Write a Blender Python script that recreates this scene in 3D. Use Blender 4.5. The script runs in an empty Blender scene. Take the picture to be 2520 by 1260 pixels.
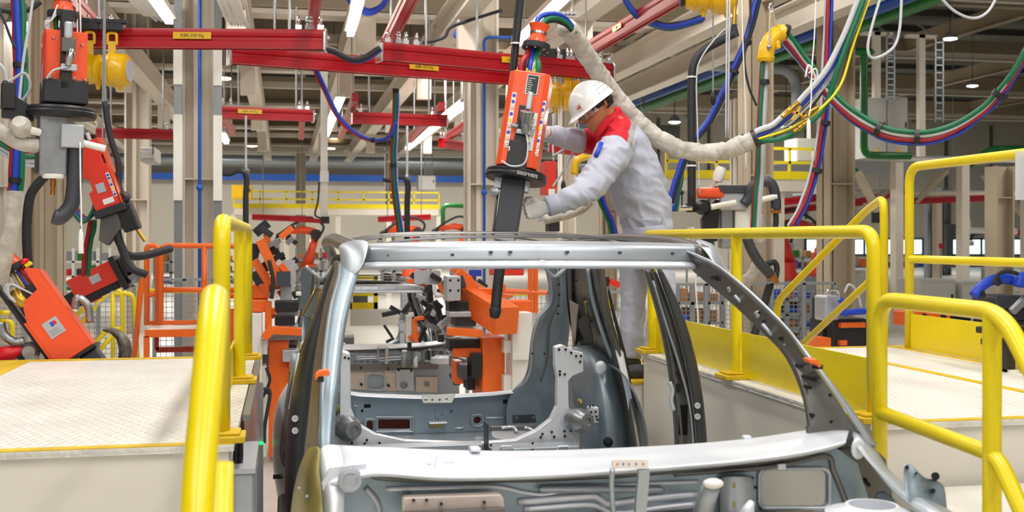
import bpy, bmesh, math, random
from mathutils import Vector, Matrix, geometry, noise
R = math.radians
random.seed(7)
scn = bpy.context.scene
C = scn.collection
# ---------------------------------------------------------------- camera
FPX, CX0, HOR, YAW, ZC = 2740.0, 1260.0, 588.0, R(11.55), 1.75
cam = bpy.data.cameras.new('camera'); camo = bpy.data.objects.new('camera', cam); C.objects.link(camo)
cam.sensor_width = 36; cam.lens = 36*FPX/2520; cam.shift_y = (HOR-630)/2520
camo.location = (0, 0, ZC); camo.rotation_euler = (R(90), 0, -YAW)
cam.dof.use_dof = True; cam.dof.focus_distance = 5.2; cam.dof.aperture_fstop = 4.5
cam.clip_end = 300
scn.camera = camo
# ---------------------------------------------------------------- world, exposure
w = bpy.data.worlds.new('world'); scn.world = w; w.use_nodes = True
bg = w.node_tree.nodes['Background']; bg.inputs[0].default_value = (1, .965, .92, 1); bg.inputs[1].default_value = .55
vs = scn.view_settings; vs.view_transform = 'Standard'; vs.look = 'None'; vs.exposure = -0.1; vs.gamma = 1; vs.use_curve_mapping = False
# ---------------------------------------------------------------- unseen area lights added overhead to brighten the hall and its back wall
def area(loc, sx, sy, power, col=(1, .97, .93), rot=(0, 0, 0)):
    l = bpy.data.lights.new('fill_light', 'AREA'); l.shape = 'RECTANGLE'; l.size = sx; l.size_y = sy; l.energy = power; l.color = col
    o = bpy.data.objects.new('fill_light', l); o.location = loc; o.rotation_euler = rot; C.objects.link(o); return o
for (x, y, p) in ((-2.2, -1.0, 200), (.9, -1.5, 230), (3.6, -.5, 200), (-2.6, 5.0, 150), (1.0, 4.6, 230), (4.2, 4.6, 150), (-2.5, 11, 260), (1.0, 11, 260), (4.6, 11, 260),
                  (-4.2, 19, 250), (2.5, 19, 300), (8, 19, 300), (-3, 30, 400), (4, 30, 450), (12, 30, 400), (14, 14, 260), (20, 24, 300), (-4, 52, 1500), (8, 52, 1500), (20, 52, 1200), (34, 50, 900), (-12, 50, 900)):
    area((x, y, 5.9 if y < 15 else (4.6 if y < 50 else 8.0)), .35, 4.2, p*.8)
# ---------------------------------------------------------------- pixel helpers: a point of the photograph at a chosen world plane
CA, SA = math.cos(YAW), math.sin(YAW)
def ray(px, py):
    u, v = (px-CX0)/FPX, (HOR-py)/FPX
    return Vector((SA+CA*u, CA-SA*u, v))
def P(px, py, Y): d = ray(px, py); return Vector((0, 0, ZC))+d*(Y/d.y)
def PZ(px, py, z): d = ray(px, py); return Vector((0, 0, ZC))+d*((z-ZC)/d.z)
def PX(px, py, X): d = ray(px, py); return Vector((0, 0, ZC))+d*(X/d.x)
# ---------------------------------------------------------------- materials
M = {}
def lin(h):
    if isinstance(h, str):
        h = h.lstrip('#'); c = [int(h[i:i+2], 16)/255 for i in (0, 2, 4)]
        return tuple(((x+.055)/1.055)**2.4 if x > .04045 else x/12.92 for x in c)
    return h
def mat(name, col, rough=.5, metal=0., var=.06, scale=6., bump=0., bscale=60., emis=0., trans=0., coat=0., ecol=None, col2=None, stretch=None):
    if name in M: return M[name]
    m = bpy.data.materials.new(name); m.use_nodes = True; nt = m.node_tree; b = nt.nodes['Principled BSDF']
    c = lin(col)
    b.inputs['Roughness'].default_value = rough; b.inputs['Metallic'].default_value = metal
    if coat: b.inputs['Coat Weight'].default_value = coat; b.inputs['Coat Roughness'].default_value = .12
    if trans: b.inputs['Transmission Weight'].default_value = trans
    if emis:
        b.inputs['Emission Color'].default_value = (*(lin(ecol) if ecol else c), 1); b.inputs['Emission Strength'].default_value = emis
    b.inputs['Base Color'].default_value = (*c, 1)
    if var or col2:
        tc = nt.nodes.new('ShaderNodeTexCoord'); n = nt.nodes.new('ShaderNodeTexNoise'); n.inputs['Scale'].default_value = scale; n.inputs['Detail'].default_value = 4
        src = tc.outputs['Object']
        if stretch:
            mp = nt.nodes.new('ShaderNodeMapping'); mp.inputs['Scale'].default_value = stretch; nt.links.new(src, mp.inputs[0]); src = mp.outputs[0]
        nt.links.new(src, n.inputs['Vector'])
        r = nt.nodes.new('ShaderNodeValToRGB'); r.color_ramp.elements[0].position = .3; r.color_ramp.elements[1].position = .7
        c2 = lin(col2) if col2 else tuple(min(1, x*(1+var)) for x in c)
        c1 = c if col2 else tuple(x*(1-var) for x in c)
        r.color_ramp.elements[0].color = (*c1, 1); r.color_ramp.elements[1].color = (*c2, 1)
        nt.links.new(n.outputs[0], r.inputs[0]); nt.links.new(r.outputs[0], b.inputs['Base Color'])
        if bump:
            n2 = nt.nodes.new('ShaderNodeTexNoise'); n2.inputs['Scale'].default_value = bscale; nt.links.new(src, n2.inputs['Vector'])
            bp = nt.nodes.new('ShaderNodeBump'); bp.inputs['Strength'].default_value = bump; bp.inputs['Distance'].default_value = .01
            nt.links.new(n2.outputs[0], bp.inputs['Height']); nt.links.new(bp.outputs[0], b.inputs['Normal'])
    M[name] = m; return m
mat('yellow', '#e6ce00', .34, var=.07, scale=3, coat=.12)
mat('yellow_worn', '#d2ae0a', .5, var=.16, scale=14)
mat('red', '#b00016', .34, var=.04)
mat('orange', '#ee6a1a', .42, var=.04, coat=.15)
mat('orange_gun', '#f0521e', .38, var=.05, coat=.2)
mat('red_gun', '#d8301c', .4, var=.05, coat=.2)
mat('black', '#1d1d20', .45, var=.15)
mat('rubber', '#26262a', .6, var=.15, scale=20)
mat('dark_cover', '#3c3e46', .42, var=.1)
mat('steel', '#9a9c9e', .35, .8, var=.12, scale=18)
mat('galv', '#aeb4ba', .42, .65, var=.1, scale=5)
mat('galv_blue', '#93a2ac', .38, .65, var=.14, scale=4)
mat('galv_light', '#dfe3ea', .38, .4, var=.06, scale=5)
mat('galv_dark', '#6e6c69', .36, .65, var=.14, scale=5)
mat('coated', '#45464a', .42, .35, var=.12, scale=7)
mat('olive', '#9a8e58', .35, .5, var=.2, scale=5)
mat('white_paint', '#e4e1da', .5, var=.03)
mat('beige_steel', '#d9cfc0', .55, var=.05, scale=2)
mat('beige_dark', '#a4947c', .6, var=.07, scale=1.2)
mat('tan', '#b5a68f', .6, var=.06, scale=1.5)
mat('panel_beige', '#dcd6ca', .45, var=.06, scale=1.6)
mat('floor_tile', '#d8d4ca', .3, var=.06, scale=2.5)
mat('blue', '#1d3fb0', .4, var=.06)
mat('blue_pipe', '#1a5cc0', .4, var=.05)
mat('green', '#0c6a44', .4, var=.08)
mat('green_pipe', '#146a28', .45, var=.08)
mat('cable_red', '#a01428', .4, var=.06)
mat('cable_grey', '#c4c6cc', .45, var=.05)
mat('cable_yellow', '#e6d80a', .4, var=.04)
mat('cable_lime', '#6ac83a', .4, var=.04)
mat('white_plastic', '#eceae6', .4, var=.03)
mat('sleeve', '#d2cdc4', .9, var=.09, scale=14, bump=.9, bscale=34, col2='#aea69c')
mat('hoist_yellow', '#e6b400', .35, var=.08, coat=.3)
mat('brass', '#c29a3e', .3, .85, var=.12)
mat('copper', '#b4743c', .35, .85, var=.12)
mat('chrome', '#d8d8d8', .15, .95, var=.04)
mat('plate', '#b9bcc2', .4, .4, var=.05)
mat('led', '#ffffff', .4, var=0, emis=9, ecol='#fff6e8')
mat('lamp_warm', '#ffffff', .4, var=0, emis=8, ecol='#fff0c8')
mat('lamp_cool', '#ffffff', .4, var=0, emis=9, ecol='#f0f6ff')
mat('led_green', '#20c060', .4, var=0, emis=3)
mat('roof_dark', '#6b675c', .75, var=.1, scale=.6)
mat('roof_grey', '#5d5d58', .7, var=.1, scale=.5)
mat('wall_far', '#cfc8b8', .7, var=.03, scale=.4)
mat('duct', '#8a8f92', .35, .6, var=.08, scale=1)
mat('grey_paint', '#8b8f92', .5, var=.06)
mat('cabinet_grey', '#b8b6b0', .5, var=.04)
mat('wood', '#a8713c', .7, var=.2, scale=9)
mat('blue_plastic', '#1c46c8', .45, var=.06)
mat('signal_red', '#d81420', .4, var=.04)
mat('sky_pane', '#ffffff', .3, var=0, emis=1.6, ecol='#cfeef2')
mat('hole', '#0c0c0e', .8, var=0)
# ---------------------------------------------------------------- mesh builder
def frame(zdir, up=Vector((0, 0, 1))):
    z = Vector(zdir).normalized()
    if abs(z.dot(up)) > .995: up = Vector((0, 1, 0))
    x = up.cross(z).normalized(); y = z.cross(x)
    return Matrix((x, y, z)).transposed()
def catmull(pts, n=6, closed=False):
    pts = [Vector(p) for p in pts]
    if len(pts) < 3: return pts
    out = []; N = len(pts)
    rng = range(N if closed else N-1)
    for i in rng:
        p1, p2 = pts[i], pts[(i+1) % N]
        p0 = pts[i-1] if (i > 0 or closed) else p1*2-p2
        p3 = pts[(i+2) % N] if (i+2 < N or closed) else p2*2-p1
        for k in range(n):
            t = k/n
            out.append(.5*((2*p1)+(p2-p0)*t+(2*p0-5*p1+4*p2-p3)*t*t+(3*p1-p0-3*p2+p3)*t**3))
    if not closed: out.append(pts[-1])
    return out
def fillet(pts, r, n=5):
    pts = [Vector(p) for p in pts]; out = [pts[0]]
    for i in range(1, len(pts)-1):
        a, b, c = pts[i-1], pts[i], pts[i+1]
        d1, d2 = (a-b), (c-b); k = min(r, d1.length*.48, d2.length*.48)
        s, e = b+d1.normalized()*k, b+d2.normalized()*k
        for j in range(n+1):
            t = j/n; out.append(s*(1-t)**2+b*2*t*(1-t)+e*t*t)
    out.append(pts[-1]); return out
class MB:
    def __init__(s, mtx=None): s.v = []; s.f = []; s.M = mtx
    def _add(s, vs, fs, M2=None):
        o = len(s.v)
        for v in vs:
            v = Vector(v)
            if M2 is not None: v = M2 @ v
            if s.M is not None: v = s.M @ v
            s.v.append(v)
        s.f += [tuple(i+o for i in f) for f in fs]; return s
    def box(s, c, d, M2=None):
        x, y, z = d[0]/2, d[1]/2, d[2]/2; c = Vector(c)
        vs = [c+Vector((a*x, b*y, e*z)) for a in (-1, 1) for b in (-1, 1) for e in (-1, 1)]
        return s._add(vs, [(0, 1, 3, 2), (4, 6, 7, 5), (0, 4, 5, 1), (2, 3, 7, 6), (0, 2, 6, 4), (1, 5, 7, 3)], M2)
    def b2(s, a, b): a, b = Vector(a), Vector(b); d = b-a; return s.box((a+b)/2, (abs(d.x), abs(d.y), abs(d.z)))
    def beam(s, p0, p1, w, h, up=Vector((0, 0, 1))):
        p0, p1 = Vector(p0), Vector(p1); m = frame(p1-p0, Vector(up)).to_4x4(); m.translation = (p0+p1)/2
        return s.box((0, 0, 0), (w, h, (p1-p0).length), m)
    def ibeam(s, p0, p1, w, h, t=.02, up=Vector((0, 0, 1))):
        p0, p1 = Vector(p0), Vector(p1); L = (p1-p0).length; m = frame(p1-p0, Vector(up)).to_4x4(); m.translation = (p0+p1)/2
        s.box((0, h/2-t/2, 0), (w, t, L), m); s.box((0, -h/2+t/2, 0), (w, t, L), m); return s.box((0, 0, 0), (t*.8, h-2*t, L), m)
    def tube(s, pts, r, seg=8, cap=True, closed=False):
        pts = [Vector(p) for p in pts]; n = len(pts)
        rs = r if isinstance(r, (list, tuple)) else [r]*n
        vs, fs = [], []; x = None
        for i in range(n):
            if closed: d = pts[(i+1) % n]-pts[i-1]
            else: d = pts[min(i+1, n-1)]-pts[max(i-1, 0)]
            if d.length < 1e-9: d = Vector((0, 0, 1))
            d.normalize()
            if x is None: x = frame(d).col[0].copy()
            x = x-d*x.dot(d)
            if x.length < 1e-6: x = frame(d).col[0].copy()
            x.normalize(); y = d.cross(x)
            for k in range(seg):
                a = 2*math.pi*k/seg; vs.append(pts[i]+(x*math.cos(a)+y*math.sin(a))*rs[i])
        m = n if closed else n-1
        for i in range(m):
            j = (i+1) % n
            for k in range(seg):
                l = (k+1) % seg; fs.append((i*seg+k, i*seg+l, j*seg+l, j*seg+k))
        if cap and not closed:
            fs.append(tuple(range(seg))[::-1]); fs.append(tuple((n-1)*seg+k for k in range(seg)))
        return s._add(vs, fs)
    def cyl(s, p0, p1, r, r2=None, seg=14): return s.tube([p0, p1], [r, r if r2 is None else r2], seg)
    def lathe(s, prof, seg=20, M2=None):
        vs, fs = [], []; n = len(prof)
        for (r, z) in prof:
            for k in range(seg):
                a = 2*math.pi*k/seg; vs.append((r*math.cos(a), r*math.sin(a), z))
        for i in range(n-1):
            for k in range(seg):
                l = (k+1) % seg; fs.append((i*seg+k, i*seg+l, (i+1)*seg+l, (i+1)*seg+k))
        fs.append(tuple(range(seg))[::-1]); fs.append(tuple((n-1)*seg+k for k in range(seg)))
        return s._add(vs, fs, M2)
    def ball(s, c, r, seg=12, rings=7, M2=None):
        c = Vector(c); rr = (r, r, r) if not isinstance(r, (tuple, list)) else r
        vs, fs = [c+Vector((0, 0, rr[2]))], []
        for i in range(1, rings):
            t = math.pi*i/rings
            for k in range(seg):
                a = 2*math.pi*k/seg; vs.append(c+Vector((rr[0]*math.sin(t)*math.cos(a), rr[1]*math.sin(t)*math.sin(a), rr[2]*math.cos(t))))
        vs.append(c-Vector((0, 0, rr[2]))); L = len(vs)-1
        for k in range(seg): fs.append((0, 1+k, 1+(k+1) % seg)); fs.append((L, L-seg+(k+1) % seg, L-seg+k))
        for i in range(rings-2):
            for k in range(seg):
                a = 1+i*seg; fs.append((a+k, a+seg+k, a+seg+(k+1) % seg, a+(k+1) % seg))
        return s._add(vs, fs, M2)
    def plate(s, outer, holes, fn, th):
        """flat plate with holes; fn maps 2-D to 3-D, th is the thickness vector"""
        loops = [list(outer)]+[list(h) for h in holes]
        flat = [p for l in loops for p in l]; n = len(flat); th = Vector(th)
        tris = geometry.tessellate_polygon([[Vector((p[0], p[1], 0)) for p in l] for l in loops])
        a = [Vector(fn(*p)) for p in flat]; fs = []
        for t in tris: fs.append(tuple(t)); fs.append(tuple(i+n for i in t[::-1]))
        o = 0
        for l in loops:
            for k in range(len(l)):
                j = (k+1) % len(l); fs.append((o+k, o+j, o+j+n, o+k+n))
            o += len(l)
        return s._add(a+[p+th for p in a], fs)
    def prism(s, poly, th, M2=None):
        n = len(poly); vs = [(p[0], p[1], -th/2) for p in poly]+[(p[0], p[1], th/2) for p in poly]
        fs = [tuple(range(n))[::-1], tuple(range(n, 2*n))]+[(k, (k+1) % n, (k+1) % n+n, k+n) for k in range(n)]
        return s._add(vs, fs, M2)
    def rows(s, rows):
        n, m = len(rows), len(rows[0]); vs = [p for r in rows for p in r]
        return s._add(vs, [(i*m+j, i*m+j+1, (i+1)*m+j+1, (i+1)*m+j) for i in range(n-1) for j in range(m-1)])
    def out(s, name, m, parent=None, smooth=False, bevel=0, sub=0, solid=0, kind=None, label=None):
        me = bpy.data.meshes.new(name); me.from_pydata([tuple(v) for v in s.v], [], s.f)
        bm = bmesh.new(); bm.from_mesh(me); bmesh.ops.recalc_face_normals(bm, faces=bm.faces); bm.to_mesh(me); bm.free()
        if isinstance(m, str): m = M[m]
        me.materials.append(m)
        o = bpy.data.objects.new(name, me); C.objects.link(o)
        if smooth:
            me.polygons.foreach_set('use_smooth', [True]*len(me.polygons))
            if smooth != 'all': me.set_sharp_from_angle(angle=R(42))
        if solid:
            q = o.modifiers.new('s', 'SOLIDIFY'); q.thickness = solid; q.offset = 0
        if sub:
            q = o.modifiers.new('u', 'SUBSURF'); q.levels = sub; q.render_levels = sub
            me.polygons.foreach_set('use_smooth', [True]*len(me.polygons))
        if bevel:
            q = o.modifiers.new('b', 'BEVEL'); q.width = bevel; q.segments = 2; q.limit_method = 'ANGLE'; q.angle_limit = R(40)
        if parent is not None:
            o.parent = parent
            o.matrix_parent_inverse = Matrix.Translation(-parent.location) if parent.type == 'EMPTY' else Matrix.Identity(4)
        if kind: o['kind'] = kind
        if label: o['label'] = label
        return o
USED = set()
def tag(o, label, cat, group=None):
    o['label'] = label; o['category'] = cat
    if group: o['group'] = group
    return o
def thing(name, label, cat, loc=(0, 0, 0), group=None):
    o = bpy.data.objects.new(name, None); o.empty_display_size = .1; C.objects.link(o); o.location = loc
    return tag(o, label, cat, group)
def struct(o): o['kind'] = 'structure'; return o
def dup(o, dx, label=None, parent=None):
    c = o.copy(); C.objects.link(c)
    if parent is not None: c.parent = parent; c.matrix_parent_inverse = o.matrix_parent_inverse.copy()
    else: c.location = o.location+Vector(dx)
    if label: c['label'] = label
    for ch in list(o.children): dup(ch, None, None, c)
    return c
def cable(name, label, pts, r, m, parent=None, cat='cable', n=6, seg=8, group=None):
    o = MB().tube(catmull(pts, n), r, seg).out(name, m, parent, smooth='all')
    if parent is None: tag(o, label, cat, group)
    return o
def patch(name, rows, m, parent, sub=2, solid=.004, label=None):
    return MB().rows([[P(*q) if not isinstance(q, Vector) else q for q in r] for r in rows]).out(name, m, parent, sub=sub, solid=solid, label=label)
def circ(cx, cy, r, n=14, ry=None): return [(cx+r*math.cos(2*math.pi*k/n), cy+(ry or r)*math.sin(2*math.pi*k/n)) for k in range(n)]
def rrect(x0, y0, x1, y1, r, n=4):
    out = []
    for (cx, cy, a0) in ((x1-r, y1-r, 0), (x0+r, y1-r, 90), (x0+r, y0+r, 180), (x1-r, y0+r, 270)):
        for k in range(n+1): a = R(a0+90*k/n); out.append((cx+r*math.cos(a), cy+r*math.sin(a)))
    return out
def text(name, body, size, M4, m, parent, extr=.0006, align='CENTER'):
    cu = bpy.data.curves.new(name, 'FONT'); cu.body = body; cu.size = size; cu.extrude = extr; cu.align_x = align; cu.align_y = 'CENTER'; cu.resolution_u = 2
    to = bpy.data.objects.new(name, cu); C.objects.link(to); cu.materials.append(M[m])
    me = bpy.data.meshes.new_from_object(to.evaluated_get(bpy.context.evaluated_depsgraph_get())); bpy.data.objects.remove(to)
    o = bpy.data.objects.new(name, me); C.objects.link(o); o.matrix_world = M4
    if not me.materials: me.materials.append(M[m])
    if parent is not None:
        o.parent = parent; o.matrix_parent_inverse = Matrix.Translation(-parent.location) if parent.type == 'EMPTY' else Matrix.Identity(4)
    return o
# ================================================================ the hall
def sbox(name, a, b, m, **k): return struct(MB().b2(a, b).out(name, m, **k))
sbox('floor', (-24, -8, -.1), (52, 66, 0), 'floor_tile')
sbox('wall_back', (-24, 64, 0), (52, 64.3, 12), 'wall_far')
sbox('ceiling', (-24, -8, 10.4), (52, 66, 10.6), 'roof_dark')
sbox('wall_right', (51.7, -8, 0), (52, 64, 12), 'roof_grey')
sbox('wall_left', (-24.3, -8, 0), (-24, 64, 12), 'wall_far')
# roof purlins and rafters
for i, y in enumerate(range(14, 64, 3)):
    struct(MB().b2((-24, y, 10.15), (52, y+.14, 10.4)).out('trim_purlin', 'roof_grey'))
for i, y in enumerate((22, 31, 40, 49, 58)):
    struct(MB().b2((-24, y, 9.0), (52, y+.3, 9.7)).out('beam_rafter', 'beige_dark'))
for x in (7, 12.5, 18, 24, 31, 39):
    struct(MB().ibeam((x, 8, 9.4), (x, 64, 9.4), .3, .6).out('beam_rafter', 'beige_dark'))
for y in (27, 36, 45, 54):
    struct(MB().ibeam((6, y, 8.3), (52, y, 8.3), .2, .25).out('beam_tie', 'beige_steel'))
# transverse station beams (big I-beams) with white bottom flanges
for i, y in enumerate((9.6, 15.9, 21.2, 26.8, 32.2, 38)):
    x1 = 7.2
    struct(MB().ibeam((-12, y, 5.25), (x1, y, 5.25), .34, .6, .03).out('beam_transverse', 'beige_dark'))
    struct(MB().b2((-12, y-.2, 4.86), (x1, y+.2, 4.93)).out('beam_flange', 'beige_steel'))
    struct(MB().b2((-12, y+1.6, 4.78), (x1, y+1.75, 4.9)).out('beam_purlin', 'beige_steel'))
# longitudinal beams that carry the crane rails
for x, y0, y1 in ((-4.6, 9, 40), (-2.35, 10.5, 39), (-.55, 10.5, 39), (.95, 9.5, 39), (2.15, 8.2, 39), (3.6, 7.5, 39), (5.4, 6.8, 30), (6.45, 6.0, 34)):
    struct(MB().ibeam((x, y0, 4.6), (x, y1, 4.6), .26, .36, .025).out('beam_longitudinal', 'beige_steel'))
for x in (-2.35, -.55, .95, 2.15, 3.6):
    for y in (13.2, 17.4, 23, 28.5):
        struct(MB().b2((x-.11, y, 3.95), (x+.11, y+.16, 4.42)).out('beam_hanger', 'beige_steel'))
# columns
def column(x, y, wd=.4, h=9.4, pipe=None, m='beige_steel'):
    o = struct(MB().b2((x-wd/2, y, 0), (x-wd/2+.03, y+wd, h)).b2((x+wd/2-.03, y, 0), (x+wd/2, y+wd, h)).b2((x-wd/2, y+wd*.45, 0), (x+wd/2, y+wd*.45+.03, h)).b2((x-.2*wd, y+.1, 0), (x-.02, y+wd*.45, h)).out('column', m))
    struct(MB().b2((x-wd/2+.03, y+.02, 2.45), (x+wd/2-.03, y+wd*.45, 2.47)).out('column_stiffener', m))
    struct(MB().b2((x-wd/2-.12, y-.1, 0), (x+wd/2+.12, y+wd+.1, .03)).out('column_foot', m))
    return o
def colpx(px, Y, wd, m='beige_steel', h=9.4): p = P(px, 588, Y); return column(p.x, Y, wd, h, m=m), p.x
_, xc1 = colpx(492, 13.6, .40); _, xc2 = colpx(1190, 14.2, .40)
colpx(108, 11.5, .30, 'tan'); colpx(2073, 13.2, .36, 'tan'); colpx(1873, 11.6, .30, 'tan'); colpx(1826, 14.5, .2, 'beige_steel', 3.7); colpx(2475, 17, .34, 'tan', 3.0)
colpx(336, 21, .42); colpx(740, 46, .4); colpx(960, 47, .4); colpx(2330, 48, .5, 'grey_paint', 4.2); colpx(2290, 30, .2, 'grey_paint', 3.0); colpx(1500, 26, .4, 'tan'); colpx(1400, 20, .28); colpx(20, 16, .4)
# cable risers beside the first column
for px, Y in ((438, 13.5), (536, 13.5)):
    x = P(px, 588, Y).x
    struct(MB().b2((x-.045, Y, 0), (x+.045, Y+.05, 6.5)).out('trim_riser', 'duct'))
    for z0, z1 in ((3.55, 4.15), (2.2, 3.2), (5.0, 5.4)):
        struct(MB().b2((x-.05, Y-.02, z0), (x+.05, Y, z1)).out('trim_riser_cover', 'white_paint'))
# blue compressed-air drops on the two columns
for x, Y, lab in ((xc1, 13.55, 'thin blue air pipe running down the pale column by the orange stairs'), (xc2, 14.15, 'thin blue air pipe running down the pale column behind the tilted weld gun')):
    z1 = 6.4 if Y < 14 else 4.35
    pts = [(x, Y, .4), (x, Y, z1)]
    if Y > 14: pts = fillet([(x, Y, .4), (x, Y, z1), (x+.5, Y, z1+.02)], .08)
    t = thing('air_pipe', lab, 'pipe', (x, Y, .4))
    MB().tube(pts, .02, 8).out('pipe_run', 'blue_pipe', t, smooth='all'); MB().ball((x, Y-.01, 2.35), .04).out('valve', 'blue_pipe', t, smooth='all')
# far wall services
struct(MB().b2((-24, 63.2, 5.0), (30, 63.6, 5.35)).out('trim_blue_band', 'blue_pipe'))
for z, r, lab in ((6.0, .32, 'upper'), (7.0, .22, 'lower')):
    tag(MB().cyl((-22, 62.2, z), (21, 62.2, z), r).out('ventilation_duct', 'duct', smooth=True), 'thick silver duct just above the blue band on the far wall' if z == 6 else 'thinner silver duct running highest along the far wall', 'duct')
struct(MB().b2((-24, 60, 7.35), (22, 61.0, 8.2)).out('beam_far_girder', 'roof_grey'))
# a row of bright windows low in the back wall on the right
for k in range(16):
    a = P(1985+36*k, 625, 63.9); b = P(1985+36*k+30, 590, 63.9)
    f = struct(MB().b2((a.x-.12, 63.86, a.z-.1), (b.x+.12, 63.98, b.z+.1)).out('window_%d' % (k+1), 'rubber'))
    MB().b2((a.x, 63.83, a.z), (b.x, 63.87, b.z)).out('pane', 'sky_pane', f)
for k in range(9):
    x = 22+k*3.2
    struct(MB().b2((x, 63.8, 3), (x+.12, 64, 9)).out('trim_wall_post', 'roof_grey'))
# ================================================================ platforms
def plate_mat():
    m = mat('checker_plate', '#dcd8d0', .45, .0, var=.10, scale=3.2); nt = m.node_tree; b = nt.nodes['Principled BSDF']
    tc = nt.nodes.new('ShaderNodeTexCoord'); mp = nt.nodes.new('ShaderNodeMapping'); mp.inputs['Scale'].default_value = (30, 12, 30); mp.inputs['Rotation'].default_value = (0, 0, R(38))
    vo = nt.nodes.new('ShaderNodeTexVoronoi'); vo.inputs['Scale'].default_value = 1.4; vo.inputs['Randomness'].default_value = .15
    bp = nt.nodes.new('ShaderNodeBump'); bp.inputs['Strength'].default_value = .9; bp.inputs['Distance'].default_value = .012; bp.invert = True
    nt.links.new(tc.outputs['Object'], mp.inputs[0]); nt.links.new(mp.outputs[0], vo.inputs['Vector']); nt.links.new(vo.outputs['Distance'], bp.inputs['Height']); nt.links.new(bp.outputs[0], b.inputs['Normal'])
plate_mat()
ZP = ZC-.6
lp = thing('work_platform', 'low white work platform with chequered plate top left of the car', 'platform', (-2, 4.6, 0))
MB().b2((-4.2, 3.35, ZP-.02), (-.145, 5.87, ZP)).out('deck', 'checker_plate', lp)
MB().b2((-4.2, 3.37, 0), (-.16, 3.40, ZP-.02)).out('front_panel', 'panel_beige', lp)
MB().b2((-.19, 3.38, 0), (-.16, 5.85, ZP-.02)).out('side_panel', 'panel_beige', lp)
for a, b in (((-4.2, 3.35, ZP), (-.145, 3.395, ZP+.003)), ((-4.2, 5.8, ZP), (-.145, 5.87, ZP+.003)), ((-1.34, 3.4, ZP), (-1.22, 5.8, ZP+.003))):
    MB().b2(a, b).out('edge_stripe', 'yellow_worn', lp)
rp = thing('work_platform', 'white work platform with yellow lines right of the car', 'platform', (2.6, 4.5, 0))
MB().b2((1.86, 3.3, ZP-.02), (3.45, 5.69, ZP)).out('deck', 'checker_plate', rp)
MB().b2((1.875, 3.32, 0), (1.89, 5.67, ZP-.02)).out('side_panel', 'panel_beige', rp)
MB().b2((1.89, 3.32, 0), (3.45, 3.335, ZP-.02)).out('front_panel', 'panel_beige', rp)
for a, b in (((1.95, 3.3, ZP), (3.45, 3.34, ZP+.003)), ((1.95, 5.64, ZP), (3.45, 5.69, ZP+.003)), ((2.82, 3.34, ZP), (2.865, 5.64, ZP+.003)), ((3.3, 3.34, ZP), (3.34, 5.64, ZP+.003))):
    MB().b2(a, b).out('edge_stripe', 'yellow_worn', rp)
st = thing('platform_step', 'lower beige step with worn yellow nosing under the worker', 'step', (2.1, 6.1, 0))
MB().b2((1.70, 5.72, 0), (2.9, 6.75, .97)).out('body', 'panel_beige', st)
MB().b2((1.69, 5.71, .97), (2.9, 6.76, .985)).out('tread', 'yellow_worn', st)
for k, (z, y0, y1) in enumerate(((.94, 2.85, 3.28), (.6, 2.4, 2.83), (.3, 1.95, 2.38))):
    t = thing('stair_step', ('top', 'middle', 'lowest')[k]+' pale step of the stair in front of the right platform', 'step', (2.7, y0, 0))
    MB().b2((1.92, y0, 0), (3.45, y1, z-.015)).out('riser', 'panel_beige', t); MB().b2((1.92, y0-.02, z-.015), (3.45, y1, z)).out('tread', 'floor_tile', t)
# ---------------------------------------------------------------- yellow railings
RT = .0235
def foot(mb, x, y, z, s=.07): mb.b2((x-s, y-s, z), (x+s, y+s, z+.02)).b2((x-s*.75, y-s*.75, z+.02), (x+s*.75, y+s*.75, z+.03))
def post(parent, x, y, z0, z1, r=RT, plate=True, base=True):
    MB().cyl((x, y, z0), (x, y, z1), r, seg=18).out('post', 'yellow', parent, smooth=True)
    if base:
        q = MB(); foot(q, x, y, z0); fp = q.out('foot_plate', 'yellow_worn', parent, bevel=.004)
# left railing
XL, ZL = -.183, ZC+.052
r1 = thing('safety_railing', 'yellow tube railing with three posts on the edge of the left platform', 'railing', (XL, 4.5, ZP))
MB().tube(fillet([(XL, 3.42, ZP), (XL, 3.42, ZL), (XL, 5.72, ZL), (XL, 5.72, ZP+.02)], .085, 7), RT*1.06, 18).out('top_rail', 'yellow', r1, smooth='all')
for y in (3.42, 4.78, 5.72):
    if y == 4.78: MB().cyl((XL, y, ZP), (XL, y, ZL-.01), RT, seg=18).out('post', 'yellow', r1, smooth=True)
    q = MB(); foot(q, XL+.01, y, ZP, .06); q.out('foot_plate', 'yellow_worn', r1, bevel=.004)
MB().b2((XL-.035, 3.5, ZP+.01), (XL-.025, 5.66, ZP+.16)).out('toe_board', 'yellow', r1)
r2 = thing('stair_handrail', 'thick yellow stair handrail nearest the camera beside the left platform', 'railing', (-.14, 2.1, 0))
MB().tube(fillet([(-.2, 3.3, 1.50), P(528, 722, 2.02), P(481, 1275, 1.72), (-.12, 1.5, .65)], .12, 8), .0255, 20).out('top_rail', 'yellow', r2, smooth='all')
MB().tube([P(540, 1140, 1.97), P(540, 1140, 1.97)+Vector((.0, 0, -.9))], .0235, 18).out('post', 'yellow', r2, smooth='all')
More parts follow.
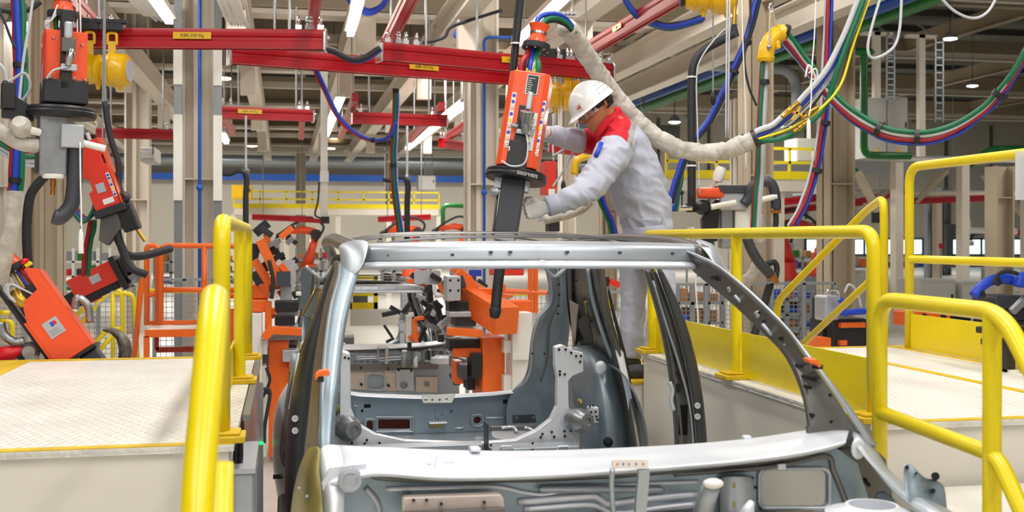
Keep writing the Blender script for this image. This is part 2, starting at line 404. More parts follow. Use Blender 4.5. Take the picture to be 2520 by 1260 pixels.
# right railing by the car
XR, ZR = 1.905, ZC+.024
r3 = thing('safety_railing', 'yellow tube railing with toe board between the car and the worker platform', 'railing', (XR, 4.5, ZP))
MB().tube(fillet([(XR, 3.36, ZP), (XR, 3.36, ZR), (XR, 5.72, ZR), (XR, 5.72, ZR-.09)], .07, 7), RT, 18).out('top_rail', 'yellow', r3, smooth='all')
for y in (5.62, 4.5):
    MB().cyl((XR, y, ZP), (XR, y, ZR-.01), RT, seg=18).out('post', 'yellow', r3, smooth=True)
for y in (5.62, 4.5, 3.36):
    q = MB(); foot(q, XR-.01, y, ZP, .065); q.out('foot_plate', 'yellow_worn', r3, bevel=.004)
for y0, y1 in ((4.53, 5.59), (3.39, 4.47)):
    MB().b2((XR+.012, y0, ZP+.01), (XR+.02, y1, ZP+.20)).out('toe_board', 'yellow', r3)
# near right stair railing
XN = 1.80
r4 = thing('stair_handrail', 'yellow stair railing with two posts in the lower right corner', 'railing', (XN, 2.8, 0))
MB().tube(fillet([(XN, 3.14, .3), (XN, 3.14, 1.565), (XN-.03, 2.5, 1.565), (XN-.16, 1.6, .75), (XN-.16, 1.5, .6)], .09, 7), RT, 18).out('top_rail', 'yellow', r4, smooth='all')
MB().tube(fillet([(XN, 3.14, 1.215), (XN-.03, 2.52, 1.2), (XN-.16, 1.65, .42)], .05, 6), RT*.92, 18).out('mid_rail', 'yellow', r4, smooth='all')
MB().cyl((XN-.03, 2.54, .3), (XN-.03, 2.54, 1.56), RT, seg=18).out('post', 'yellow', r4, smooth=True)
# tall railing at the far side of the right platform
XF, ZF = 3.36, ZC+.395
r5 = thing('safety_railing', 'tall yellow railing with toe board on the far edge of the right platform', 'railing', (XF, 4.5, ZP))
MB().tube(fillet([(XF, 5.55, ZP), (XF, 5.55, ZF), (XF-.02, 3.4, ZF), (XF-.02, 3.4, ZP)], .1, 7), RT*1.05, 18).out('top_rail', 'yellow', r5, smooth='all')
MB().cyl((XF, 5.53, ZP+.49), (XF-.02, 3.42, ZP+.49), RT*.95, seg=18).out('mid_rail', 'yellow', r5, smooth=True)
MB().b2((XF-.01, 3.45, ZP+.005), (XF, 5.52, ZP+.19)).out('toe_board', 'yellow', r5)
# stairs railing going down behind the right platform
r6 = thing('stair_handrail', 'yellow sloping stair railing behind the right platform', 'railing', (3.3, 6.4, 0))
XB = 3.34
MB().tube(fillet([(XB, 5.78, ZP-.1), (XB, 5.78, ZC+.235), P(2130, 520, 6.15), P(1912, 742, 7.0), P(1912, 742, 7.0)+Vector((0, 0, -1.32))], .09, 6), RT, 18).out('top_rail', 'yellow', r6, smooth='all')
MB().tube(fillet([(XB, 5.8, ZC-.225), P(2142, 690, 6.1), P(1940, 880, 6.9)], .05, 6), RT*.9, 18).out('mid_rail', 'yellow', r6, smooth='all')
# ================================================================ car body shell
CXC = .81
car = thing('car_body', 'bare grey steel car body shell in front of the worker', 'car body', (CXC, 4.4, .4))
def mir(v): return Vector((2*CXC-v.x, v.y, v.z))
def patch2(name, rows, m, sub=2, solid=.004, par=None, left=True, right=True):
    g = [[P(*q) if not isinstance(q, Vector) else q for q in r] for r in rows]
    o = None
    if right: o = MB().rows(g).out(name, m, par or car, sub=sub, solid=solid)
    if left: MB().rows([[mir(p) for p in r] for r in g]).out(name, m, par or car, sub=sub, solid=solid)
    return o
# ---- A pillars: outer edge O, inner edge I at falling depth
AP = [(3.52, (1679, 613), (1706, 668)), (3.40, (1750, 638), (1758, 710)), (3.27, (1800, 677), (1792, 738)), (3.15, (1850, 718), (1830, 772)), (3.05, (1900, 767), (1876, 818)),
      (2.97, (1945, 812), (1922, 858)), (2.92, (1980, 862), (1950, 905)), (2.88, (2026, 915), (1972, 960)), (2.86, (2073, 977), (1984, 1010)), (2.84, (2120, 1040), (1989, 1060)), (2.82, (2160, 1100), (2000, 1120))]
rowsA, rowsF, rowsB = [], [], []
for Y, o, i in AP:
    O, I = P(*o, Y), P(*i, Y+.035); d = I-O
    back = Vector((-.01, .075, -.01))
    rowsA.append([O+d*.16+Vector((0, -.004, 0)), O+d*.3+Vector((0, .012, 0)), O+d*.62+Vector((0, .014, 0)), O+d*.84+Vector((0, -.002, 0)), I])
    rowsF.append([O+Vector((.03, .06, -.02)), O+Vector((.006, .012, 0)), O+Vector((0, -.004, 0)), O+d*.16+Vector((0, -.006, 0))])
    rowsB.append([I, I+Vector((.01, .03, 0)), O+Vector((.02, .085, -.02))])
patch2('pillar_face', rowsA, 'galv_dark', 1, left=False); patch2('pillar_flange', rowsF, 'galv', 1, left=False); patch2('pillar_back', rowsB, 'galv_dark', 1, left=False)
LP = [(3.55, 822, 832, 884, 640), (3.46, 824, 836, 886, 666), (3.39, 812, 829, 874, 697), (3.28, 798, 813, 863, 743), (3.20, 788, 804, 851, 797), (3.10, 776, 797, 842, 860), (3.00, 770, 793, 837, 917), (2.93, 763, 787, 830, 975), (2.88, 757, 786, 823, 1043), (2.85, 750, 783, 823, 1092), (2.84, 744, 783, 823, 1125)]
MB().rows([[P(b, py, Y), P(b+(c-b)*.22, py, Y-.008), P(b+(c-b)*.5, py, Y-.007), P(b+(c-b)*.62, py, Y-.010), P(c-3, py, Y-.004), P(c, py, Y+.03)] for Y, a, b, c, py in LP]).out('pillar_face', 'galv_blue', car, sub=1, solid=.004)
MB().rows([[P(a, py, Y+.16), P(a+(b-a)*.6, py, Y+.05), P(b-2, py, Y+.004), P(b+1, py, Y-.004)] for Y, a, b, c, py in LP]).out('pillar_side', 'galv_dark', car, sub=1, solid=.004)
# pressed beads and slots along the right pillar face
for (a, b) in (((1795, 705), (1806, 718)), ((1862, 766), (1876, 782)), ((1932, 842), (1945, 858))):
    Y = 3.27 if a[0] < 1850 else (3.10 if a[0] < 1900 else 2.98)
    for f in (lambda v: v, mir):
        if f is mir: continue
        p, q = f(P(*a, Y+.02)), f(P(*b, Y+.02)); MB().tube([p, p.lerp(q, .5), q], [.011, .015, .011], 8).out('pressed_bead', 'galv', car, smooth='all')
        MB().tube([p+Vector((0, -.012, 0)), q+Vector((0, -.012, 0))], .004, 6).out('slot', 'hole', car)
for (a, b) in (((1808, 728), (1845, 766)), ((1876, 798), (1920, 848))):
    Y = 3.2 if a[0] < 1850 else 3.03
    for f in (lambda v: v, mir):
        if f is mir: continue
        p, q = f(P(*a, Y+.02)), f(P(*b, Y+.02)); MB().tube([p, q], .006, 8).out('pressed_bead', 'galv', car, smooth='all')
q = MB()
for px, py, Y in ((1761, 684, 3.36), (1774, 688, 3.34), (1815, 722, 3.24), (1823, 733, 3.22), (1843, 754, 3.16), (1882, 790, 3.07), (1925, 833, 2.99), (1972, 901, 2.9), (1988, 929, 2.87), (2006, 935, 2.87), (1993, 954, 2.87), (2044, 972, 2.86), (2000, 1022, 2.86), (2045, 1038, 2.86), (2082, 1036, 2.85)):
    for f in (lambda v: v, mir):
        if f is mir: continue
        c = f(P(px, py, Y+.014)); q.cyl(c+Vector((0, -.004, 0)), c+Vector((0, .03, 0)), .0055, seg=8)
q.out('pillar_holes', 'hole', car, kind='stuff')
# ---- windscreen header
hx = [(880, 3.54), (960, 3.46), (1100, 3.41), (1300, 3.39), (1500, 3.41), (1640, 3.47), (1720, 3.53)]
def hz(px): return 8*((px-1300)/420)**2
MB().rows([[P(px, 592+hz(px), Y+.10) for px, Y in hx], [P(px, 601+hz(px), Y+.01) for px, Y in hx], [P(px, 606+hz(px), Y) for px, Y in hx], [P(px, 632+hz(px)*.7, Y-.004) for px, Y in hx], [P(px, 640+hz(px)*.5, Y-.008) for px, Y in hx]]).out('header_panel', 'galv', car, sub=1, solid=.006)
MB().rows([[P(px, 640+hz(px)*.5, Y-.006) for px, Y in hx], [P(px, 650+hz(px)*.4, Y-.035) for px, Y in hx], [P(px, 656+hz(px)*.4, Y-.037) for px, Y in hx], [P(px, 661+hz(px)*.4, Y-.01) for px, Y in hx]]).out('header_flange', 'galv_light', car, sub=1, solid=.003)
q = MB()
for px in (957, 1022, 1113, 1208, 1256, 1396, 1525, 1655):
    Y = 3.39+abs(px-1300)**2*.12/400**2; c = P(px, 620+hz(px)*.6 + (6 if px in (957, 1113) else 0), Y-.006); q.box(c, (.011, .008, .007))
q.out('header_slots', 'coated', car, kind='stuff')
MB().rows([[P(px, 640, 3.36) for px in (1325, 1345)], [P(px, 647, 3.355) for px in (1322, 1350)]]).out('header_dimple', 'galv_light', car, sub=1, solid=.004)
# corner joint at pillar top (left, seen from the front) and its right twin
cj = [[P(830, 612, 3.60), P(838, 598, 3.62), P(880, 588, 3.60), P(912, 592, 3.54)], [P(838, 625, 3.55), P(852, 606, 3.53), P(885, 600, 3.50), P(905, 618, 3.47)], [P(836, 665, 3.50), P(853, 650, 3.47), P(880, 648, 3.45), P(897, 648, 3.44)], [P(832, 690, 3.47), P(848, 690, 3.44), P(866, 682, 3.43), P(882, 668, 3.43)]]
MB().rows(cj).out('corner_joint', 'galv', car, sub=2, solid=.005)
MB().rows([[mir(p)+Vector((.0, .02, 0)) for p in r] for r in cj]).out('corner_joint', 'galv', car, sub=2, solid=.005)
# ---- roof side rails, roof bows, rear header
for f in (lambda v: v, mir):
    pts = [f(Vector(v)) for v in ((1.37, 3.52, ZC-.045), (1.41, 3.9, ZC-.02), (1.425, 4.6, ZC-.005), (1.42, 5.4, ZC-.02), (1.38, 6.1, ZC-.06), (1.35, 6.3, ZC-.11))]
    MB().tube(catmull(pts, 5), [.028]*26, 8).out('roof_rail', 'galv_dark', car, smooth='all')
for y, z, m, hw in ((3.80, .012, 'coated', .03), (4.40, .028, 'galv_dark', .018), (5.05, .034, 'galv_dark', .018), (5.7, .02, 'galv_dark', .018)):
    g = []
    for k in range(13):
        s = -1+2*k/12; x = CXC+s*.60; g.append((x, z-.045*s*s*s*s-.008*s*s))
    MB().rows([[Vector((x, y-hw, ZC+zz-.008)) for x, zz in g], [Vector((x, y-hw*.5, ZC+zz)) for x, zz in g], [Vector((x, y+hw*.5, ZC+zz)) for x, zz in g], [Vector((x, y+hw, ZC+zz-.008)) for x, zz in g]]).out('roof_bow', m, car, sub=1, solid=.004)
MB().rows([[Vector((CXC+s*.57, y, ZC-.055-.03*s*s-dz)) for s in (-1, -.6, 0, .6, 1)] for y, dz in ((6.0, 0), (6.15, .01), (6.28, .06), (6.22, .1))]).out('rear_header', 'galv_dark', car, sub=2, solid=.006)
# ---- B pillars
Bp = [(658, 1580, 1590, 1612, 1624), (740, 1607, 1620, 1644, 1668), (830, 1630, 1646, 1672, 1698), (930, 1647, 1664, 1696, 1722), (1030, 1657, 1676, 1710, 1734), (1110, 1662, 1682, 1716, 1740), (1400, 1664, 1686, 1722, 1744)]
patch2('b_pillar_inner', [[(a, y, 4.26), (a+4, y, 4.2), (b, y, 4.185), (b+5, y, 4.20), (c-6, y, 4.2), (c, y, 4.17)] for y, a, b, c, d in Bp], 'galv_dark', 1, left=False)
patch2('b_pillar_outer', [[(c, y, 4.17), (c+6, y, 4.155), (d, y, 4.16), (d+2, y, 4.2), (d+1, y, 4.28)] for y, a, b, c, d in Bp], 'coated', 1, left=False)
Bl = [(640, 822, 838), (697, 798, 824), (720, 791, 823), (777, 771, 800), (834, 749, 786), (903, 731, 773), (929, 724, 770), (986, 715, 764), (1043, 707, 758), (1100, 703, 752), (1157, 702, 748), (1260, 700, 746), (1500, 698, 744)]
MB().rows([[P(a, y, 4.36), P(a+2, y, 4.24), P(a+(b-a)*.3, y, 4.17), P(a+(b-a)*.8, y, 4.16), P(b, y, 4.22)] for y, a, b in Bl]).out('b_pillar_outer', 'coated', car, sub=1, solid=.004)
for f in (lambda v: v, mir):
    for py in (998, 1025):
        c = f(P(1716, py, 4.155)) if f is not mir else P(726, 1030+(py-998)*1.1, 4.165); MB().lathe([(.012, -.004), (.012, .006), (.006, .006), (.006, .0)], 10, Matrix.Translation(c) @ Matrix.Rotation(R(90), 4, 'X')).out('weld_nut', 'galv_light', car, smooth=True)
    if f is mir: continue
    a, b = f(P(1670, 997, 4.19)), f(P(1692, 1070, 4.19)); MB().b2(a, b).out('pillar_window', 'hole', car)
    MB().b2(f(P(1664, 945, 4.185)), f(P(1675, 965, 4.18))).out('slot', 'hole', car); MB().b2(f(P(1664, 914, 4.185)), f(P(1672, 922, 4.18))).out('slot', 'hole', car); MB().b2(f(P(1660, 875, 4.185)), f(P(1668, 890, 4.18))).out('slot', 'hole', car)
    MB().tube(catmull([f(P(x, y, 4.18)) for x, y in ((1607, 690), (1640, 800), (1672, 900), (1697, 1000), (1708, 1110))], 5), .006, 6).out('pressed_bead', 'galv', car, smooth='all')
    MB().tube(catmull([f(P(x, y, 4.19)) for x, y in ((1648, 940), (1655, 960), (1652, 985), (1658, 1010))], 5), .009, 6).out('pressed_bead', 'galv_light', car, smooth='all')
# ---- C and D pillars, wheel houses, quarter panels (right, mirrored to the left)
def R3(py, *c): return [(px, py, Y) for px, Y in c]
patch2('d_pillar', [R3(652, (1335, 6.15), (1352, 6.02), (1390, 5.95), (1415, 5.85)), R3(700, (1352, 6.15), (1366, 5.98), (1390, 5.98), (1412, 5.85)), R3(745, (1346, 6.15), (1362, 5.98), (1388, 6.0), (1410, 5.85)), R3(782, (1316, 6.2), (1342, 6.0), (1384, 6.02), (1405, 5.85)),
      R3(840, (1302, 6.2), (1336, 6.02), (1378, 6.0), (1400, 5.85)), R3(900, (1300, 6.2), (1336, 6.05), (1370, 6.0), (1392, 5.85)), R3(942, (1286, 6.22), (1322, 6.08), (1360, 6.0), (1386, 5.85)), R3(966, (1240, 6.22), (1296, 6.15), (1345, 6.05), (1382, 5.85)), R3(1090, (1240, 6.22), (1296, 6.15), (1345, 6.05), (1382, 5.85))], 'galv_blue')
def RX(py, X, *c): return [PX(px, py, X+dx) for px, dx in c]
patch2('c_pillar', [RX(652, 1.40, (1390, -.05), (1402, -.02), (1440, .0), (1468, -.02), (1488, .03)), RX(720, 1.43, (1392, -.05), (1406, -.02), (1442, 0), (1474, -.02), (1495, .03)), RX(790, 1.48, (1398, -.06), (1412, -.02), (1450, 0), (1486, -.02), (1507, .03)), RX(850, 1.53, (1416, -.06), (1434, -.02), (1472, 0), (1508, -.02), (1528, .03)),
      RX(930, 1.57, (1455, -.06), (1480, -.02), (1505, 0), (1530, -.02), (1550, .03)), RX(1010, 1.60, (1485, -.06), (1505, -.02), (1525, 0), (1548, -.02), (1568, .03)), RX(1120, 1.60, (1505, -.06), (1528, -.02), (1548, 0), (1568, -.02), (1586, .03))], 'galv_dark')
patch2('wheel_house', [R3(848, (1405, 5.6), (1440, 5.42), (1475, 5.35), (1497, 5.4)), R3(880, (1398, 5.6), (1444, 5.2), (1485, 5.12), (1515, 5.25)), R3(960, (1404, 5.5), (1450, 5.1), (1500, 5.03), (1540, 5.18)), R3(1040, (1420, 5.45), (1462, 5.06), (1515, 5.0), (1556, 5.14)), R3(1130, (1430, 5.45), (1470, 5.04), (1522, 4.98), (1566, 5.12))], 'galv_blue')
qz = [(-.60, .72), (-.67, .785), (-.79, .835), (-.92, .865), (-1.05, .865), (-1.15, .855), (-1.27, .82)]
Ql = [(742, 912), (716, 928), (692, 958), (674, 1000), (667, 1060), (668, 1130), (675, 1200), (690, 1262), (712, 1340)]
MB().rows([[P(x+6, y+4, 6.0), P(x, y, 5.6), P(x+22, y+6, 5.15), P(x+70, y+12, 4.8)] for x, y in Ql]).out('quarter_panel', 'galv_light', car, sub=2, solid=.004)
MB().b2(P(672, 1168, 5.3), P(702, 1178, 5.2)).out('panel_gap', 'rubber', car)
patch2('quarter_panel', [[Vector((CXC+l-(.10 if y > 6.1 else .03 if y > 5.8 else .02 if y < 5.0 else 0), y, ZC+z-(.05 if y > 6.1 else 0))) for z, l in qz] for y in (4.92, 5.05, 5.4, 5.8, 6.1, 6.32)], 'galv_light', solid=.003, left=False)
patch2('quarter_flange', [RX(700, 1.46, (1491, 0), (1500, .02)), RX(780, 1.5, (1506, 0), (1515, .02)), RX(860, 1.56, (1530, 0), (1541, .02)), RX(960, 1.61, (1545, 0), (1557, .02)), RX(1040, 1.63, (1561, 0), (1570, .02)), RX(1120, 1.63, (1569, 0), (1579, .02))], 'rubber', 1, .008, left=False)
for f in (lambda v: v, mir):
    MB().rows([[f(P(px, py, 5.05)) for px in (1512, 1535)] for py in (850, 868)]+[[f(P(px+d, py, 5.02)) for px in (1540, 1556)] for py, d in ((930, -8), (1000, 4), (1090, 20))]).out('pressed_bead', 'galv_light', car, sub=1, solid=.006)
    c = f(P(1425, 1035, 5.02)); t = Matrix.Translation(c) @ Matrix.Rotation(R(90), 4, 'X') @ Matrix.Rotation(R(25), 4, 'Y')
    o = MB().lathe([(.05, -.05), (.058, 0), (.058, .02), (.045, .045), (.04, .06), (.022, .062), (.022, .055)], 18, t).out('belt_reel', 'steel', car, smooth=True)
    for px, py in ((1453, 950), (1470, 1010), (1495, 1010)):
        pass
    c = f(P(1478, 905, 5.08)); MB().ball(c, (.03, .012, .035)).out('panel_dimple', 'galv_light', car, smooth='all')
    c = f(P(1427, 990, 5.14)); MB().ball(c, (.014, .03, .02)).out('panel_hole', 'olive', car, smooth='all')
    c = f(P(1496, 1088, 4.98)); MB().lathe([(.022, -.01), (.022, .012), (.012, .02), (.004, .03)], 12, Matrix.Translation(c) @ Matrix.Rotation(R(90), 4, 'X')).out('plug', 'hole', car, smooth=True)
    a = f(P(1450, 1002, 5.03)); b = f(P(1472, 1040, 5.03)); MB().b2(a+Vector((0, -.012, 0)), b+Vector((0, .05, 0))).out('reinforcement_plate', 'galv_light', car, bevel=.004)
    q = MB()
    for px, py in ((1452, 1000), (1460, 998), (1455, 1014), (1466, 1013), (1458, 1026), (1468, 1025), (1459, 1034), (1471, 1033)): q.cyl(f(P(px, py, 5.005)), f(P(px, py, 5.02)), .0055, seg=8)
    q.out('rivets', 'hole', car, kind='stuff')
# ridges, seams and holes on the rear pillars
for f in (lambda v: v, mir):
    for pts, Y, r, m in (([(1353, 668), (1357, 742), (1326, 784), (1310, 840), (1307, 905), (1292, 945)], 6.0, .009, 'galv'), ([(1372, 660), (1374, 740), (1352, 800), (1346, 880), (1330, 940)], 5.94, .007, 'galv_dark'), ([(1336, 652), (1362, 680), (1378, 672), (1400, 652)], 5.86, .012, 'galv')):
        MB().tube(catmull([f(P(x, y, Y)) for x, y in pts], 5), r, 6).out('pressed_bead', m, car, smooth='all')
    for pts, r, m in (([(1404, 655, 1.37), (1407, 740, 1.41), (1418, 850, 1.47)], .01, 'galv_dark'), ([(1446, 658, 1.38), (1460, 740, 1.42), (1484, 820, 1.48), (1506, 880, 1.53)], .012, 'galv'), ([(1478, 655, 1.37), (1486, 740, 1.41), (1500, 810, 1.47)], .008, 'galv_dark')):
        MB().tube(catmull([f(PX(x, y, X)) for x, y, X in pts], 5), r, 6).out('pressed_bead', m, car, smooth='all')
    MB().rows([[f(PX(x, y, X)) for x, y, X in r] for r in (((1402, 738, 1.39), (1424, 752, 1.39)), ((1406, 790, 1.42), (1420, 784, 1.42)), ((1410, 856, 1.47), (1416, 852, 1.47)))]).out('reinforcement_plate', mat('primer_tan', '#a89a8a', .4, .3), car, solid=.004)
    MB().rows([[f(PX(x, y, X)) for x, y, X in r] for r in (((1428, 775, 1.42), (1450, 770, 1.42)), ((1420, 800, 1.43), (1452, 800, 1.43)), ((1440, 850, 1.47), (1470, 852, 1.47)))]).out('inner_recess', 'rubber', car, sub=1, solid=.003)
    q = MB()
    for x, y, X in ((1376, 700, 1.33), (1376, 725, 1.33), (1374, 752, 1.34), (1372, 772, 1.34), (1412, 715, 1.385), (1418, 690, 1.375), (1455, 790, 1.43), (1432, 830, 1.445), (1340, 870, 1.33), (1310, 870, 1.31)): c0 = f(PX(x, y, X)); q.ball(c0, .006, 8, 5)
    q.out('pillar_holes', 'hole', car, kind='stuff')
# ---- rear ring frame: two upright gussets joined by the crossmember
YR = 5.08
def fr(px, py): return P(px, py, YR)
g1 = [(1366, 854), (1385, 848), (1410, 862), (1436, 868), (1436, 914), (1410, 925), (1399, 938), (1400, 1000), (1412, 1030), (1427, 1062), (1427, 1130), (1180, 1130), (1180, 1091), (1270, 1083), (1320, 1060), (1356, 1032), (1371, 1000), (1372, 930), (1366, 900)]
g2 = [(838, 860), (862, 868), (864, 1005), (880, 1042), (930, 1070), (1000, 1085), (1180, 1091), (1180, 1130), (828, 1130), (836, 1060)]
MB().plate(g1, [], fr, (0, .05, 0)).out('ring_gusset', 'galv_light', car, bevel=.008); MB().plate(g2, [], fr, (0, .05, 0)).out('ring_gusset', 'galv_light', car, bevel=.008)
MB().b2(P(1195, 1093, 5.02), P(1426, 1240, 4.9)).out('crossmember', 'galv', car, bevel=.006)
MB().b2(P(840, 1096, 5.02), P(1190, 1240, 4.94)).out('crossmember', 'galv', car, bevel=.006)
MB().b2(P(1190, 1035, 5.0), P(1203, 1200, 4.9)).out('centre_bracket', 'coated', car, bevel=.004)
q = MB()
for px, py in ((1376, 860), (1392, 860), (1406, 868), (1418, 876), (1430, 876), (1428, 890), (1378, 914), (1378, 922), (1390, 921), (1405, 1010), (1335, 1068), (1358, 1063), (1389, 1061), (1405, 1060), (1390, 1073), (1364, 1075), (1331, 1076), (845, 1025), (852, 1042), (863, 1082), (866, 1090), (903, 1083), (897, 1092), (934, 1090), (844, 1082), (858, 882), (849, 880)):
    q.cyl(P(px, py, YR-.008), P(px, py, YR), .0058, seg=8)
for px, py in ((1311, 1091), (1311, 1108), (1208, 1096), (1208, 1108)): q.cyl(P(px, py, 4.89), P(px, py, 4.9), .006, seg=8)
q.out('spot_bolts', 'hole', car, kind='stuff')
for px in (1245, 1386): MB().tube(fillet([P(px-14, 1108, 4.89), P(px-12, 1099, 4.885), P(px+14, 1098, 4.885), P(px+16, 1106, 4.89)], .01, 3), .005, 6).out('wire_loop', 'galv_light', car, smooth='all')
for sx in (832,):
    t = Matrix.Translation(P(sx, 1055, 4.98)) @ Matrix.Rotation(R(90), 4, 'X') @ Matrix.Rotation(R(-25), 4, 'Y')
# ---- rear end panel with its openings
YE = 6.26
def fe(px, py): return P(px, py, YE)
top = [(842, 968), (880, 974), (1020, 976), (1040, 984), (1112, 982), (1130, 972), (1286, 966), (1330, 945), (1350, 920), (1360, 1120), (842, 1120)]
slot = rrect(902, 1035, 918, 1063, 8); rect = rrect(931, 1032, 1009, 1056, 3); hol = circ(1175, 1034, 9); lat = rrect(1056, 1044, 1090, 1052, 2)
MB().plate(top, [slot, rect, hol, lat], fe, (0, .012, 0)).out('rear_panel', 'galv_blue', car)
for pp, e in ((slot, 6), (rect, 8), (hol, 7)):
    cx = sum(p[0] for p in pp)/len(pp); cy = sum(p[1] for p in pp)/len(pp)
    ring = [fe(x+e*(1 if x > cx else -1)*(.75 if pp is hol else 1), y+e*(1 if y > cy else -1)*.75) for x, y in pp]
    MB().tube([p+Vector((0, -.004, 0)) for p in ring], .007, 6, closed=True).out('pressed_rim', 'galv', car, smooth='all')
MB().b2(P(860, 1020, 6.5), P(1260, 1075, 6.46)).out('boards_behind', mat('board_brown', '#5a241c', .6), car)  # dark red box standing for reddish-brown boards seen through the panel openings
MB().rows([[P(px, y, Yy) for px, y in ((844, 958), (866, 968), (1000, 972), (1030, 974), (1128, 970), (1286, 962), (1330, 938))] for Yy in (6.34, 6.22)]+[[P(px, y+9, 6.2) for px, y in ((844, 958), (866, 969), (1000, 972), (1030, 975), (1128, 971), (1286, 962), (1330, 939))]]).out('sill_flange', 'galv_light', car, sub=1, solid=.006)
MB().plate([(1036, 972), (1122, 970), (1112, 991), (1042, 992)], [rrect(1044, 979, 1052, 986, 1), circ(1064, 984, 3), circ(1082, 984, 3), rrect(1096, 977, 1102, 984, 1)], lambda x, y: P(x, y, 6.185), (0, .006, 0)).out('latch_plate', 'white_paint', car)
MB().b2(P(1053, 1036, 6.26), P(1101, 1043, 6.2)).out('latch_hood', 'galv_light', car, bevel=.004); MB().b2(P(1056, 1043, 6.27), P(1092, 1053, 6.25)).out('latch_recess', 'olive', car)
for a, b in (((932, 1066), (1008, 1058)), ((1196, 1028), (1240, 1028)), ((1120, 1054), (1142, 1053)), ((1156, 1070), (1158, 1080)), ((866, 997), (882, 1000))):
    MB().tube([P(*a, YE-.004), P(*b, YE-.004)], .006, 6).out('pressed_bead', 'galv_light', car, smooth='all')
for a, b in (((896, 995), (912, 1003)), ((889, 1008), (894, 1014)), ((1238, 984), (1254, 993))): MB().b2(P(*a, YE-.004), P(*b, YE+.001)).out('slot', 'hole', car)
bluepen = mat('blue_ink', '#20309a', .6, var=0)
for a, b in (((1071, 1009), (1071, 1016)), ((1071, 1022), (1071, 1031)), ((1088, 1016), (1087, 1023)), ((1078, 1028), (1078, 1040))): MB().tube([P(*a, YE-.003), P(*b, YE-.003)], .0015, 4).out('pen_mark', 'blue_ink', car)
MB().tube([P(1109, 1009, YE-.003), P(1108, 1017, YE-.003), P(1115, 1013, YE-.003), P(1109, 1009, YE-.003)], .0016, 4).out('pen_mark', 'blue_ink', car)
# ---- floor pans, tunnel, sills
MB().b2((CXC-.6, 5.06, ZC-1.12), (CXC+.6, 6.25, ZC-1.10)).out('boot_floor', 'galv', car)
MB().b2(P(1206, 1048, 5.6), P(1332, 1062, 5.55)).out('floor_edge', 'galv_dark', car)
MB().rows([[P(1206, 1047, 5.9), P(1270, 1046, 5.9), P(1330, 1046, 5.9)], [P(1206, 1060, 5.55), P(1270, 1058, 5.6), P(1330, 1060, 5.55)], [P(1206, 1084, 5.1), P(1270, 1080, 5.1), P(1350, 1076, 5.1)]]).out('seat_pan', 'galv', car, sub=2, solid=.004)
for a, b, c in (((1235, 1053), (1262, 1051), (1272, 1061)), ((1228, 1070), (1255, 1068), (1290, 1074)), ((1292, 1052), (1306, 1056), (1318, 1066))): MB().tube(catmull([P(*a, 5.5), P(*b, 5.5), P(*c, 5.35)], 4), .008, 6).out('pressed_bead', 'galv_light', car, smooth='all')
MB().plate([(1262, 1022), (1316, 1020), (1320, 1040), (1262, 1042)], [circ(1272, 1028, 3), circ(1312, 1027, 3)], lambda x, y: P(x, y, 5.95), (0, .01, 0)).out('anchor_plate', 'coated', car)
MB().b2((CXC-.74, 2.95, ZC-1.26), (CXC+.74, 5.05, ZC-1.24)).out('floor_pan', 'galv_blue', car)
for s in (-1, 1):
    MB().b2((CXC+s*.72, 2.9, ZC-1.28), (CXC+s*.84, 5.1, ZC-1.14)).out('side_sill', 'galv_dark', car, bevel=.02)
# ---- cowl top
bk = [(776, 1092), (830, 1090), (900, 1096), (985, 1098), (1070, 1104), (1300, 1107), (1500, 1100), (1700, 1090), (1850, 1076), (1950, 1060), (2040, 1046), (2096, 1048)]
ft = [(812, 1190), (856, 1178), (912, 1160), (1000, 1168), (1090, 1177), (1300, 1172), (1500, 1159), (1700, 1146), (1850, 1131), (1950, 1118), (2030, 1103), (2084, 1086)]
rws = []
for t, dy, Y in ((-.06, 16, 2.93), (0, 0, 2.90), (.32, 0, 2.84), (.42, -4, 2.81), (.72, 0, 2.76), (.95, 0, 2.71), (1.0, 1, 2.70), (1.02, 8, 2.715)):
    rws.append([P(b[0]+(f[0]-b[0])*t, b[1]+(f[1]-b[1])*t+dy*(1 if t != .42 else .6), Y+.03*((i-6)/6)**2) for i, (b, f) in enumerate(zip(bk, ft))])
MB().rows(rws).out('cowl_top', 'galv_light', car, sub=2, solid=.004)
MB().b2(P(1153, 1097, 2.9), P(1184, 1112, 2.86)).out('cowl_tab', 'galv_light', car, bevel=.003); MB().b2(P(1824, 1070, 2.9), P(1850, 1084, 2.88)).out('cowl_tab', 'galv_light', car, bevel=.003)
for a, b in (((1062, 1122), (1048, 1142)), ((1048, 1142), (1064, 1142)), ((1076, 1124), (1066, 1156)), ((1092, 1138), (1118, 1138))):
    MB().tube([P(*a, 2.79), P(*b, 2.76)], .0012, 4).out('pen_mark', mat('faded_ink', '#a9b2dc', .6, var=0), car)
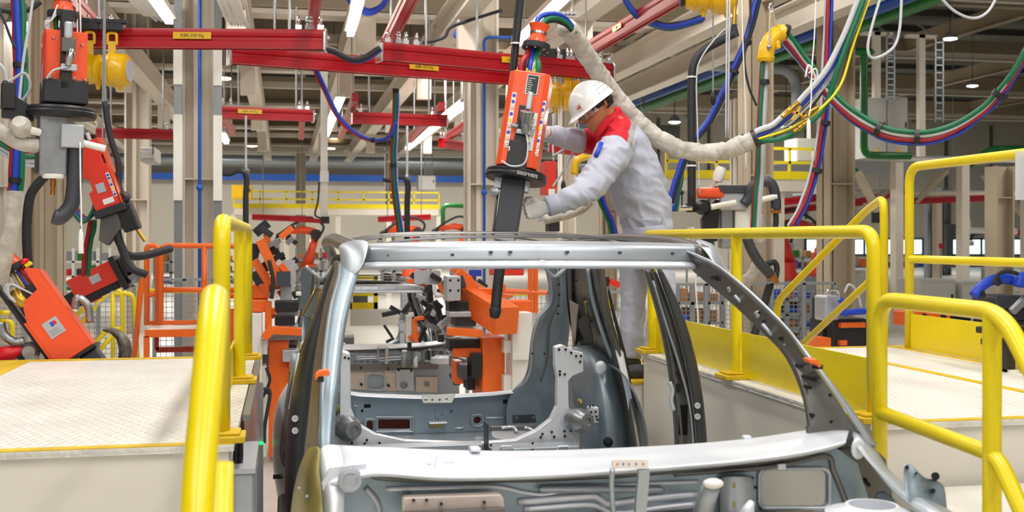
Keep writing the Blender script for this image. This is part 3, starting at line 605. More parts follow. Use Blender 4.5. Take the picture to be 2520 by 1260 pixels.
# ---- firewall
YF = 2.80
def ff(px, py): return P(px, py, YF)
fo = [(838, 1185), (905, 1150), (1300, 1160), (1660, 1138), (2040, 1090), (2110, 1140), (2160, 1300), (2160, 1540), (830, 1540)]
MB().plate(fo, [rrect(1874, 1158, 2036, 1246, 16)], ff, (0, .012, 0)).out('firewall', 'galv_blue', car)
MB().rows([[P(x, y, Y) for x, y in ((905, 1170), (1000, 1178), (1300, 1180), (1700, 1156), (2030, 1112))] for Y in (2.79, 2.775)]+[[P(x, y+12, 2.79) for x, y in ((905, 1170), (1000, 1178), (1300, 1180), (1700, 1156), (2030, 1112))]]).out('firewall_lip', 'galv_dark', car, sub=1, solid=.004)
for pts, r, m in (([(950, 1204), (1100, 1199), (1220, 1198), (1290, 1212), (1340, 1216), (1400, 1204), (1500, 1196), (1600, 1190), (1720, 1186)], .0055, 'galv_light'), ([(1275, 1236), (1440, 1222), (1470, 1224), (1492, 1240), (1520, 1238), (1600, 1226), (1715, 1216)], .009, 'galv_light'), ([(1290, 1254), (1440, 1243), (1480, 1252), (1500, 1262), (1540, 1262), (1620, 1250), (1712, 1240)], .008, 'galv_light'), ([(1600, 1254), (1712, 1246)], .006, 'galv_light'),
                  ([(1660, 1166), (1900, 1148), (2030, 1122), (2052, 1160), (2080, 1230), (2100, 1300)], .008, 'galv_dark'), ([(1000, 1215), (1004, 1260)], .012, 'galv_blue'), ([(900, 1200), (930, 1240), (935, 1290)], .008, 'galv')):
    MB().tube(catmull([P(x, y, YF-.004) for x, y in pts], 6), r, 8).out('pressed_bead', m, car, smooth='all')
MB().tube([P(x, y, YF-.003) for x, y in rrect(1868, 1153, 2042, 1251, 18)], .006, 8, closed=True).out('opening_rim', 'galv', car, smooth='all')
MB().rows([[P(x, 1192+4*abs(x-1460)/200, 2.79), P(x, 1204, 2.77), P(x, 1214, 2.79)] for x in (1320, 1400, 1460, 1560, 1640)]).out('pressed_panel', 'galv', car, sub=1, solid=.004)
bp = MB().plate([(990, 1230), (995, 1224), (1232, 1216), (1240, 1226), (1243, 1300), (992, 1300)], [], lambda x, y: P(x, y, 2.70), (0, .03, 0)).out('pedal_bracket', mat('primer_pink', '#c9bab2', .4, .3), car, bevel=.006)
MB().b2(P(992, 1258, 2.69), P(1243, 1300, 2.66)).out('bracket_lip', 'galv_dark', bp)
q = MB()
for px, py in ((1018, 1231), (1050, 1231), (1086, 1240), (1192, 1236)): q.cyl(P(px, py, 2.69), P(px, py, 2.70), .004, seg=8)
q.out('bracket_holes', 'hole', bp, kind='stuff')
br = MB().plate(rrect(1508, 1131, 1596, 1154, 6), [], lambda x, y: P(x, y, 2.665), (0, .01, 0)).out('column_mount', 'white_paint', car, bevel=.003)
for px, m in ((1520, 'signal_red'), (1534, 'blue_ink'), (1548, 'signal_red'), (1566, 'blue_ink'), (1583, 'signal_red')): MB().cyl(P(px, 1142, 2.660), P(px, 1142, 2.668), .0022, seg=8).out('dot', m, br)
MB().tube(catmull([P(1507, 1154, 2.665), P(1505, 1200, 2.67), P(1512, 1300, 2.72)], 5), .007, 6).out('mount_arm', 'galv', br, smooth='all'); MB().beam(P(1584, 1154, 2.67), P(1572, 1300, 2.7), .03, .012).out('mount_arm', 'galv', br)
rd = MB().tube([P(1752, 1196, 2.62), P(1738, 1230, 2.66), P(1718, 1310, 2.72)], [.022, .024, .028], 10).out('steering_bracket', 'galv', car, smooth='all')
MB().ball(P(1755, 1190, 2.61), (.027, .022, .013)).out('bracket_cap', 'white_paint', rd, smooth='all')
MB().rows([[P(x, y, 2.79-(.03 if 1790 < x < 1840 else 0)) for x in (1770, 1800, 1830, 1856)] for y in (1172, 1190, 1240, 1330)]).out('pressed_panel', 'galv', car, sub=2, solid=.004)
for py in (1193, 1240): MB().b2(P(1802, py-6, 2.765), P(1818, py+8, 2.76)).out('square_hole', 'olive', car)
MB().tube([P(1850, 1234, 2.65), P(1838, 1262, 2.66), P(1826, 1310, 2.7)], [.008, .02, .03], 8).out('bracket', 'galv_light', car, smooth='all')
q = MB()
for px, py in ((1852, 1177), (1860, 1200), (1866, 1226), (1872, 1250), (1930, 1140)): q.cyl(P(px, py, YF-.006), P(px, py, YF), .004, seg=8)
q.out('firewall_holes', 'hole', car, kind='stuff')
MB().b2(P(1915, 1143, YF-.02), P(1930, 1153, YF-.01)).out('stud', 'galv_light', car)
lowm = mat('dash_primer', '#b9b0a4', .4, .35)
MB().plate([(1150, 1300), (1640, 1285), (1640, 1535), (1150, 1535)], [rrect(1390, 1390, 1535, 1525, 40)], lambda x, y: P(x, y, 2.775), (0, .01, 0)).out('lower_dash', lowm, car)
MB().tube([P(x, y, 2.77) for x, y in rrect(1375, 1378, 1550, 1532, 44)], .008, 8, closed=True).out('opening_rim', 'galv', car, smooth='all')
MB().plate([(1650, 1330), (1800, 1325), (1800, 1535), (1650, 1535)], [circ(1715, 1485, 34)], lambda x, y: P(x, y, 2.74), (0, .02, 0)).out('heater_plate', 'galv', car, bevel=.004)
MB().plate([(1812, 1400), (1990, 1395), (1990, 1535), (1812, 1535)], [circ(1900, 1460, 26)], lambda x, y: P(x, y, 2.77), (0, .012, 0)).out('lower_dash', lowm, car)
MB().b2(P(1150, 1298, 2.77), P(2010, 1330, 2.74)).out('dash_beam', 'galv_dark', car, bevel=.004)
q = MB()
for x in range(1180, 2000, 55): q.cyl(P(x, 1284, 2.735), P(x, 1284, 2.745), .007, seg=8)
for x, y in ((1340, 1340), (1580, 1340), (1340, 1490), (1580, 1490), (1220, 1420), (1670, 1350), (1780, 1350)): q.cyl(P(x, y, 2.735), P(x, y, 2.78), .012, seg=8)
q.out('bolts', 'hole', car, kind='stuff')
# ---- right hinge pillar, apron and strut tower
MB().plate([(1988, 1050), (2095, 1048), (2180, 1130), (2210, 1300), (2080, 1300), (2050, 1150), (1990, 1095)], [], lambda x, y: P(x, y, 2.86), (0, .012, 0)).out('hinge_pillar', 'galv_dark', car)
MB().rows([[P(x, y, Y) for x, y, Y in r] for r in (((2092, 1052, 2.86), (2118, 1062, 2.84), (2138, 1076, 2.88)), ((2100, 1092, 2.80), (2130, 1098, 2.78), (2160, 1110, 2.84)), ((2126, 1126, 2.72), (2152, 1130, 2.70), (2182, 1150, 2.78)), ((2160, 1166, 2.62), (2182, 1160, 2.60), (2216, 1186, 2.70)), ((2196, 1216, 2.50), (2226, 1196, 2.48), (2262, 1216, 2.60)), ((2256, 1262, 2.38), (2296, 1232, 2.36), (2340, 1258, 2.48)), ((2330, 1310, 2.28), (2370, 1280, 2.26), (2410, 1300, 2.36)))]).out('apron_rail', 'galv', car, sub=2, solid=.005)
MB().ball(P(2112, 1104, 2.785), (.022, .006, .03), M2=Matrix.Identity(4)).out('oval_opening', 'galv_light', car, smooth='all')
MB().rows([[P(x, y, Y) for x, y, Y in r] for r in (((2150, 1180, 2.78), (2200, 1220, 2.6)), ((2130, 1300, 2.78), (2260, 1300, 2.5)))]).out('apron_panel', 'galv_blue', car, sub=1, solid=.005)
c = P(2146, 1262, 2.45); MB().lathe([(.115, -.05), (.11, .0), (.07, .012), (.062, .02), (.055, .02), (.052, -.05)], 26, Matrix.Translation(c)).out('strut_tower', 'galv_light', car, smooth=True)
fb = []
for k in range(8):
    px = 2222+k*15; fb.append([P(px, 1131+k*9+(10 if k in (3, 4) else 0), 2.46-(.012 if k in (2, 3) else 0)), P(px+2, 1180+k*8, 2.45-(.012 if k in (2, 3) else 0)), P(px+8, 1235+k*6, 2.42)])
MB().rows(fb).out('fender_bracket', 'galv_blue', car, sub=1, solid=.004)
q = MB()
for px, py, r in ((2232, 1150, .005), (2302, 1172, .010), (2296, 1208, .006), (2255, 1165, .003)): q.cyl(P(px, py, 2.43), P(px, py, 2.47), r, seg=10)
q.out('bracket_holes', 'hole', car, kind='stuff')
for a, b in (((2082, 1124), (2090, 1136)), ((2096, 1150), (2110, 1168)), ((2128, 1178), (2140, 1196)), ((2070, 1116), (2078, 1130))): MB().tube([P(*a, 2.85), P(*b, 2.85)], .005, 6).out('slot', 'hole', car)
# ---- left hinge pillar with its yellow-oiled outer skin
patch('hinge_pillar_skin', [[(758, 1098, 2.95), (772, 1098, 2.84), (792, 1094, 2.82)], [(738, 1140, 2.95), (758, 1145, 2.80), (785, 1148, 2.78)], [(724, 1190, 2.95), (746, 1195, 2.76), (790, 1192, 2.74)], [(716, 1240, 2.95), (740, 1245, 2.72), (796, 1240, 2.70)], [(708, 1320, 2.95), (736, 1320, 2.68), (800, 1320, 2.66)]], 'olive', car)
patch('hinge_pillar', [[(784, 1094, 2.84), (815, 1092, 2.82), (842, 1092, 2.84)], [(782, 1146, 2.80), (806, 1150, 2.76), (850, 1150, 2.78)], [(790, 1200, 2.76), (812, 1205, 2.72), (850, 1205, 2.74)], [(796, 1320, 2.70), (820, 1320, 2.67), (846, 1320, 2.70)]], 'galv_light', car)
c = P(862, 1182, 2.72); MB().lathe([(.030, -.006), (.028, .001), (.018, .003), (.016, -.001), (.004, .0)], 20, Matrix.Translation(c) @ Matrix.Rotation(R(84), 4, 'X')).out('mount_boss', 'galv', car, smooth=True)
MB().plate([(812, 1150), (900, 1140), (905, 1160), (870, 1205), (846, 1215), (842, 1320), (806, 1320), (790, 1190)], [], lambda x, y: P(x, y, 2.745), (0, .01, 0)).out('corner_gusset', 'galv_light', car, bevel=.006)
for px, py, r in ((755, 1222, .004), (768, 1245, .007), (735, 1202, .004)): MB().ball(P(px, py, 2.73), r).out('stud', 'galv', car, smooth='all')
# small side brackets with bright edges on the rear door openings
for pts, Y in (([(744, 776), (778, 708), (789, 712), (781, 742), (776, 764), (768, 786)], 5.35), ([(1440, 742), (1452, 740), (1472, 764), (1456, 780), (1446, 776)], 5.2)):
    sb = MB().plate(pts, [], lambda x, y: P(x, y, Y), (0, .03, 0)).out('side_bracket', 'galv_blue', car)
    MB().tube([P(x, y, Y-.004) for x, y in pts], .005, 6, closed=True).out('bracket_edge', 'brass', sb, smooth='all')
# ---- second shell further down the line
car2 = dup(car, (.07, 7.93, -.455), 'second bare car shell further back, seen through the windscreen of the first')
for x in (CXC-.45, CXC+.45):
    t = thing('conveyor_skid', 'steel skid beam under the '+('left' if x < CXC else 'right')+' side of the first car shell', 'conveyor', (x, 4.2, 0))
    MB().b2((x-.05, 3.0, ZC-1.36), (x+.05, 6.2, ZC-1.27)).out('beam', 'steel', t)
    for y in (3.3, 5.6): MB().b2((x-.05, y, .0), (x+.05, y+.14, ZC-1.36)).out('support', 'steel', t)
# orange clips on the windscreen pillars
for pts, Y, lab in ((((775, 928), (778, 920), (786, 914), (811, 911), (811, 925), (784, 927), (778, 938)), 2.87, 'small orange plastic clip on the left windscreen pillar'), (((1990, 884), (2012, 883), (2018, 897), (2024, 900), (2018, 906), (2008, 896), (1996, 895)), 2.84, 'small orange plastic clip on the right windscreen pillar')):
    t = thing('clip', lab, 'clip', P(*pts[0], Y)); MB().plate(pts, [], lambda x, y: P(x, y, Y), (0, .04, 0)).out('jaw', 'orange', t, bevel=.003)
    x, y = pts[5]; MB().box(P(x+4, y+6, Y+.02), (.018, .03, .012)).out('pad', 'black', t)
# ================================================================ the worker
def etube(mb, pts, rad, side, seg=16, n=4):
    """loft of ellipses; rad = (along side, across)"""
    pts = [Vector(p) for p in pts]; side = Vector(side)
    cp = catmull(pts, n); cr = catmull([Vector((a, b, 0)) for a, b in rad], n)
    vs, fs = [], []; N = len(cp)
    for i in range(N):
        d = (cp[min(i+1, N-1)]-cp[max(i-1, 0)]).normalized(); a = (side-d*side.dot(d)).normalized(); b = d.cross(a)
        for k in range(seg):
            t = 2*math.pi*k/seg; vs.append(cp[i]+a*math.cos(t)*cr[i].x+b*math.sin(t)*cr[i].y)
    for i in range(N-1):
        for k in range(seg): l = (k+1) % seg; fs.append((i*seg+k, i*seg+l, (i+1)*seg+l, (i+1)*seg+k))
    fs.append(tuple(range(seg))[::-1]); fs.append(tuple((N-1)*seg+k for k in range(seg)))
    mb._add(vs, fs)
def fuse(mb, name, mats, parent, voxel=.008, smooth=6, paint=None, disp=None, label=None):
    o = mb.out('tmp', mats[0]); q = o.modifiers.new('r', 'REMESH'); q.mode = 'VOXEL'; q.voxel_size = voxel
    q = o.modifiers.new('s', 'SMOOTH'); q.factor = .6; q.iterations = smooth
    dg = bpy.context.evaluated_depsgraph_get(); me = bpy.data.meshes.new_from_object(o.evaluated_get(dg))
    bpy.data.objects.remove(o)
    if disp:
        nr = [v.normal.copy() for v in me.vertices]
        for v, n in zip(me.vertices, nr): v.co += n*disp(v.co, n)
    me.materials.clear()
    for m in mats: me.materials.append(M[m] if isinstance(m, str) else m)
    if paint:
        for p in me.polygons: p.material_index = paint(p.center, p.normal)
    me.polygons.foreach_set('use_smooth', [True]*len(me.polygons)); me.name = name
    o = bpy.data.objects.new(name, me); C.objects.link(o); o.parent = parent; o.matrix_parent_inverse = Matrix.Translation(-parent.location)
    if label: o['label'] = label
    return o
mat('skin', '#b87650', .5, var=.05); mat('cloth', '#b4b7c6', .85, var=.04, scale=30, bump=.15, bscale=300); mat('cloth_red', '#c81428', .8, var=.05, scale=30); mat('reflect', '#9a9a9a', .5, var=.04)
mat('glove', '#d9d7d2', .9, var=.05, scale=40, bump=.2, bscale=200); mat('shoe', '#34343c', .6, var=.1); mat('helmet', '#f2f2f2', .28, var=.01, coat=.3); mat('hair', '#17130f', .6, var=.2, scale=60)
WY = 6.03
P_ = P
def PW(px, py, Y): return P_(px, py, Y+.13)
wk = thing('person', 'person in white hard hat and grey work suit bending over the weld gun', 'person', (1.95, WY, .985))
S = Vector((0, 1, 0))
tors = [PW(1600, 640, 5.9), PW(1596, 585, 5.9), PW(1588, 530, 5.9), PW(1572, 470, 5.9), PW(1550, 410, 5.9), PW(1527, 355, 5.9), PW(1512, 318, 5.9), PW(1504, 288, 5.9)]
trad = [(.165, .115), (.175, .125), (.19, .145), (.205, .162), (.215, .158), (.215, .138), (.175, .105), (.08, .068)]
armN = [P(1528, 352, 5.87), P(1512, 372, 5.79), P(1486, 412, 5.70), P(1446, 462, 5.58), P(1400, 490, 5.50), P(1350, 508, 5.50)]
aradN = [(.085, .09), (.095, .1), (.092, .095), (.078, .082), (.062, .064), (.046, .048)]
armF = [P(1516, 345, 6.15), P(1490, 345, 6.22), P(1436, 348, 6.2), P(1385, 338, 6.05), P(1346, 326, 5.90)]
aradF = [(.08, .085), (.085, .085), (.075, .075), (.06, .062), (.042, .042)]
legN = [PW(1612, 600, 5.8), PW(1626, 680, 5.78), PW(1628, 750, 5.76), PW(1618, 830, 5.74), PW(1610, 896, 5.74)]
legF = [PW(1586, 600, 6.0), PW(1560, 670, 6.0), PW(1560, 750, 5.99), PW(1556, 830, 5.98), PW(1550, 880, 5.98)]
lrad = [(.095, .095), (.085, .082), (.076, .074), (.07, .068), (.066, .066)]
# head frame
hc = PW(1472, 262, 5.88); t38 = R(38)
hf = Vector((-math.cos(t38), -.12, -math.sin(t38))).normalized(); hu = Vector((-math.sin(t38), 0, math.cos(t38))); hs = hu.cross(hf).normalized(); hu = hf.cross(hs)
def H(f, u, s=0): return hc+hf*f+hu*u+hs*s
def head(mb):
    vs, fs = [], []; sl = [(-.104, .078, .022, .022), (-.094, .072, .042, .04), (-.07, .05, .068, .055), (-.04, .034, .088, .066), (0, .024, .1, .074), (.04, .014, .106, .077), (.08, .005, .104, .074), (.11, 0, .088, .06), (.13, 0, .05, .035)]
    for u, cf, hl, hw in sl:
        for k in range(20):
            a = 2*math.pi*k/20; vs.append(H(cf+hl*math.cos(a), u, hw*math.sin(a)))
    for i in range(len(sl)-1):
        for k in range(20): l = (k+1) % 20; fs.append((i*20+k, i*20+l, (i+1)*20+l, (i+1)*20+k))
    fs.append(tuple(range(20))); fs.append(tuple(160+k for k in range(20))); mb._add(vs, fs)
    mb.tube([H(.118, .03), H(.128, .012), H(.146, -.008), H(.132, -.018)], [.010, .012, .014, .010], 8)      # nose
    for s in (-1, 1): mb.ball(H(.135, -.012, s*.012), .010)
    mb.tube([H(.118, -.046, -.022), H(.128, -.045, 0), H(.118, -.046, .022)], [.006, .009, .006], 8); mb.tube([H(.114, -.056, -.02), H(.124, -.056, 0), H(.114, -.056, .02)], [.006, .009, .006], 8)
    mb.tube([H(.112, .034, -.04), H(.126, .034, 0), H(.112, .034, .04)], .010, 8)                            # brow
    mb.ball(H(.108, -.09), (.02, .02, .016))
    for s in (-1, 1):
        mb.tube([H(-.004, -.028, s*.074), H(-.012, -.006, s*.084), H(-.012, .018, s*.086), H(.004, .026, s*.082), H(.012, .012, s*.078)], [.008, .009, .010, .009, .006], 8)
b = MB(); head(b)
etube(b, [PW(1512, 318, 5.9), PW(1500, 292, 5.9), PW(1484, 278, 5.89)], [(.07, .07), (.058, .06), (.056, .06)], S, 14)
etube(b, tors, [(x*.88, y*.86) for x, y in trad], S)
for ar, rr in ((armN, aradN), (armF, aradF)): etube(b, ar, [(x*.72, y*.72) for x, y in rr], Vector((0, 0, 1)), 12)
for lg in (legN, legF): etube(b, lg, [(x*.8, y*.8) for x, y in lrad], S, 12)
body = fuse(b, 'body', ['skin'], wk, .0065, 4)
for s in (-1, 1):
    e = MB().ball(H(.106, .006, s*.034), .013).out('eye', 'white_plastic', wk, smooth='all'); MB().ball(H(.117, .004, s*.034), .006).out('iris', 'hair', e, smooth='all')
# hair under the hat
b = MB()
for i in range(26):
    a = math.pi*(.16+.68*i/25)+math.pi/2 if False else R(62+236*i/25)
    b.ball(H(.012+.102*math.cos(a), .028+.012*math.cos(a*2), .076*math.sin(a)), (.02, .02, .022))
for i in range(14): a = R(110+140*i/13); b.ball(H(.012+.1*math.cos(a), .0, .074*math.sin(a)), .016); b.ball(H(.012+.094*math.cos(a), -.025, .068*math.sin(a)), .012)
fuse(b, 'hair', ['hair'], wk, .005, 3)
# jacket
def seg_t(p, a, b): d = b-a; t = max(0, min(1, (p-a).dot(d)/d.dot(d))); return (p-(a+d*t)).length, t
pn = Vector((-.87, 0, .5)); pp = PW(1553, 342, 5.72)
def jpaint(c, n):
    for ar in (armN, armF):
        dd, t = seg_t(c, ar[1]+(ar[1]-ar[2])*.15, ar[2])
        if (ar is armN and c.y < 5.80 and t > .02) or (ar is armF and c.y > 6.19): return 0
    if c.z < PW(1500, 392, 5.8).z or c.x < PW(1452, 330, 5.9).x: return 0
    d = (c-pp).dot(pn)
    return 1 if d > .036 else (2 if d > 0 else 0)
def wrinkle(c, n):
    w = noise.noise(Vector((c.x*9, c.y*7, c.z*16)))*.008-abs(noise.noise(Vector((c.x*11+c.z*13, c.y*7, c.z*7-c.x*6))))*.022+.004
    if c.z < PW(1590, 540, 5.9).z: w += .006*math.sin(c.y*160+c.x*110)
    return w
b = MB(); etube(b, tors[1:], trad[1:], S, 24); etube(b, [PW(1516, 325, 5.9), PW(1503, 296, 5.9), PW(1494, 280, 5.895)], [(.12, .1), (.09, .085), (.083, .08)], S)
etube(b, armN, aradN, Vector((0, 0, 1))); etube(b, armF, aradF, Vector((0, 0, 1)))
for ar in (armN, armF): etube(b, [ar[0], (tors[5]+tors[6])/2], [(.09, .09), (.1, .1)], Vector((0, 0, 1)), 12, 3)
jk = fuse(b, 'jacket', ['cloth', 'cloth_red', 'reflect'], wk, .0075, 5, jpaint, wrinkle, label='pale grey work jacket with red yoke and silver stripe')
etube_b = MB(); etube(etube_b, [PW(1597, 592, 5.9), PW(1594, 572, 5.9), PW(1592, 556, 5.9)], [(.183, .134), (.187, .138), (.184, .136)], S, 40); etube_b.out('waistband', 'cloth', wk, smooth='all')
etube_b = MB(); etube(etube_b, [P(1372, 500, 5.50), P(1358, 505, 5.50), P(1346, 509, 5.50)], [(.053, .055), (.053, .055), (.051, .052)], Vector((0, 0, 1)), 20); etube_b.out('cuff', 'cloth', wk, smooth='all')
MB().tube([P(1480, 352, 5.672), P(1472, 372, 5.648), P(1466, 384, 5.632)], .012, 8).out('shoulder_tab', 'blue_plastic', wk, smooth='all', label='blue pen in the sleeve pocket')
MB().rows([[PW(1500, 285, 5.79), PW(1476, 300, 5.80), PW(1462, 330, 5.84)], [PW(1520, 284, 5.80), PW(1496, 312, 5.79), PW(1470, 345, 5.82)]]).out('collar', 'cloth_red', wk, sub=2, solid=.008)
# trousers
b = MB(); etube(b, [PW(1600, 560, 5.9), PW(1602, 600, 5.9), PW(1600, 655, 5.9)], [(.16, .11), (.17, .118), (.14, .1)], S)
for lg in (legN, legF): etube(b, lg, lrad, S)
fuse(b, 'trousers', ['cloth'], wk, .0075, 5, None, lambda c, n: noise.noise(Vector((c.x*12, c.y*12, c.z*9+c.x*8)))*.014+noise.noise(c*34)*.004)
MB().b2(PW(1642, 668, 5.70), PW(1660, 738, 5.72)).out('cargo_pocket', 'cloth', wk, bevel=.006)
# shoes
for lg, px0, px1, Y, zz in ((legN, 1548, 1640, 5.87, .985), (legF, 1490, 1575, 6.11, .985)):
    xa = P(px0, 915, Y).x; xb = P(px1, 915, Y).x; b = MB()
    b.ball(((xa+xb)/2-.05, Y, zz+.035), (.11, .048, .04)); b.ball((xa+.055, Y, zz+.034), (.055, .05, .036)); b.ball((xb-.05, Y, zz+.05), (.06, .044, .052)); b.tube([(xb-.055, Y, zz+.05), (xb-.05, Y, zz+.11)], .05, 12)
    b.box(((xa+xb)/2, Y, zz+.014), ((xb-xa)*.92, .085, .026))
    sh = fuse(b, 'shoe', ['shoe'], wk, .006, 5, None, lambda c, n: max(0, zz+.002-c.z) if c.z < zz+.002 else 0)
# gloves: palm, four bent fingers, thumb
def glove(wr, dirv, up, curl, name='glove', flip=1):
    d = dirv.normalized(); u = (up-d*up.dot(d)).normalized(); s = d.cross(u)*flip
    b = MB(); c = wr+d*.045
    etube(b, [wr-d*.03, wr+d*.01, wr+d*.05, wr+d*.09], [(.034, .030), (.036, .028), (.046, .026), (.044, .022)], u, 14)
    for k, (off, L) in enumerate(((.032, .072), (.011, .08), (-.011, .076), (-.031, .06))):
        p = wr+d*.082+u*off; pts = [p]; a = R(8)
        for j, f in enumerate((.42, .32, .26)):
            a += R(curl); p = p+(d*math.cos(a)+s*math.sin(a))*L*f; pts.append(p)
        b.tube(catmull(pts, 3), [.0115]*4+[.0105]*3+[.0095]*3, 8)
    p = wr+d*.03+u*.036; q = [p, p+d*.03+u*.02+s*.016, p+d*.058+u*.022+s*.036, p+d*.075+u*.012+s*.05]; b.tube(catmull(q, 3), .012, 8)
    return fuse(b, name, ['glove'], wk, .004, 4, None, lambda c, n: noise.noise(c*60)*.0015)
glove(P(1342, 511, 5.5), P(1300, 520, 5.5)-P(1342, 511, 5.5), Vector((0, .15, 1)), 32, flip=-1)
glove(P(1342, 325, 5.9), P(1315, 318, 5.78)-P(1342, 325, 5.9), Vector((0, 0, 1)), 30)
# hard hat
b = MB(); rows = []
for i in range(9):
    t = R(90*i/8); rw = []
    for k in range(33):
        a = 2*math.pi*k/32; ca, sa = math.cos(a), math.sin(a)
        rf = .142 if ca > 0 else .128
        rw.append(H(.012+rf*ca*math.cos(t), .036+.13*math.sin(t)-.012*math.cos(t)*(1-ca)*.5, .116*sa*math.cos(t)))
    rows.append(rw)
brim = [[H(.012+(.142 if math.cos(a) > 0 else .128)*math.cos(a)*1.03+max(0, math.cos(a))**2*.05, .028-.012*(1-math.cos(a))*.5-.008*max(0, math.cos(a)), .122*math.sin(a)) for a in [2*math.pi*k/32 for k in range(33)]]]
b.rows(brim+rows); hat = b.out('hard_hat', 'helmet', wk, sub=1, solid=.004)
MB().tube([H(.02+.0*i, .1+.0*i, 0) for i in range(2)], .001, 4)
q = MB()
def hatpt(f, s_, side=-1):
    ca = max(-1, min(1, f)); return ca
for i in range(6):
    for j in range(3):
        a = R(96+9*i+4*j); t = R(14+12*j); p = H(.012+(.142 if math.cos(a) > 0 else .128)*math.cos(a)*math.cos(t), .036+.13*math.sin(t)-.012*math.cos(t)*(1-math.cos(a))*.5, .116*math.sin(a)*math.cos(t))
        o = (p-H(.012, .036)).normalized(); q.cyl(p-o*.004, p+o*.002, .0024, seg=6)
q.out('vent_holes', 'hole', wk, kind='stuff')
a = R(36); t = R(14); p = H(.012+.142*math.cos(a)*math.cos(t), .036+.13*math.sin(t), .116*math.sin(a)*math.cos(t)); o = (p-H(.012, .03)).normalized(); m4 = frame(o, hu).to_4x4(); m4.translation = p+o*.001
bd = MB().box((0, 0, 0), (.05, .038, .006), m4).out('badge', 'white_paint', wk, bevel=.002); MB().box((0, -.004, .004), (.03, .006, .002), m4).box((.005, .004, .004), (.008, .008, .002), m4).out('badge_mark', 'signal_red', bd)
# safety glasses
b = MB(); rows = []
for u in (.026, .006, -.018): rows.append([H(.052+.082*math.cos(R(a)), u, .082*math.sin(R(a))) for a in range(-84, 85, 14)])
gm = mat('clear_plastic', '#fff4e0', .08, var=0, trans=.92); gl = b.rows(rows).out('safety_glasses', gm, wk, sub=1, solid=.002)
for s in (-1, 1):
    MB().beam(H(.05, .014, s*.082), H(-.01, .012, s*.083), .004, .009).out('temple', gm, gl)
    m4 = frame(hs*s, hu).to_4x4(); m4.translation = H(.058, .004, s*.086); tm = MB().prism([(-.013, -.011), (.013, -.011), (0, .013)], .003, m4).out('temple_mark', 'white_paint', gl); m4 = m4.copy(); m4.translation = H(.058, .004, s*.0875); MB().prism([(-.007, -.006), (.007, -.006), (0, .007)], .003, m4).out('temple_triangle', 'blue_plastic', gl)
# ================================================================ weld guns
def jit(i, k): return noise.noise(Vector((i*3.1, k*7.7, .5)))
def sleeve(name, label, pts, r, parent=None, amp=.10, mname='sleeve'):
    cp = catmull(pts, 22); b = MB(); n = len(cp); seg = 16; vs, fs = [], []; x = None; L = 0
    for i in range(n):
        d = (cp[min(i+1, n-1)]-cp[max(i-1, 0)]).normalized()
        if i: L += (cp[i]-cp[i-1]).length
        if x is None: x = frame(d).col[0].copy()
        x = (x-d*x.dot(d)).normalized(); y = d.cross(x)
        for k in range(seg):
            a = 2*math.pi*k/seg; q = r*(1+amp*.8*noise.noise(Vector((math.cos(a)*1.2, math.sin(a)*1.2, L/r*.6)))-amp*1.6*max(0, noise.noise(Vector((math.cos(a)*1.1, math.sin(a)*1.1+5, L/r*1.5))))+amp*.4)
            vs.append(cp[i]+(x*math.cos(a)+y*math.sin(a))*q)
    for i in range(n-1):
        for k in range(seg): l = (k+1) % seg; fs.append((i*seg+k, i*seg+l, (i+1)*seg+l, (i+1)*seg+k))
    fs.append(tuple(range(seg))); fs.append(tuple((n-1)*seg+k for k in range(seg))); b._add(vs, fs)
    o = b.out(name, mname, parent, smooth='all')
    if parent is None: tag(o, label, 'hose')
    return o
def gframe(O, up, toward):
    z = Vector(up).normalized(); y = -(Vector(toward)-z*Vector(toward).dot(z)).normalized(); x = y.cross(z)   # x right as seen from the front, -y faces the viewer
    m = Matrix((x, y, z)).transposed().to_4x4(); m.translation = Vector(O); return m
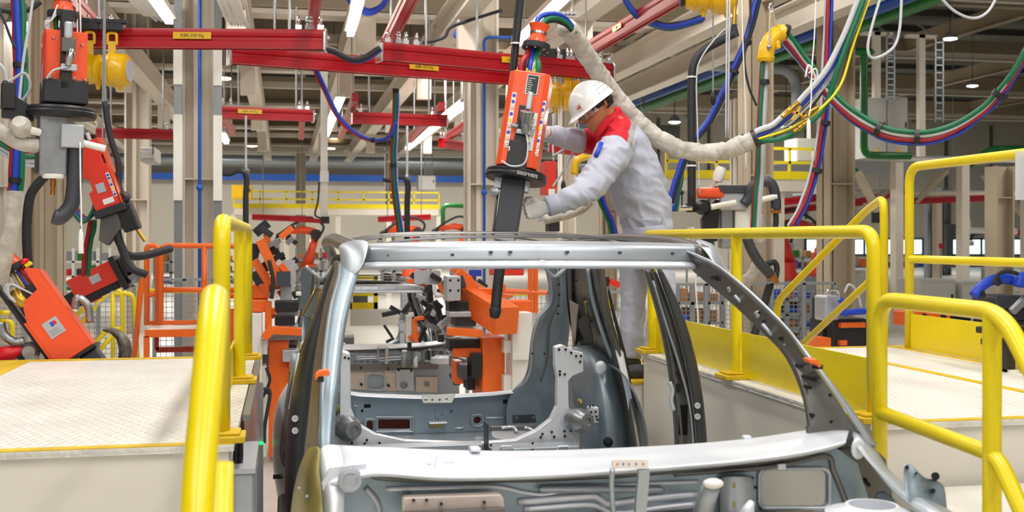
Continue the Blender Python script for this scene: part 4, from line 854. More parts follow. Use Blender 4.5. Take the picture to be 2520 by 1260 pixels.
class G:
    """parts of a gun given in its own frame"""
    def __init__(s, name, label, O, up, toward, k=1., cat='weld gun'):
        s.t = thing(name, label, cat, Vector(O)); s.M = gframe(O, up, toward) @ Matrix.Scale(k, 4); s.k = k
    def p(s, x, y, z): return s.M @ Vector((x, y, z))
    def box(s, name, a, b, m, par=None, bevel=.004): return MB(s.M).b2(a, b).out(name, m, par or s.t, bevel=bevel*s.k)
    def prism(s, name, poly, z0, z1, m, par=None, bevel=.004): return MB(s.M @ Matrix.Translation((0, 0, (z0+z1)/2))).prism(poly, z1-z0).out(name, m, par or s.t, bevel=bevel*s.k)
    def face(s, name, poly, y0, y1, m, par=None, bevel=.003):   # polygon in x-z, extruded along y
        return MB(s.M).plate(poly, [], lambda x, z: (x, y0, z), (0, y1-y0, 0)).out(name, m, par or s.t, bevel=bevel*s.k) if False else MB().plate(poly, [], lambda x, z: s.p(x, y0, z), s.p(0, y1, 0)-s.p(0, y0, 0)).out(name, m, par or s.t, bevel=bevel*s.k)
    def tube(s, name, pts, r, m, par=None, n=6, seg=10): return MB().tube(catmull([s.p(*q) for q in pts], n), [r*s.k]*((len(pts)-1)*n+1) if not isinstance(r, list) else r, seg).out(name, m, par or s.t, smooth='all') if len(pts) > 2 else MB().tube([s.p(*q) for q in pts], r*s.k, seg).out(name, m, par or s.t, smooth=True)
    def lathe(s, name, prof, loc, axis, m, par=None, seg=22):
        f = frame(Vector(axis)).to_4x4(); return MB(s.M @ Matrix.Translation(loc) @ f).lathe(prof, seg).out(name, m, par or s.t, smooth=True)
    def text(s, name, body, size, loc, roll=0, m='black', par=None):
        f = s.M @ Matrix.Translation(loc) @ Matrix.Rotation(R(90), 4, 'X') @ Matrix.Rotation(R(roll), 4, 'Z'); return text(name, body, size, f, m, par or s.t, .0004)
    def bell(s, z, col='orange_gun'):
        s.lathe('collar_ring', [(.07, 0), (.072, .012), (.07, .03), (.05, .034)], (0, 0, z), (0, 0, 1), 'rubber')
        for k in range(8): a = R(45*k); s.lathe('bolt', [(.006, -.008), (.006, .002)], (.06*math.cos(a), .06*math.sin(a), z), (0, 0, 1), 'steel', seg=8)
        b = s.lathe('hose_bell', [(.05, 0), (.043, .02), (.04, .05), (.044, .075), (.054, .10), (.05, .10)], (0, 0, z+.03), (0, 0, 1), col)
        s.lathe('hose_clamp', [(.042, -.006), (.044, -.006), (.044, .006), (.042, .006)], (0, 0, z+.085), (0, 0, 1), 'chrome', b)
    def stickers(s, x, y, z0, z1, par, n):
        s.box('sticker_strip', (x-.011, y-.0012, z0), (x+.011, y, z1), 'white_paint', par, 0)
        cs = ('blue_plastic', 'blue_plastic', 'signal_red', 'blue_plastic', 'cable_yellow', 'signal_red', 'blue_plastic', 'signal_red', 'signal_red', 'cable_yellow')
        for k in range(n):
            zc = z1-.016-(z1-z0-.03)*k/(n-1); c = cs[k % 10]; f = [(.0085, -.0008), (.0085, .0008), (.0005, .0008)]
            s.lathe('sticker_sign', f, (x, y-.002, zc), (0, -1, 0), c, par, 12)
            if c == 'signal_red': s.lathe('sticker_centre', [(.006, -.0004), (.006, .0004), (.0005, .0004)], (x, y-.0031, zc), (0, -1, 0), 'white_paint', par, 10)
# ---------------------------------------------------------------- the gun the worker holds
O = P(1270, 436, 5.42); up = P(1314, 185, 5.50)-P(1252, 585, 5.42)
g = G('weld_gun', 'tilted orange weld gun held by the worker', O, up, Vector((-.30, -1, -.05)))
bd = g.prism('body', [(-.078, -.105), (.074, -.105), (.1, -.085), (.105, .09), (-.09, .095), (-.104, -.07)], .035, .515, 'orange_gun')
g.box('spine', (-.028, -.115, .03), (.03, -.104, .34), 'black'); g.box('spine_foot', (-.05, -.12, .02), (.05, -.08, .16), 'black')
for x in (-.045, .045): g.box('clip_block', (x-.006, -.122, .10), (x+.006, -.112, .125), 'chrome')
g.stickers(-.062, -.1055, .12, .40, bd, 9); g.stickers(.088, -.096, .10, .38, bd, 9)
lb = g.box('label_plate', (.03, -.1085, .12), (.068, -.1055, .31), 'white_paint', bd, 0)
g.text('label_text', '0801++16615O', .022, (.042, -.1095, .21), 82, 'black', lb); g.text('label_text', 'GUN-2', .02, (.060, -.1095, .215), 82, 'black', lb)
npl = g.box('name_plate', (-.012, -.1085, .40), (.05, -.1055, .50), 'chrome', bd, 0); g.box('name_plate_field', (-.007, -.1095, .405), (.045, -.1085, .495), 'black', npl, 0)
for k in range(7): g.box('name_plate_line', (-.004, -.1102, .413+k*.011), (.012+.026*abs(jit(k, 2))*1.4, -.1096, .4165+k*.011), 'cable_grey', npl, 0)
g.box('handle_bar', (.008, -.16, .31), (.034, -.135, .40), 'plate', None, .006)
cn = g.lathe('connector', [(.018, -.02), (.028, 0), (.034, .03), (.036, .045), (.03, .045)], (.022, -.16, .255), (0, -.5, 1), 'steel'); g.box('connector_face', (-.006, -.178, .285), (.05, -.165, .302), 'black', cn)
for x in (.008, .036): g.box('connector_lamp', (x-.008, -.182, .289), (x+.008, -.177, .299), 'signal_red', cn)
g.lathe('valve', [(.014, -.02), (.02, 0), (.02, .03), (.012, .04)], (.02, -.145, .215), (0, -.3, 1), 'steel'); g.box('valve_plate', (-.026, -.132, .19), (.05, -.118, .215), 'steel'); g.lathe('knob', [(.012, 0), (.012, .03), (.005, .032)], (-.02, -.135, .225), (-1, -.4, 0), 'chrome')
g.tube('loop_wire', [(.03, -.14, .19), (.048, -.16, .13), (.05, -.165, .06), (.03, -.165, .03), (-.02, -.165, .02), (-.07, -.13, .045)], .0045, 'cable_grey')
ds = g.lathe('disc', [(.15, -.02), (.155, -.012), (.155, 0), (.15, .006), (.152, .012), (.15, .022), (.02, .026)], (0, 0, .0), (0, 0, 1), 'black', seg=40)
f = g.M @ Matrix.Translation((.07, -.1525, -.004)) @ Matrix.Rotation(R(26), 4, 'Z') @ Matrix.Translation((0, .012, 0)) @ Matrix.Rotation(R(90), 4, 'X') @ Matrix.Rotation(R(180), 4, 'Z'); text('disc_text', '50IH-0305', .026, f, 'white_paint', ds if False else g.t)
ar = g.box('lower_arm', (-.062, -.05, -.29), (.05, .04, -.015), 'dark_cover', None, .006)
g.box('arm_block', (-.058, -.045, -.33), (.044, .035, -.29), 'steel')
g.box('mount_block', (-.1, -.05, -.075), (-.062, .0, -.018), 'plate'); g.box('mount_block', (.052, -.05, -.075), (.075, .0, -.018), 'plate'); g.lathe('pivot', [(.022, -.02), (.022, .02), (.008, .024)], (-.09, -.03, -.095), (0, -1, 0), 'steel')
g.box('shank', (-.05, -.035, -.43), (.032, .03, -.33), 'black', None, .01)
MB().tube(catmull([g.p(-.01, 0, -.42), g.p(-.008, 0, -.52), g.p(-.004, 0, -.6), g.p(0, 0, -.66)], 5), .026, 12).out('electrode_arm', 'rubber', g.t, smooth='all')
g.lathe('electrode', [(.026, 0), (.03, -.02), (.022, -.05), (.008, -.056)], (0, 0, -.655), (0, 0, 1), 'rubber')
g.tube('edge_chain', [(-.075, -.02, -.11), (-.072, -.02, -.2), (-.068, -.02, -.31)], .006, 'galv_dark', n=3, seg=6)
g.bell(.66)
for x0, c, r, x1 in ((-.055, 'cable_red', .017, -.035), (-.01, 'blue', .012, -.012), (.012, 'cable_lime', .005, .0), (.03, 'green', .014, .012), (-.03, 'black', .008, -.02), (.004, 'cable_grey', .005, .02)):
    g.tube('feed_cable', [(x0, -.05, .515), (x0, -.05, .57), (x1, -.02, .62), (x1, 0, .68)], r, c)
    if r > .01: g.lathe('fitting', [(.012, 0), (.014, .012), (.012, .03)], (x0, -.05, .512), (0, 0, 1), 'brass' if x0 < 0 else 'chrome', seg=10); g.box('fitting_nut', (x0-.02, -.06, .515), (x0-.008, -.04, .545), 'hoist_yellow')
tb = g.p(0, 0, .75)
for dx, c, r in ((-.012, 'blue', .014), (.012, 'green', .014), (0, 'cable_yellow', .004), (.004, 'black', .006), (0.008, 'cable_grey', .004)):
    o = Vector((dx, 0, .0)); d2 = -.028 if r < .01 else (.012 if c == 'blue' else -.008)
    MB().tube(catmull([tb+o, P(1332, 50, 5.52)+o+Vector((0, 0, d2)), P(1360, 40, 5.58)+Vector((0, 0, d2)), P(1390, 50, 5.64)+Vector((0, 0, d2)), P(1415, 78, 5.7)+Vector((0, 0, d2*.6))], 8), r, 8).out('feed_cable', c, g.t, smooth='all')
hose = [P(1392, 68, 5.70), P(1420, 100, 5.85), P(1460, 160, 6.1), P(1505, 225, 6.22), P(1555, 285, 6.22), P(1605, 330, 6.2), P(1670, 365, 6.15), P(1740, 376, 6.1), P(1800, 365, 6.05), P(1862, 340, 6.0)]
sleeve('sleeved_hose', 'thick off-white fabric hose running from the tilted gun past the hard hat', hose, .05, amp=.2)
for k, px, py in ((0, 1858, 342), (1, 1832, 352)):
    d = (P(1862, 340, 6.0)-P(1830, 353, 6.03)).normalized(); c = P(px, py, 6.0+.03*k)
    tag(MB().tube([c-d*.012, c+d*.012], .056-.003*k, 16).out('hose_strap', 'black', smooth=True), ('wide' if k == 0 else 'narrow')+' black strap '+('at the cable end of' if k == 0 else 'just before the end of')+' the off-white hose', 'strap')
# slim black suspension pipe left of the gun
t = thing('gun_hanger', 'slim black hanger pipe dropping beside the tilted weld gun', 'hanger', P(1258, 330, 5.5))
MB().tube(catmull([P(1284, -30, 5.55), P(1274, 60, 5.55), P(1262, 190, 5.52), P(1256, 330, 5.5), P(1250, 420, 5.48)], 8), .02, 12).out('pipe', 'rubber', t, smooth='all')
MB().tube(catmull([P(1276, -30, 5.52), P(1266, 60, 5.52), P(1258, 200, 5.49), P(1262, 300, 5.47)], 8), .006, 8).out('wire', 'rubber', t, smooth='all')
for py in (107, 212):
    c = P(1268 if py < 150 else 1260, py, 5.52); MB().tube([c-Vector((0, 0, .004)), c+Vector((0, 0, .004))], .026, 12).out('cable_tie', 'white_plastic', t)
# ---------------------------------------------------------------- big hanging gun, upper left
O = P(150, 278, 5.6)
g = G('weld_gun', 'upright orange weld gun with black disc hanging at the upper left', O, (0.02, 0, 1), Vector((.30, -1, -.2)))
bd = g.prism('body', [(-.085, -.1), (.1, -.1), (.1, .08), (-.085, .09)], .13, .375, 'orange_gun')
g.face('side_plate', [(-.0, .05), (0, .4)], 0, .01, 'orange_gun') if False else None
MB().plate([(-.12, .055), (.05, .055), (.05, .33), (.02, .30), (-.03, .355), (-.12, .36)], [], lambda y, z: g.p(-.088, y, z), g.p(-.082, 0, 0)-g.p(-.088, 0, 0)).out('side_plate', 'red_gun', g.t, bevel=.003)  # left face of the orange body, its shade put into a redder colour
MB().plate([(-.06, .12), (-.03, .10), (-.03, .20), (-.06, .22)], [], lambda y, z: g.p(-.090, y, z), g.p(-.002, 0, 0)-g.p(0, 0, 0)).out('sticker', 'plate', g.t)
g.box('spine', (-.02, -.125, .1), (.03, -.1, .47), 'black'); g.box('lower_cover', (-.09, -.125, .035), (.105, .06, .145), 'rubber', None, .008)
for x, z in ((-.05, .335), (.075, .315), (-.06, .15), (.04, .15), (.085, .15)): g.lathe('bolt', [(.006, 0), (.008, .004), (.004, .01)], (x, -.126 if z < .2 else -.101, z), (0, -1, 0), 'chrome', seg=8)
g.box('handle_bar', (-.01, -.165, .33), (.025, -.13, .41), 'plate', None, .01); g.box('bracket', (-.02, -.155, .27), (.04, -.125, .335), 'galv_dark')
g.lathe('valve', [(.014, -.03), (.02, 0), (.02, .03), (.012, .05)], (.015, -.15, .235), (.2, 0, 1), 'chrome'); g.box('valve_plate', (-.02, -.145, .185), (.05, -.12, .215), 'plate')
g.tube('loop_wire', [(.01, -.15, .2), (-.05, -.15, .18), (-.08, -.14, .14)], .005, 'cable_grey')
g.lathe('disc', [(.155, -.025), (.16, -.012), (.16, .0), (.154, .006), (.156, .014), (.15, .025), (.02, .03)], (0, 0, .0), (0, 0, 1), 'black', seg=40)
g.face('bracket_arm', [(-.13, .02), (-.2, .06), (-.235, .13), (-.255, .13), (-.255, -.04), (-.12, -.05)], -.03, .03, 'black'); g.box('swivel', (-.26, -.05, .0), (-.2, .03, .12), 'black')
blk = g.box('wrist_block', (-.10, -.09, -.30), (.02, .06, -.02), 'steel', None, .008); g.box('wrist_block_front', (-.01, -.12, -.17), (.09, .02, -.06), 'plate', None, .006); g.box('wrist_plate', (-.105, -.06, -.29), (-.098, .07, -.10), 'dark_cover')
for x, y, z in ((-.03, -.095, -.2), ): g.lathe('electrode_disc', [(.045, 0), (.05, .01), (.05, .02), (.012, .022)], (-.035, -.06, -.315), (0, 0, 1), 'white_plastic'); g.lathe('electrode_tip', [(.012, -.08), (.009, -.05), (.012, -.04), (.012, 0)], (-.035, -.06, -.31), (0, 0, 1), 'copper', seg=12)
g.tube('handle', [(-.10, -.08, -.105), (-.19, -.12, -.09)], .018, 'white_plastic'); g.tube('handle', [(.08, -.07, -.14), (.19, -.09, -.165)], .017, 'white_plastic')
g.tube('electrode_arm', [(.06, -.06, -.15), (.06, -.06, -.25), (.058, -.06, -.36), (.045, -.06, -.44), (0, -.06, -.495), (-.03, -.06, -.49)], .036, 'dark_cover', seg=16)
g.box('upper_arm', (-.01, -.04, .36), (.035, .03, .46), 'black'); g.bell(.45)
for x0, c, r in ((-.05, 'cable_grey', .012), (-.02, 'green', .009), (-.035, 'brass', .01), (.02, 'cable_yellow', .004)): g.tube('feed_cable', [(x0, .0, .36), (x0-.01, 0, .43), (x0*.6, 0, .5), (x0*.5, 0, .56)], r, c)
for k in range(3): g.tube('loop_wire', [(-.06, -.06, .36), (-.085, -.08, .39+.01*k), (-.06, -.08, .42), (-.03, -.05, .46+.02*k)], .004, 'cable_grey')
cable('sleeved_hose', 'pale sleeved hose drooping in from the frame edge to the big hanging gun', [P(-40, 300, 5.5), P(10, 330, 5.5), P(50, 352, 5.5), P(90, 358, 5.52), P(110, 352, 5.55)], .035, 'sleeve', cat='hose')
t = tag(MB().lathe([(.03, -.05), (.045, -.02), (.045, .02), (.03, .045)], 14, Matrix.Translation(P(52, 312, 5.45)) @ Matrix.Rotation(R(60), 4, 'X')).out('hose_end_wrap', 'sleeve', smooth=True), 'crumpled white plastic wrap under the black swivel of the hanging gun', 'wrap')
# ---------------------------------------------------------------- red gun tilted, hanging behind the first
O = P(278, 520, 7.6); up = P(222, 365, 7.6)-P(280, 520, 7.6)
g = G('weld_gun', 'red weld gun leaning left behind the big hanging gun', O, up, Vector((-.1, -1, 0)))
MB().plate([(-.085, .03), (.08, .03), (.085, .30), (.07, .30), (.07, .36), (.085, .36), (.085, .47), (-.085, .47), (-.085, .25), (-.055, .24), (-.055, .16), (-.085, .15)], [], lambda x, z: g.p(x, -.08, z), g.p(0, .09, 0)-g.p(0, -.07, 0)).out('body', 'red_gun', g.t, bevel=.004)
g.box('side_panel', (.086, -.08, .03), (.092, .08, .47), 'orange_gun', None, 0)
g.box('sticker', (-.03, -.083, .13), (.025, -.08, .19), 'plate', None, 0); g.box('sticker', (-.02, -.083, .05), (.05, -.08, .085), 'white_paint', None, 0); g.stickers(.068, -.081, .08, .24, None, 7)
g.box('foot', (-.1, -.09, -.02), (.1, .09, .03), 'rubber'); g.box('actuator', (.03, -.05, -.16), (.13, .05, .02), 'black', None, .01); g.tube('electrode', [(.1, 0, -.15), (.125, 0, -.25)], .012, 'brass')
g.face('wrist', [(-.08, -.02), (.06, -.02), (.02, -.12), (-.1, -.20), (-.14, -.15)], -.04, .04, 'galv_dark'); g.tube('electrode_arm', [(-.02, 0, -.12), (-.03, 0, -.25), (-.02, 0, -.38), (.06, 0, -.46)], .026, 'rubber'); g.lathe('hub', [(.03, -.05), (.045, 0), (.03, .05)], (.09, 0, .06), (0, 1, 0), 'black')
for x, c in ((-.05, 'hoist_yellow'), (-.02, 'brass'), (.02, 'cable_grey')): g.tube('feed_cable', [(x, 0, .46), (x, 0, .53)], .013, c)
MB().tube(catmull([g.p(.09, 0, .08), P(292, 450, 7.62), P(291, 400, 7.62), P(270, 330, 7.62), P(258, 250, 7.62)], 6), .02, 8).out('hanger_hose', 'rubber', g.t, smooth='all'); MB().cyl(P(258, 252, 7.62), P(258, -560, 7.62), .006, seg=6).out('rope', 'grey_paint', g.t)
# ---------------------------------------------------------------- red gun lying tilted the other way
O = P(298, 668, 8.2); up = P(300, 655, 8.2)-P(205, 700, 8.2)
g = G('weld_gun', 'red weld gun hanging almost level above the yellow handrails', O, up, Vector((0, -1, 0)))
g.box('body', (-.1, -.08, -.34), (.05, .08, -.03), 'red_gun'); g.box('sticker', (-.055, -.083, -.2), (.0, -.08, -.13), 'plate', None, 0); g.box('top_cover', (.03, -.07, -.34), (.10, .07, -.05), 'black'); g.box('side_plate', (.10, -.06, -.30), (.11, .06, -.2), 'red_gun')
g.box('flange', (-.12, -.09, -.03), (.13, .09, .01), 'black'); g.box('actuator', (-.09, -.06, .01), (.06, .06, .10), 'black', None, .01); g.lathe('wrist', [(.03, -.06), (.06, -.02), (.06, .02), (.03, .06)], (.06, 0, .06), (0, 1, 0), 'steel')
g.face('tail', [(-.02, -.34), (.10, -.34), (.06, -.55), (-.0, -.55)], -.05, .05, 'black'); g.tube('loop_wire', [(.1, -.07, -.1), (.14, -.07, -.2), (.11, -.07, -.32)], .006, 'cable_grey')
MB().cyl(g.p(.0, 0, -.15), P(262, -600, 8.2), .006, seg=6).out('rope', 'grey_paint', g.t)
cable('electrode_pipe', 'long dark electrode pipe reaching from the level red gun to the orange stairs', [P(276, 556, 7.7), P(296, 600, 7.8), P(312, 626, 7.9), P(350, 630, 8.0), P(420, 612, 8.2)], .028, 'rubber', cat='pipe')
# ---------------------------------------------------------------- big gun at the lower left, tilted 45 degrees
O = P(190, 872, 6.05); up = P(70, 705, 6.05)-P(190, 872, 6.05)
g = G('weld_gun', 'large orange weld gun tilted to the left behind the left platform', O, up, Vector((.02, -1, .1)))
MB().plate([(-.10, .0), (.10, .0), (.10, .46), (.055, .50), (.04, .50), (.035, .38), (-.06, .36), (-.10, .26)], [], lambda x, z: g.p(x, -.09, z), g.p(0, -.075, 0)-g.p(0, -.09, 0)).out('body', 'orange_gun', g.t, bevel=.004)
g.box('top_face', (.094, -.09, .0), (.10, .09, .46), 'orange_gun', None, 0); g.box('bottom_face', (-.11, -.09, .0), (-.1, .08, .27), 'orange_gun', None, 0); g.box('core', (-.09, -.07, .0), (.09, .08, .42), 'black')
st = g.box('name_plate', (-.045, -.093, .13), (.035, -.09, .22), 'plate', None, 0); g.box('name_plate_logo', (.005, -.095, .185), (.02, -.093, .205), 'signal_red', st, 0); g.box('name_plate_logo', (-.01, -.095, .182), (.004, -.093, .206), 'blue_plastic', st, 0)
for k in range(4): g.box('name_plate_line', (-.035, -.0945, .14+k*.009), (.02-.01*(k % 2), -.093, .143+k*.009), 'grey_paint', st, 0)
g.box('foot', (-.12, -.09, -.02), (.11, .09, .0), 'black'); g.box('lower_arm', (.0, -.06, -.14), (.1, .06, -.02), 'dark_cover', None, .01)
g.box('rail', (-.13, -.05, .05), (-.11, .05, .64), 'black'); g.bell(.52)
for x, c, r in ((.03, 'cable_red', .016), (.0, 'blue', .013), (-.02, 'brass', .012), (-.04, 'cable_grey', .008), (.015, 'brass', .01)): g.tube('feed_cable', [(x, -.02, .38), (x*.8, -.02, .46), (x*.6, -.01, .54)], r, c)
for k in range(3): g.tube('loop_wire', [(-.07, -.07, .36), (-.09, -.1, .42+.02*k), (-.05, -.1, .47), (-.01, -.08, .40), (.02, -.07, .34)], .005, 'cable_grey')
g.lathe('valve', [(.02, -.05), (.032, -.03), (.032, .03), (.02, .05)], (-.06, -.06, .39), (0, .2, 1), 'brass'); eb = g.box('stop_button', (.05, -.07, .50), (.085, -.03, .52), 'cable_yellow'); g.lathe('stop_cap', [(.02, 0), (.024, .012), (.014, .024)], (.06, -.05, .522), (0, 0, 1), 'signal_red', eb)
g.tube('grip', [(-.16, -.05, .20), (-.2, -.05, .22), (-.22, -.05, .28), (-.20, -.05, .34)], .022, 'steel'); g.lathe('wrist', [(.03, -.05), (.05, 0), (.03, .05)], (-.17, -.04, .14), (0, 1, 0), 'steel')
g.tube('side_pipe', [(.12, 0, .20), (.16, 0, .24), (.18, 0, .18), (.14, 0, .10)], .02, 'steel'); g.box('connector_face', (-.235, -.06, .12), (-.2, 0, .16), 'black')
cable('gun_hanger', 'black gooseneck hanger pipe above the lower left gun', [P(128, 420, 6.1), P(100, 445, 6.1), P(74, 485, 6.1), P(66, 560, 6.1), P(68, 640, 6.1), P(70, 705, 6.1)], .024, 'rubber', cat='hanger', seg=12)
sleeve('sleeved_hose', 'wrinkled off-white hose hanging down at the left frame edge', [P(36, 470, 5.9), P(34, 520, 5.9), P(24, 580, 5.9), P(12, 640, 5.92), P(0, 690, 5.95)], .036)
tag(MB().tube(catmull([P(252, 812, 6.2), P(275, 814, 6.2), P(298, 830, 6.2), P(308, 855, 6.2), P(306, 885, 6.2), P(300, 920, 6.2)], 5), [.004, .008, .012, .014, .016, .018, .02, .022, .024, .026, .028, .03, .032, .034, .034, .034, .034, .034, .034, .034, .034, .034, .034, .034, .034, .034], 12).out('electrode_hook', mat('scorched', '#2c2a28', .5, .3, col2='#8a8478', scale=30), smooth='all'), 'scorched black electrode hook standing behind the left platform', 'electrode')
tag(MB().tube([P(-20, 886, 6.0), P(30, 868, 6.0), P(60, 862, 6.0)], [.06, .04, .028], 12).out('red_cloth', 'signal_red', smooth='all'), 'red cover at the lower left beside the tilted gun', 'cover')
# ---------------------------------------------------------------- pale gun with a dark hoop on the right
O = P(1800, 500, 6.9)
g = G('weld_gun', 'pale steel weld gun with thick dark hoop behind the right railing', O, (0, 0, 1), Vector((-.2, -1, .05)))
g.box('body', (-.09, -.09, -.05), (.09, .09, .1), 'plate', None, .01); g.box('cover', (-.1, -.1, .06), (.09, .1, .115), 'dark_cover', None, .006); g.box('wrist_block', (-.08, -.06, -.3), (.0, .06, -.04), 'steel', None, .01); g.box('wrist_block_front', (.01, -.07, -.26), (.11, .05, -.05), 'white_plastic', None, .01)
g.prism('cap', [(-.24, -.1), (-.06, -.1), (-.06, .1), (-.24, .1)], .03, .1, 'orange_gun', None, .02); g.face('mount', [(-.2, -.1), (-.08, .05), (-.1, -.25), (-.19, -.27)], -.04, .04, 'black'); g.lathe('hub', [(.03, -.06), (.05, -.03), (.05, .03), (.03, .06)], (-.2, -.06, -.03), (0, 1, 0), 'black'); g.box('clamp', (-.3, -.06, -.06), (-.2, .02, .0), 'black')
g.tube('handle', [(-.16, -.14, -.03), (.0, -.14, .0)], .02, 'white_plastic'); g.tube('handle', [(.13, -.12, .01), (.27, -.12, .04)], .02, 'white_plastic')
g.tube('hoop', [(.06, -.1, -.01), (.09, -.1, .03), (.11, -.1, .1), (.17, -.1, .135), (.24, -.1, .12), (.265, -.1, .04), (.27, -.1, -.05)], .034, 'dark_cover', seg=14); g.box('hoop_end', (.235, -.125, -.07), (.30, -.075, -.04), 'copper'); g.tube('lower_electrode', [(.268, -.1, -.06), (.27, -.1, -.12), (.26, -.1, -.2)], .018, 'rubber')
g.lathe('lever_knob', [(.004, 0), (.014, .01), (.014, .024), (.004, .034)], (-.335, -.05, .05), (0, 0, 1), 'rubber'); g.tube('lever', [(-.335, -.05, -.04), (-.335, -.05, .06)], .005, 'rubber'); g.tube('tap', [(-.35, -.06, -.035), (-.27, -.06, -.035)], .016, 'chrome')
g.lathe('pendant', [(.03, -.05), (.04, 0), (.03, .05)], (-.08, 0, .19), (.3, 0, 1), 'white_plastic'); g.tube('loop_wire', [(-.08, 0, .15), (-.14, 0, .1), (-.16, -.02, .04), (-.1, -.1, .02)], .005, 'cable_grey')
t = thing('electrode_pipe', 'bent dark electrode pipe with copper tip seen through the right railing', 'electrode', P(1860, 630, 6.8))
MB().tube(catmull([P(1838, 585, 6.8), P(1848, 612, 6.8), P(1868, 645, 6.8), P(1892, 672, 6.8), P(1902, 682, 6.8)], 6), .034, 14).out('pipe', 'dark_cover', t, smooth='all'); MB().tube([P(1898, 678, 6.78), P(1914, 696, 6.78)], [.03, .014], 10).out('tip', 'copper', t); MB().tube(catmull([P(1888, 650, 6.85), P(1905, 645, 6.85), P(1912, 660, 6.85), P(1908, 690, 6.85)], 4), .02, 8).out('hook', 'rubber', t, smooth='all')
cable('electrode_pole', 'slanting black pole under the bent electrode pipe', [P(1895, 700, 6.9), P(1880, 750, 6.9), P(1845, 860, 6.9)], .028, 'rubber', cat='pole')
t = thing('gun_hanger', 'black gooseneck hanger pipe right of the worker', 'hanger', P(1702, 500, 6.8))
MB().tube(catmull([P(1808, 82, 6.8), P(1775, 100, 6.8), P(1735, 122, 6.8), P(1710, 150, 6.8), P(1702, 200, 6.8), P(1702, 330, 6.8), P(1702, 500, 6.8)], 8), .027, 14).out('pipe', 'rubber', t, smooth='all')
for py in (190, 408): MB().tube([P(1702, py-2, 6.8), P(1702, py+2, 6.8)], .033, 12).out('cable_tie', 'white_plastic', t)
MB().tube(catmull([P(1798, 60, 6.75), P(1760, 95, 6.75), P(1722, 150, 6.75), P(1714, 200, 6.75), P(1716, 300, 6.75), P(1722, 480, 6.75)], 8), .005, 6).out('wire', 'cable_grey', t, smooth='all')
MB().tube([P(1806, 60, 6.8), P(1808, 90, 6.8)], [.016, .03], 10).out('swivel', 'rubber', t); MB().tube([P(1808, 18, 6.8), P(1806, 62, 6.8)], .014, 8).out('chain', 'brass', t)
# ================================================================ red crane rails
ZRL = 3.35
prof = [(-.05, .078), (.05, .078), (.056, .05), (.05, .02), (.038, .012), (.038, -.012), (.054, -.02), (.054, -.075), (.03, -.078), (.03, -.065), (-.03, -.065), (-.03, -.078), (-.054, -.075), (-.054, -.02), (-.038, -.012), (-.038, .012), (-.05, .02), (-.056, .05)]
def crane_rail(label, p0, p1, caps=(1, 1), plate=None, k=1., group='red overhead crane rails', hang=(), txt=None, rods=True):
    p0, p1 = Vector(p0), Vector(p1); d = (p1-p0).normalized(); m = frame(d).to_4x4()
    t = thing('crane_rail', label, 'crane rail', (p0+p1)/2, group)
    mm = m.copy(); mm.translation = (p0+p1)/2
    MB(mm).prism([(x*k, y*k) for x, y in prof], (p1-p0).length).out('rail', 'red', t, smooth=True)
    for f, c, s in ((caps[0], p0, -1), (caps[1], p1, 1)):
        if f:
            mm = m.copy(); mm.translation = c+d*s*.012; MB(mm).prism([(-.07*k, -.09*k), (.07*k, -.09*k), (.07*k, .06*k), (.04*k, .09*k), (-.04*k, .09*k), (-.07*k, .06*k)], .02).out('end_cap', 'chrome', t, bevel=.004)
            mm = m.copy(); mm.translation = c+d*s*.028+Vector((0, 0, .02)); MB(mm).lathe([(.02*k, 0), (.02*k, .02), (.008*k, .022)], 10).out('end_bolt', 'chrome', t, smooth=True)
    side = m.col[0].to_3d()
    if side.y > 0: side = -side
    if plate is not None:
        c = p0.lerp(p1, plate)+side*(.0585*k)+Vector((0, 0, .02*k)); f = frame(side, Vector((0, 0, 1))).to_4x4(); f.translation = c
        pl = MB(f).box((0, 0, 0), (.30*k, .055*k, .003)).out('label_plate', 'hoist_yellow', t)
        f2 = f.copy(); f2.translation = c+side*.0025; text('label_text', txt or 'KBK-250 Kg', .036*k, f2, 'black', pl)
    for h in ((.18, .82) if rods else ()):
        c = p0.lerp(p1, h); MB().cyl(c+Vector((0, 0, .07*k)), (c.x, c.y, 4.75), .012*k, seg=6).out('suspension_rod', 'steel', t)
    for h in hang:
        c = p0.lerp(p1, h)
        for s in (-1, 1):
            hb = MB(); q = c+d*s*.05*k+Vector((0, 0, .078*k)); hb.box(q+Vector((0, 0, .02*k)), (.05*k, .06*k, .04*k)); hb.cyl(q, q+Vector((0, 0, .11*k)), .012*k, seg=8); hb.ball(q+Vector((0, 0, .075*k)), .022*k, 8, 5)
            hb.out('hanger_bolt', 'chrome', t, smooth=True)
    return t, d, side
def Z(px, py, z=ZRL): return PZ(px, py, z)
crane_rail('long horizontal red rail at the upper left carrying the yellow hoist', Z(120, 94), Z(797, 99), (0, 1), .525, 1.0, hang=(.06, .12, .20, .93, .965))
crane_rail('slanting red rail crossing below the other two, with a yellow label at its middle', Z(567, 135), Z(1290, 192), (1, 0), .62, 1.0, hang=(.05, .085))
crane_rail('red rail running right towards the hard hat from a silver end cap', Z(936, 127), Z(1500, 178), (1, 1), .55, 1.0, hang=(.05, .12, .78, .84, .98))
ZU = 3.62
crane_rail('short red rail dropping from the top left corner to the hoist rail', PZ(118, -60, ZU), PZ(228, 62, ZU), (0, 0), None, .9)
crane_rail('steep red rail above the end of the hoist rail', PZ(780, -40, ZU), PZ(768, 72, ZU), (0, 0), None, .8)
crane_rail('red rail rising from the silver end cap to the top edge', PZ(1025, -40, ZU), PZ(952, 108, ZU), (0, 0), None, .85)
crane_rail('long diagonal red rail above the hard hat and white hose', PZ(1720, -42, ZU), PZ(1400, 152, ZU), (0, 0), .50, .85, txt='250')
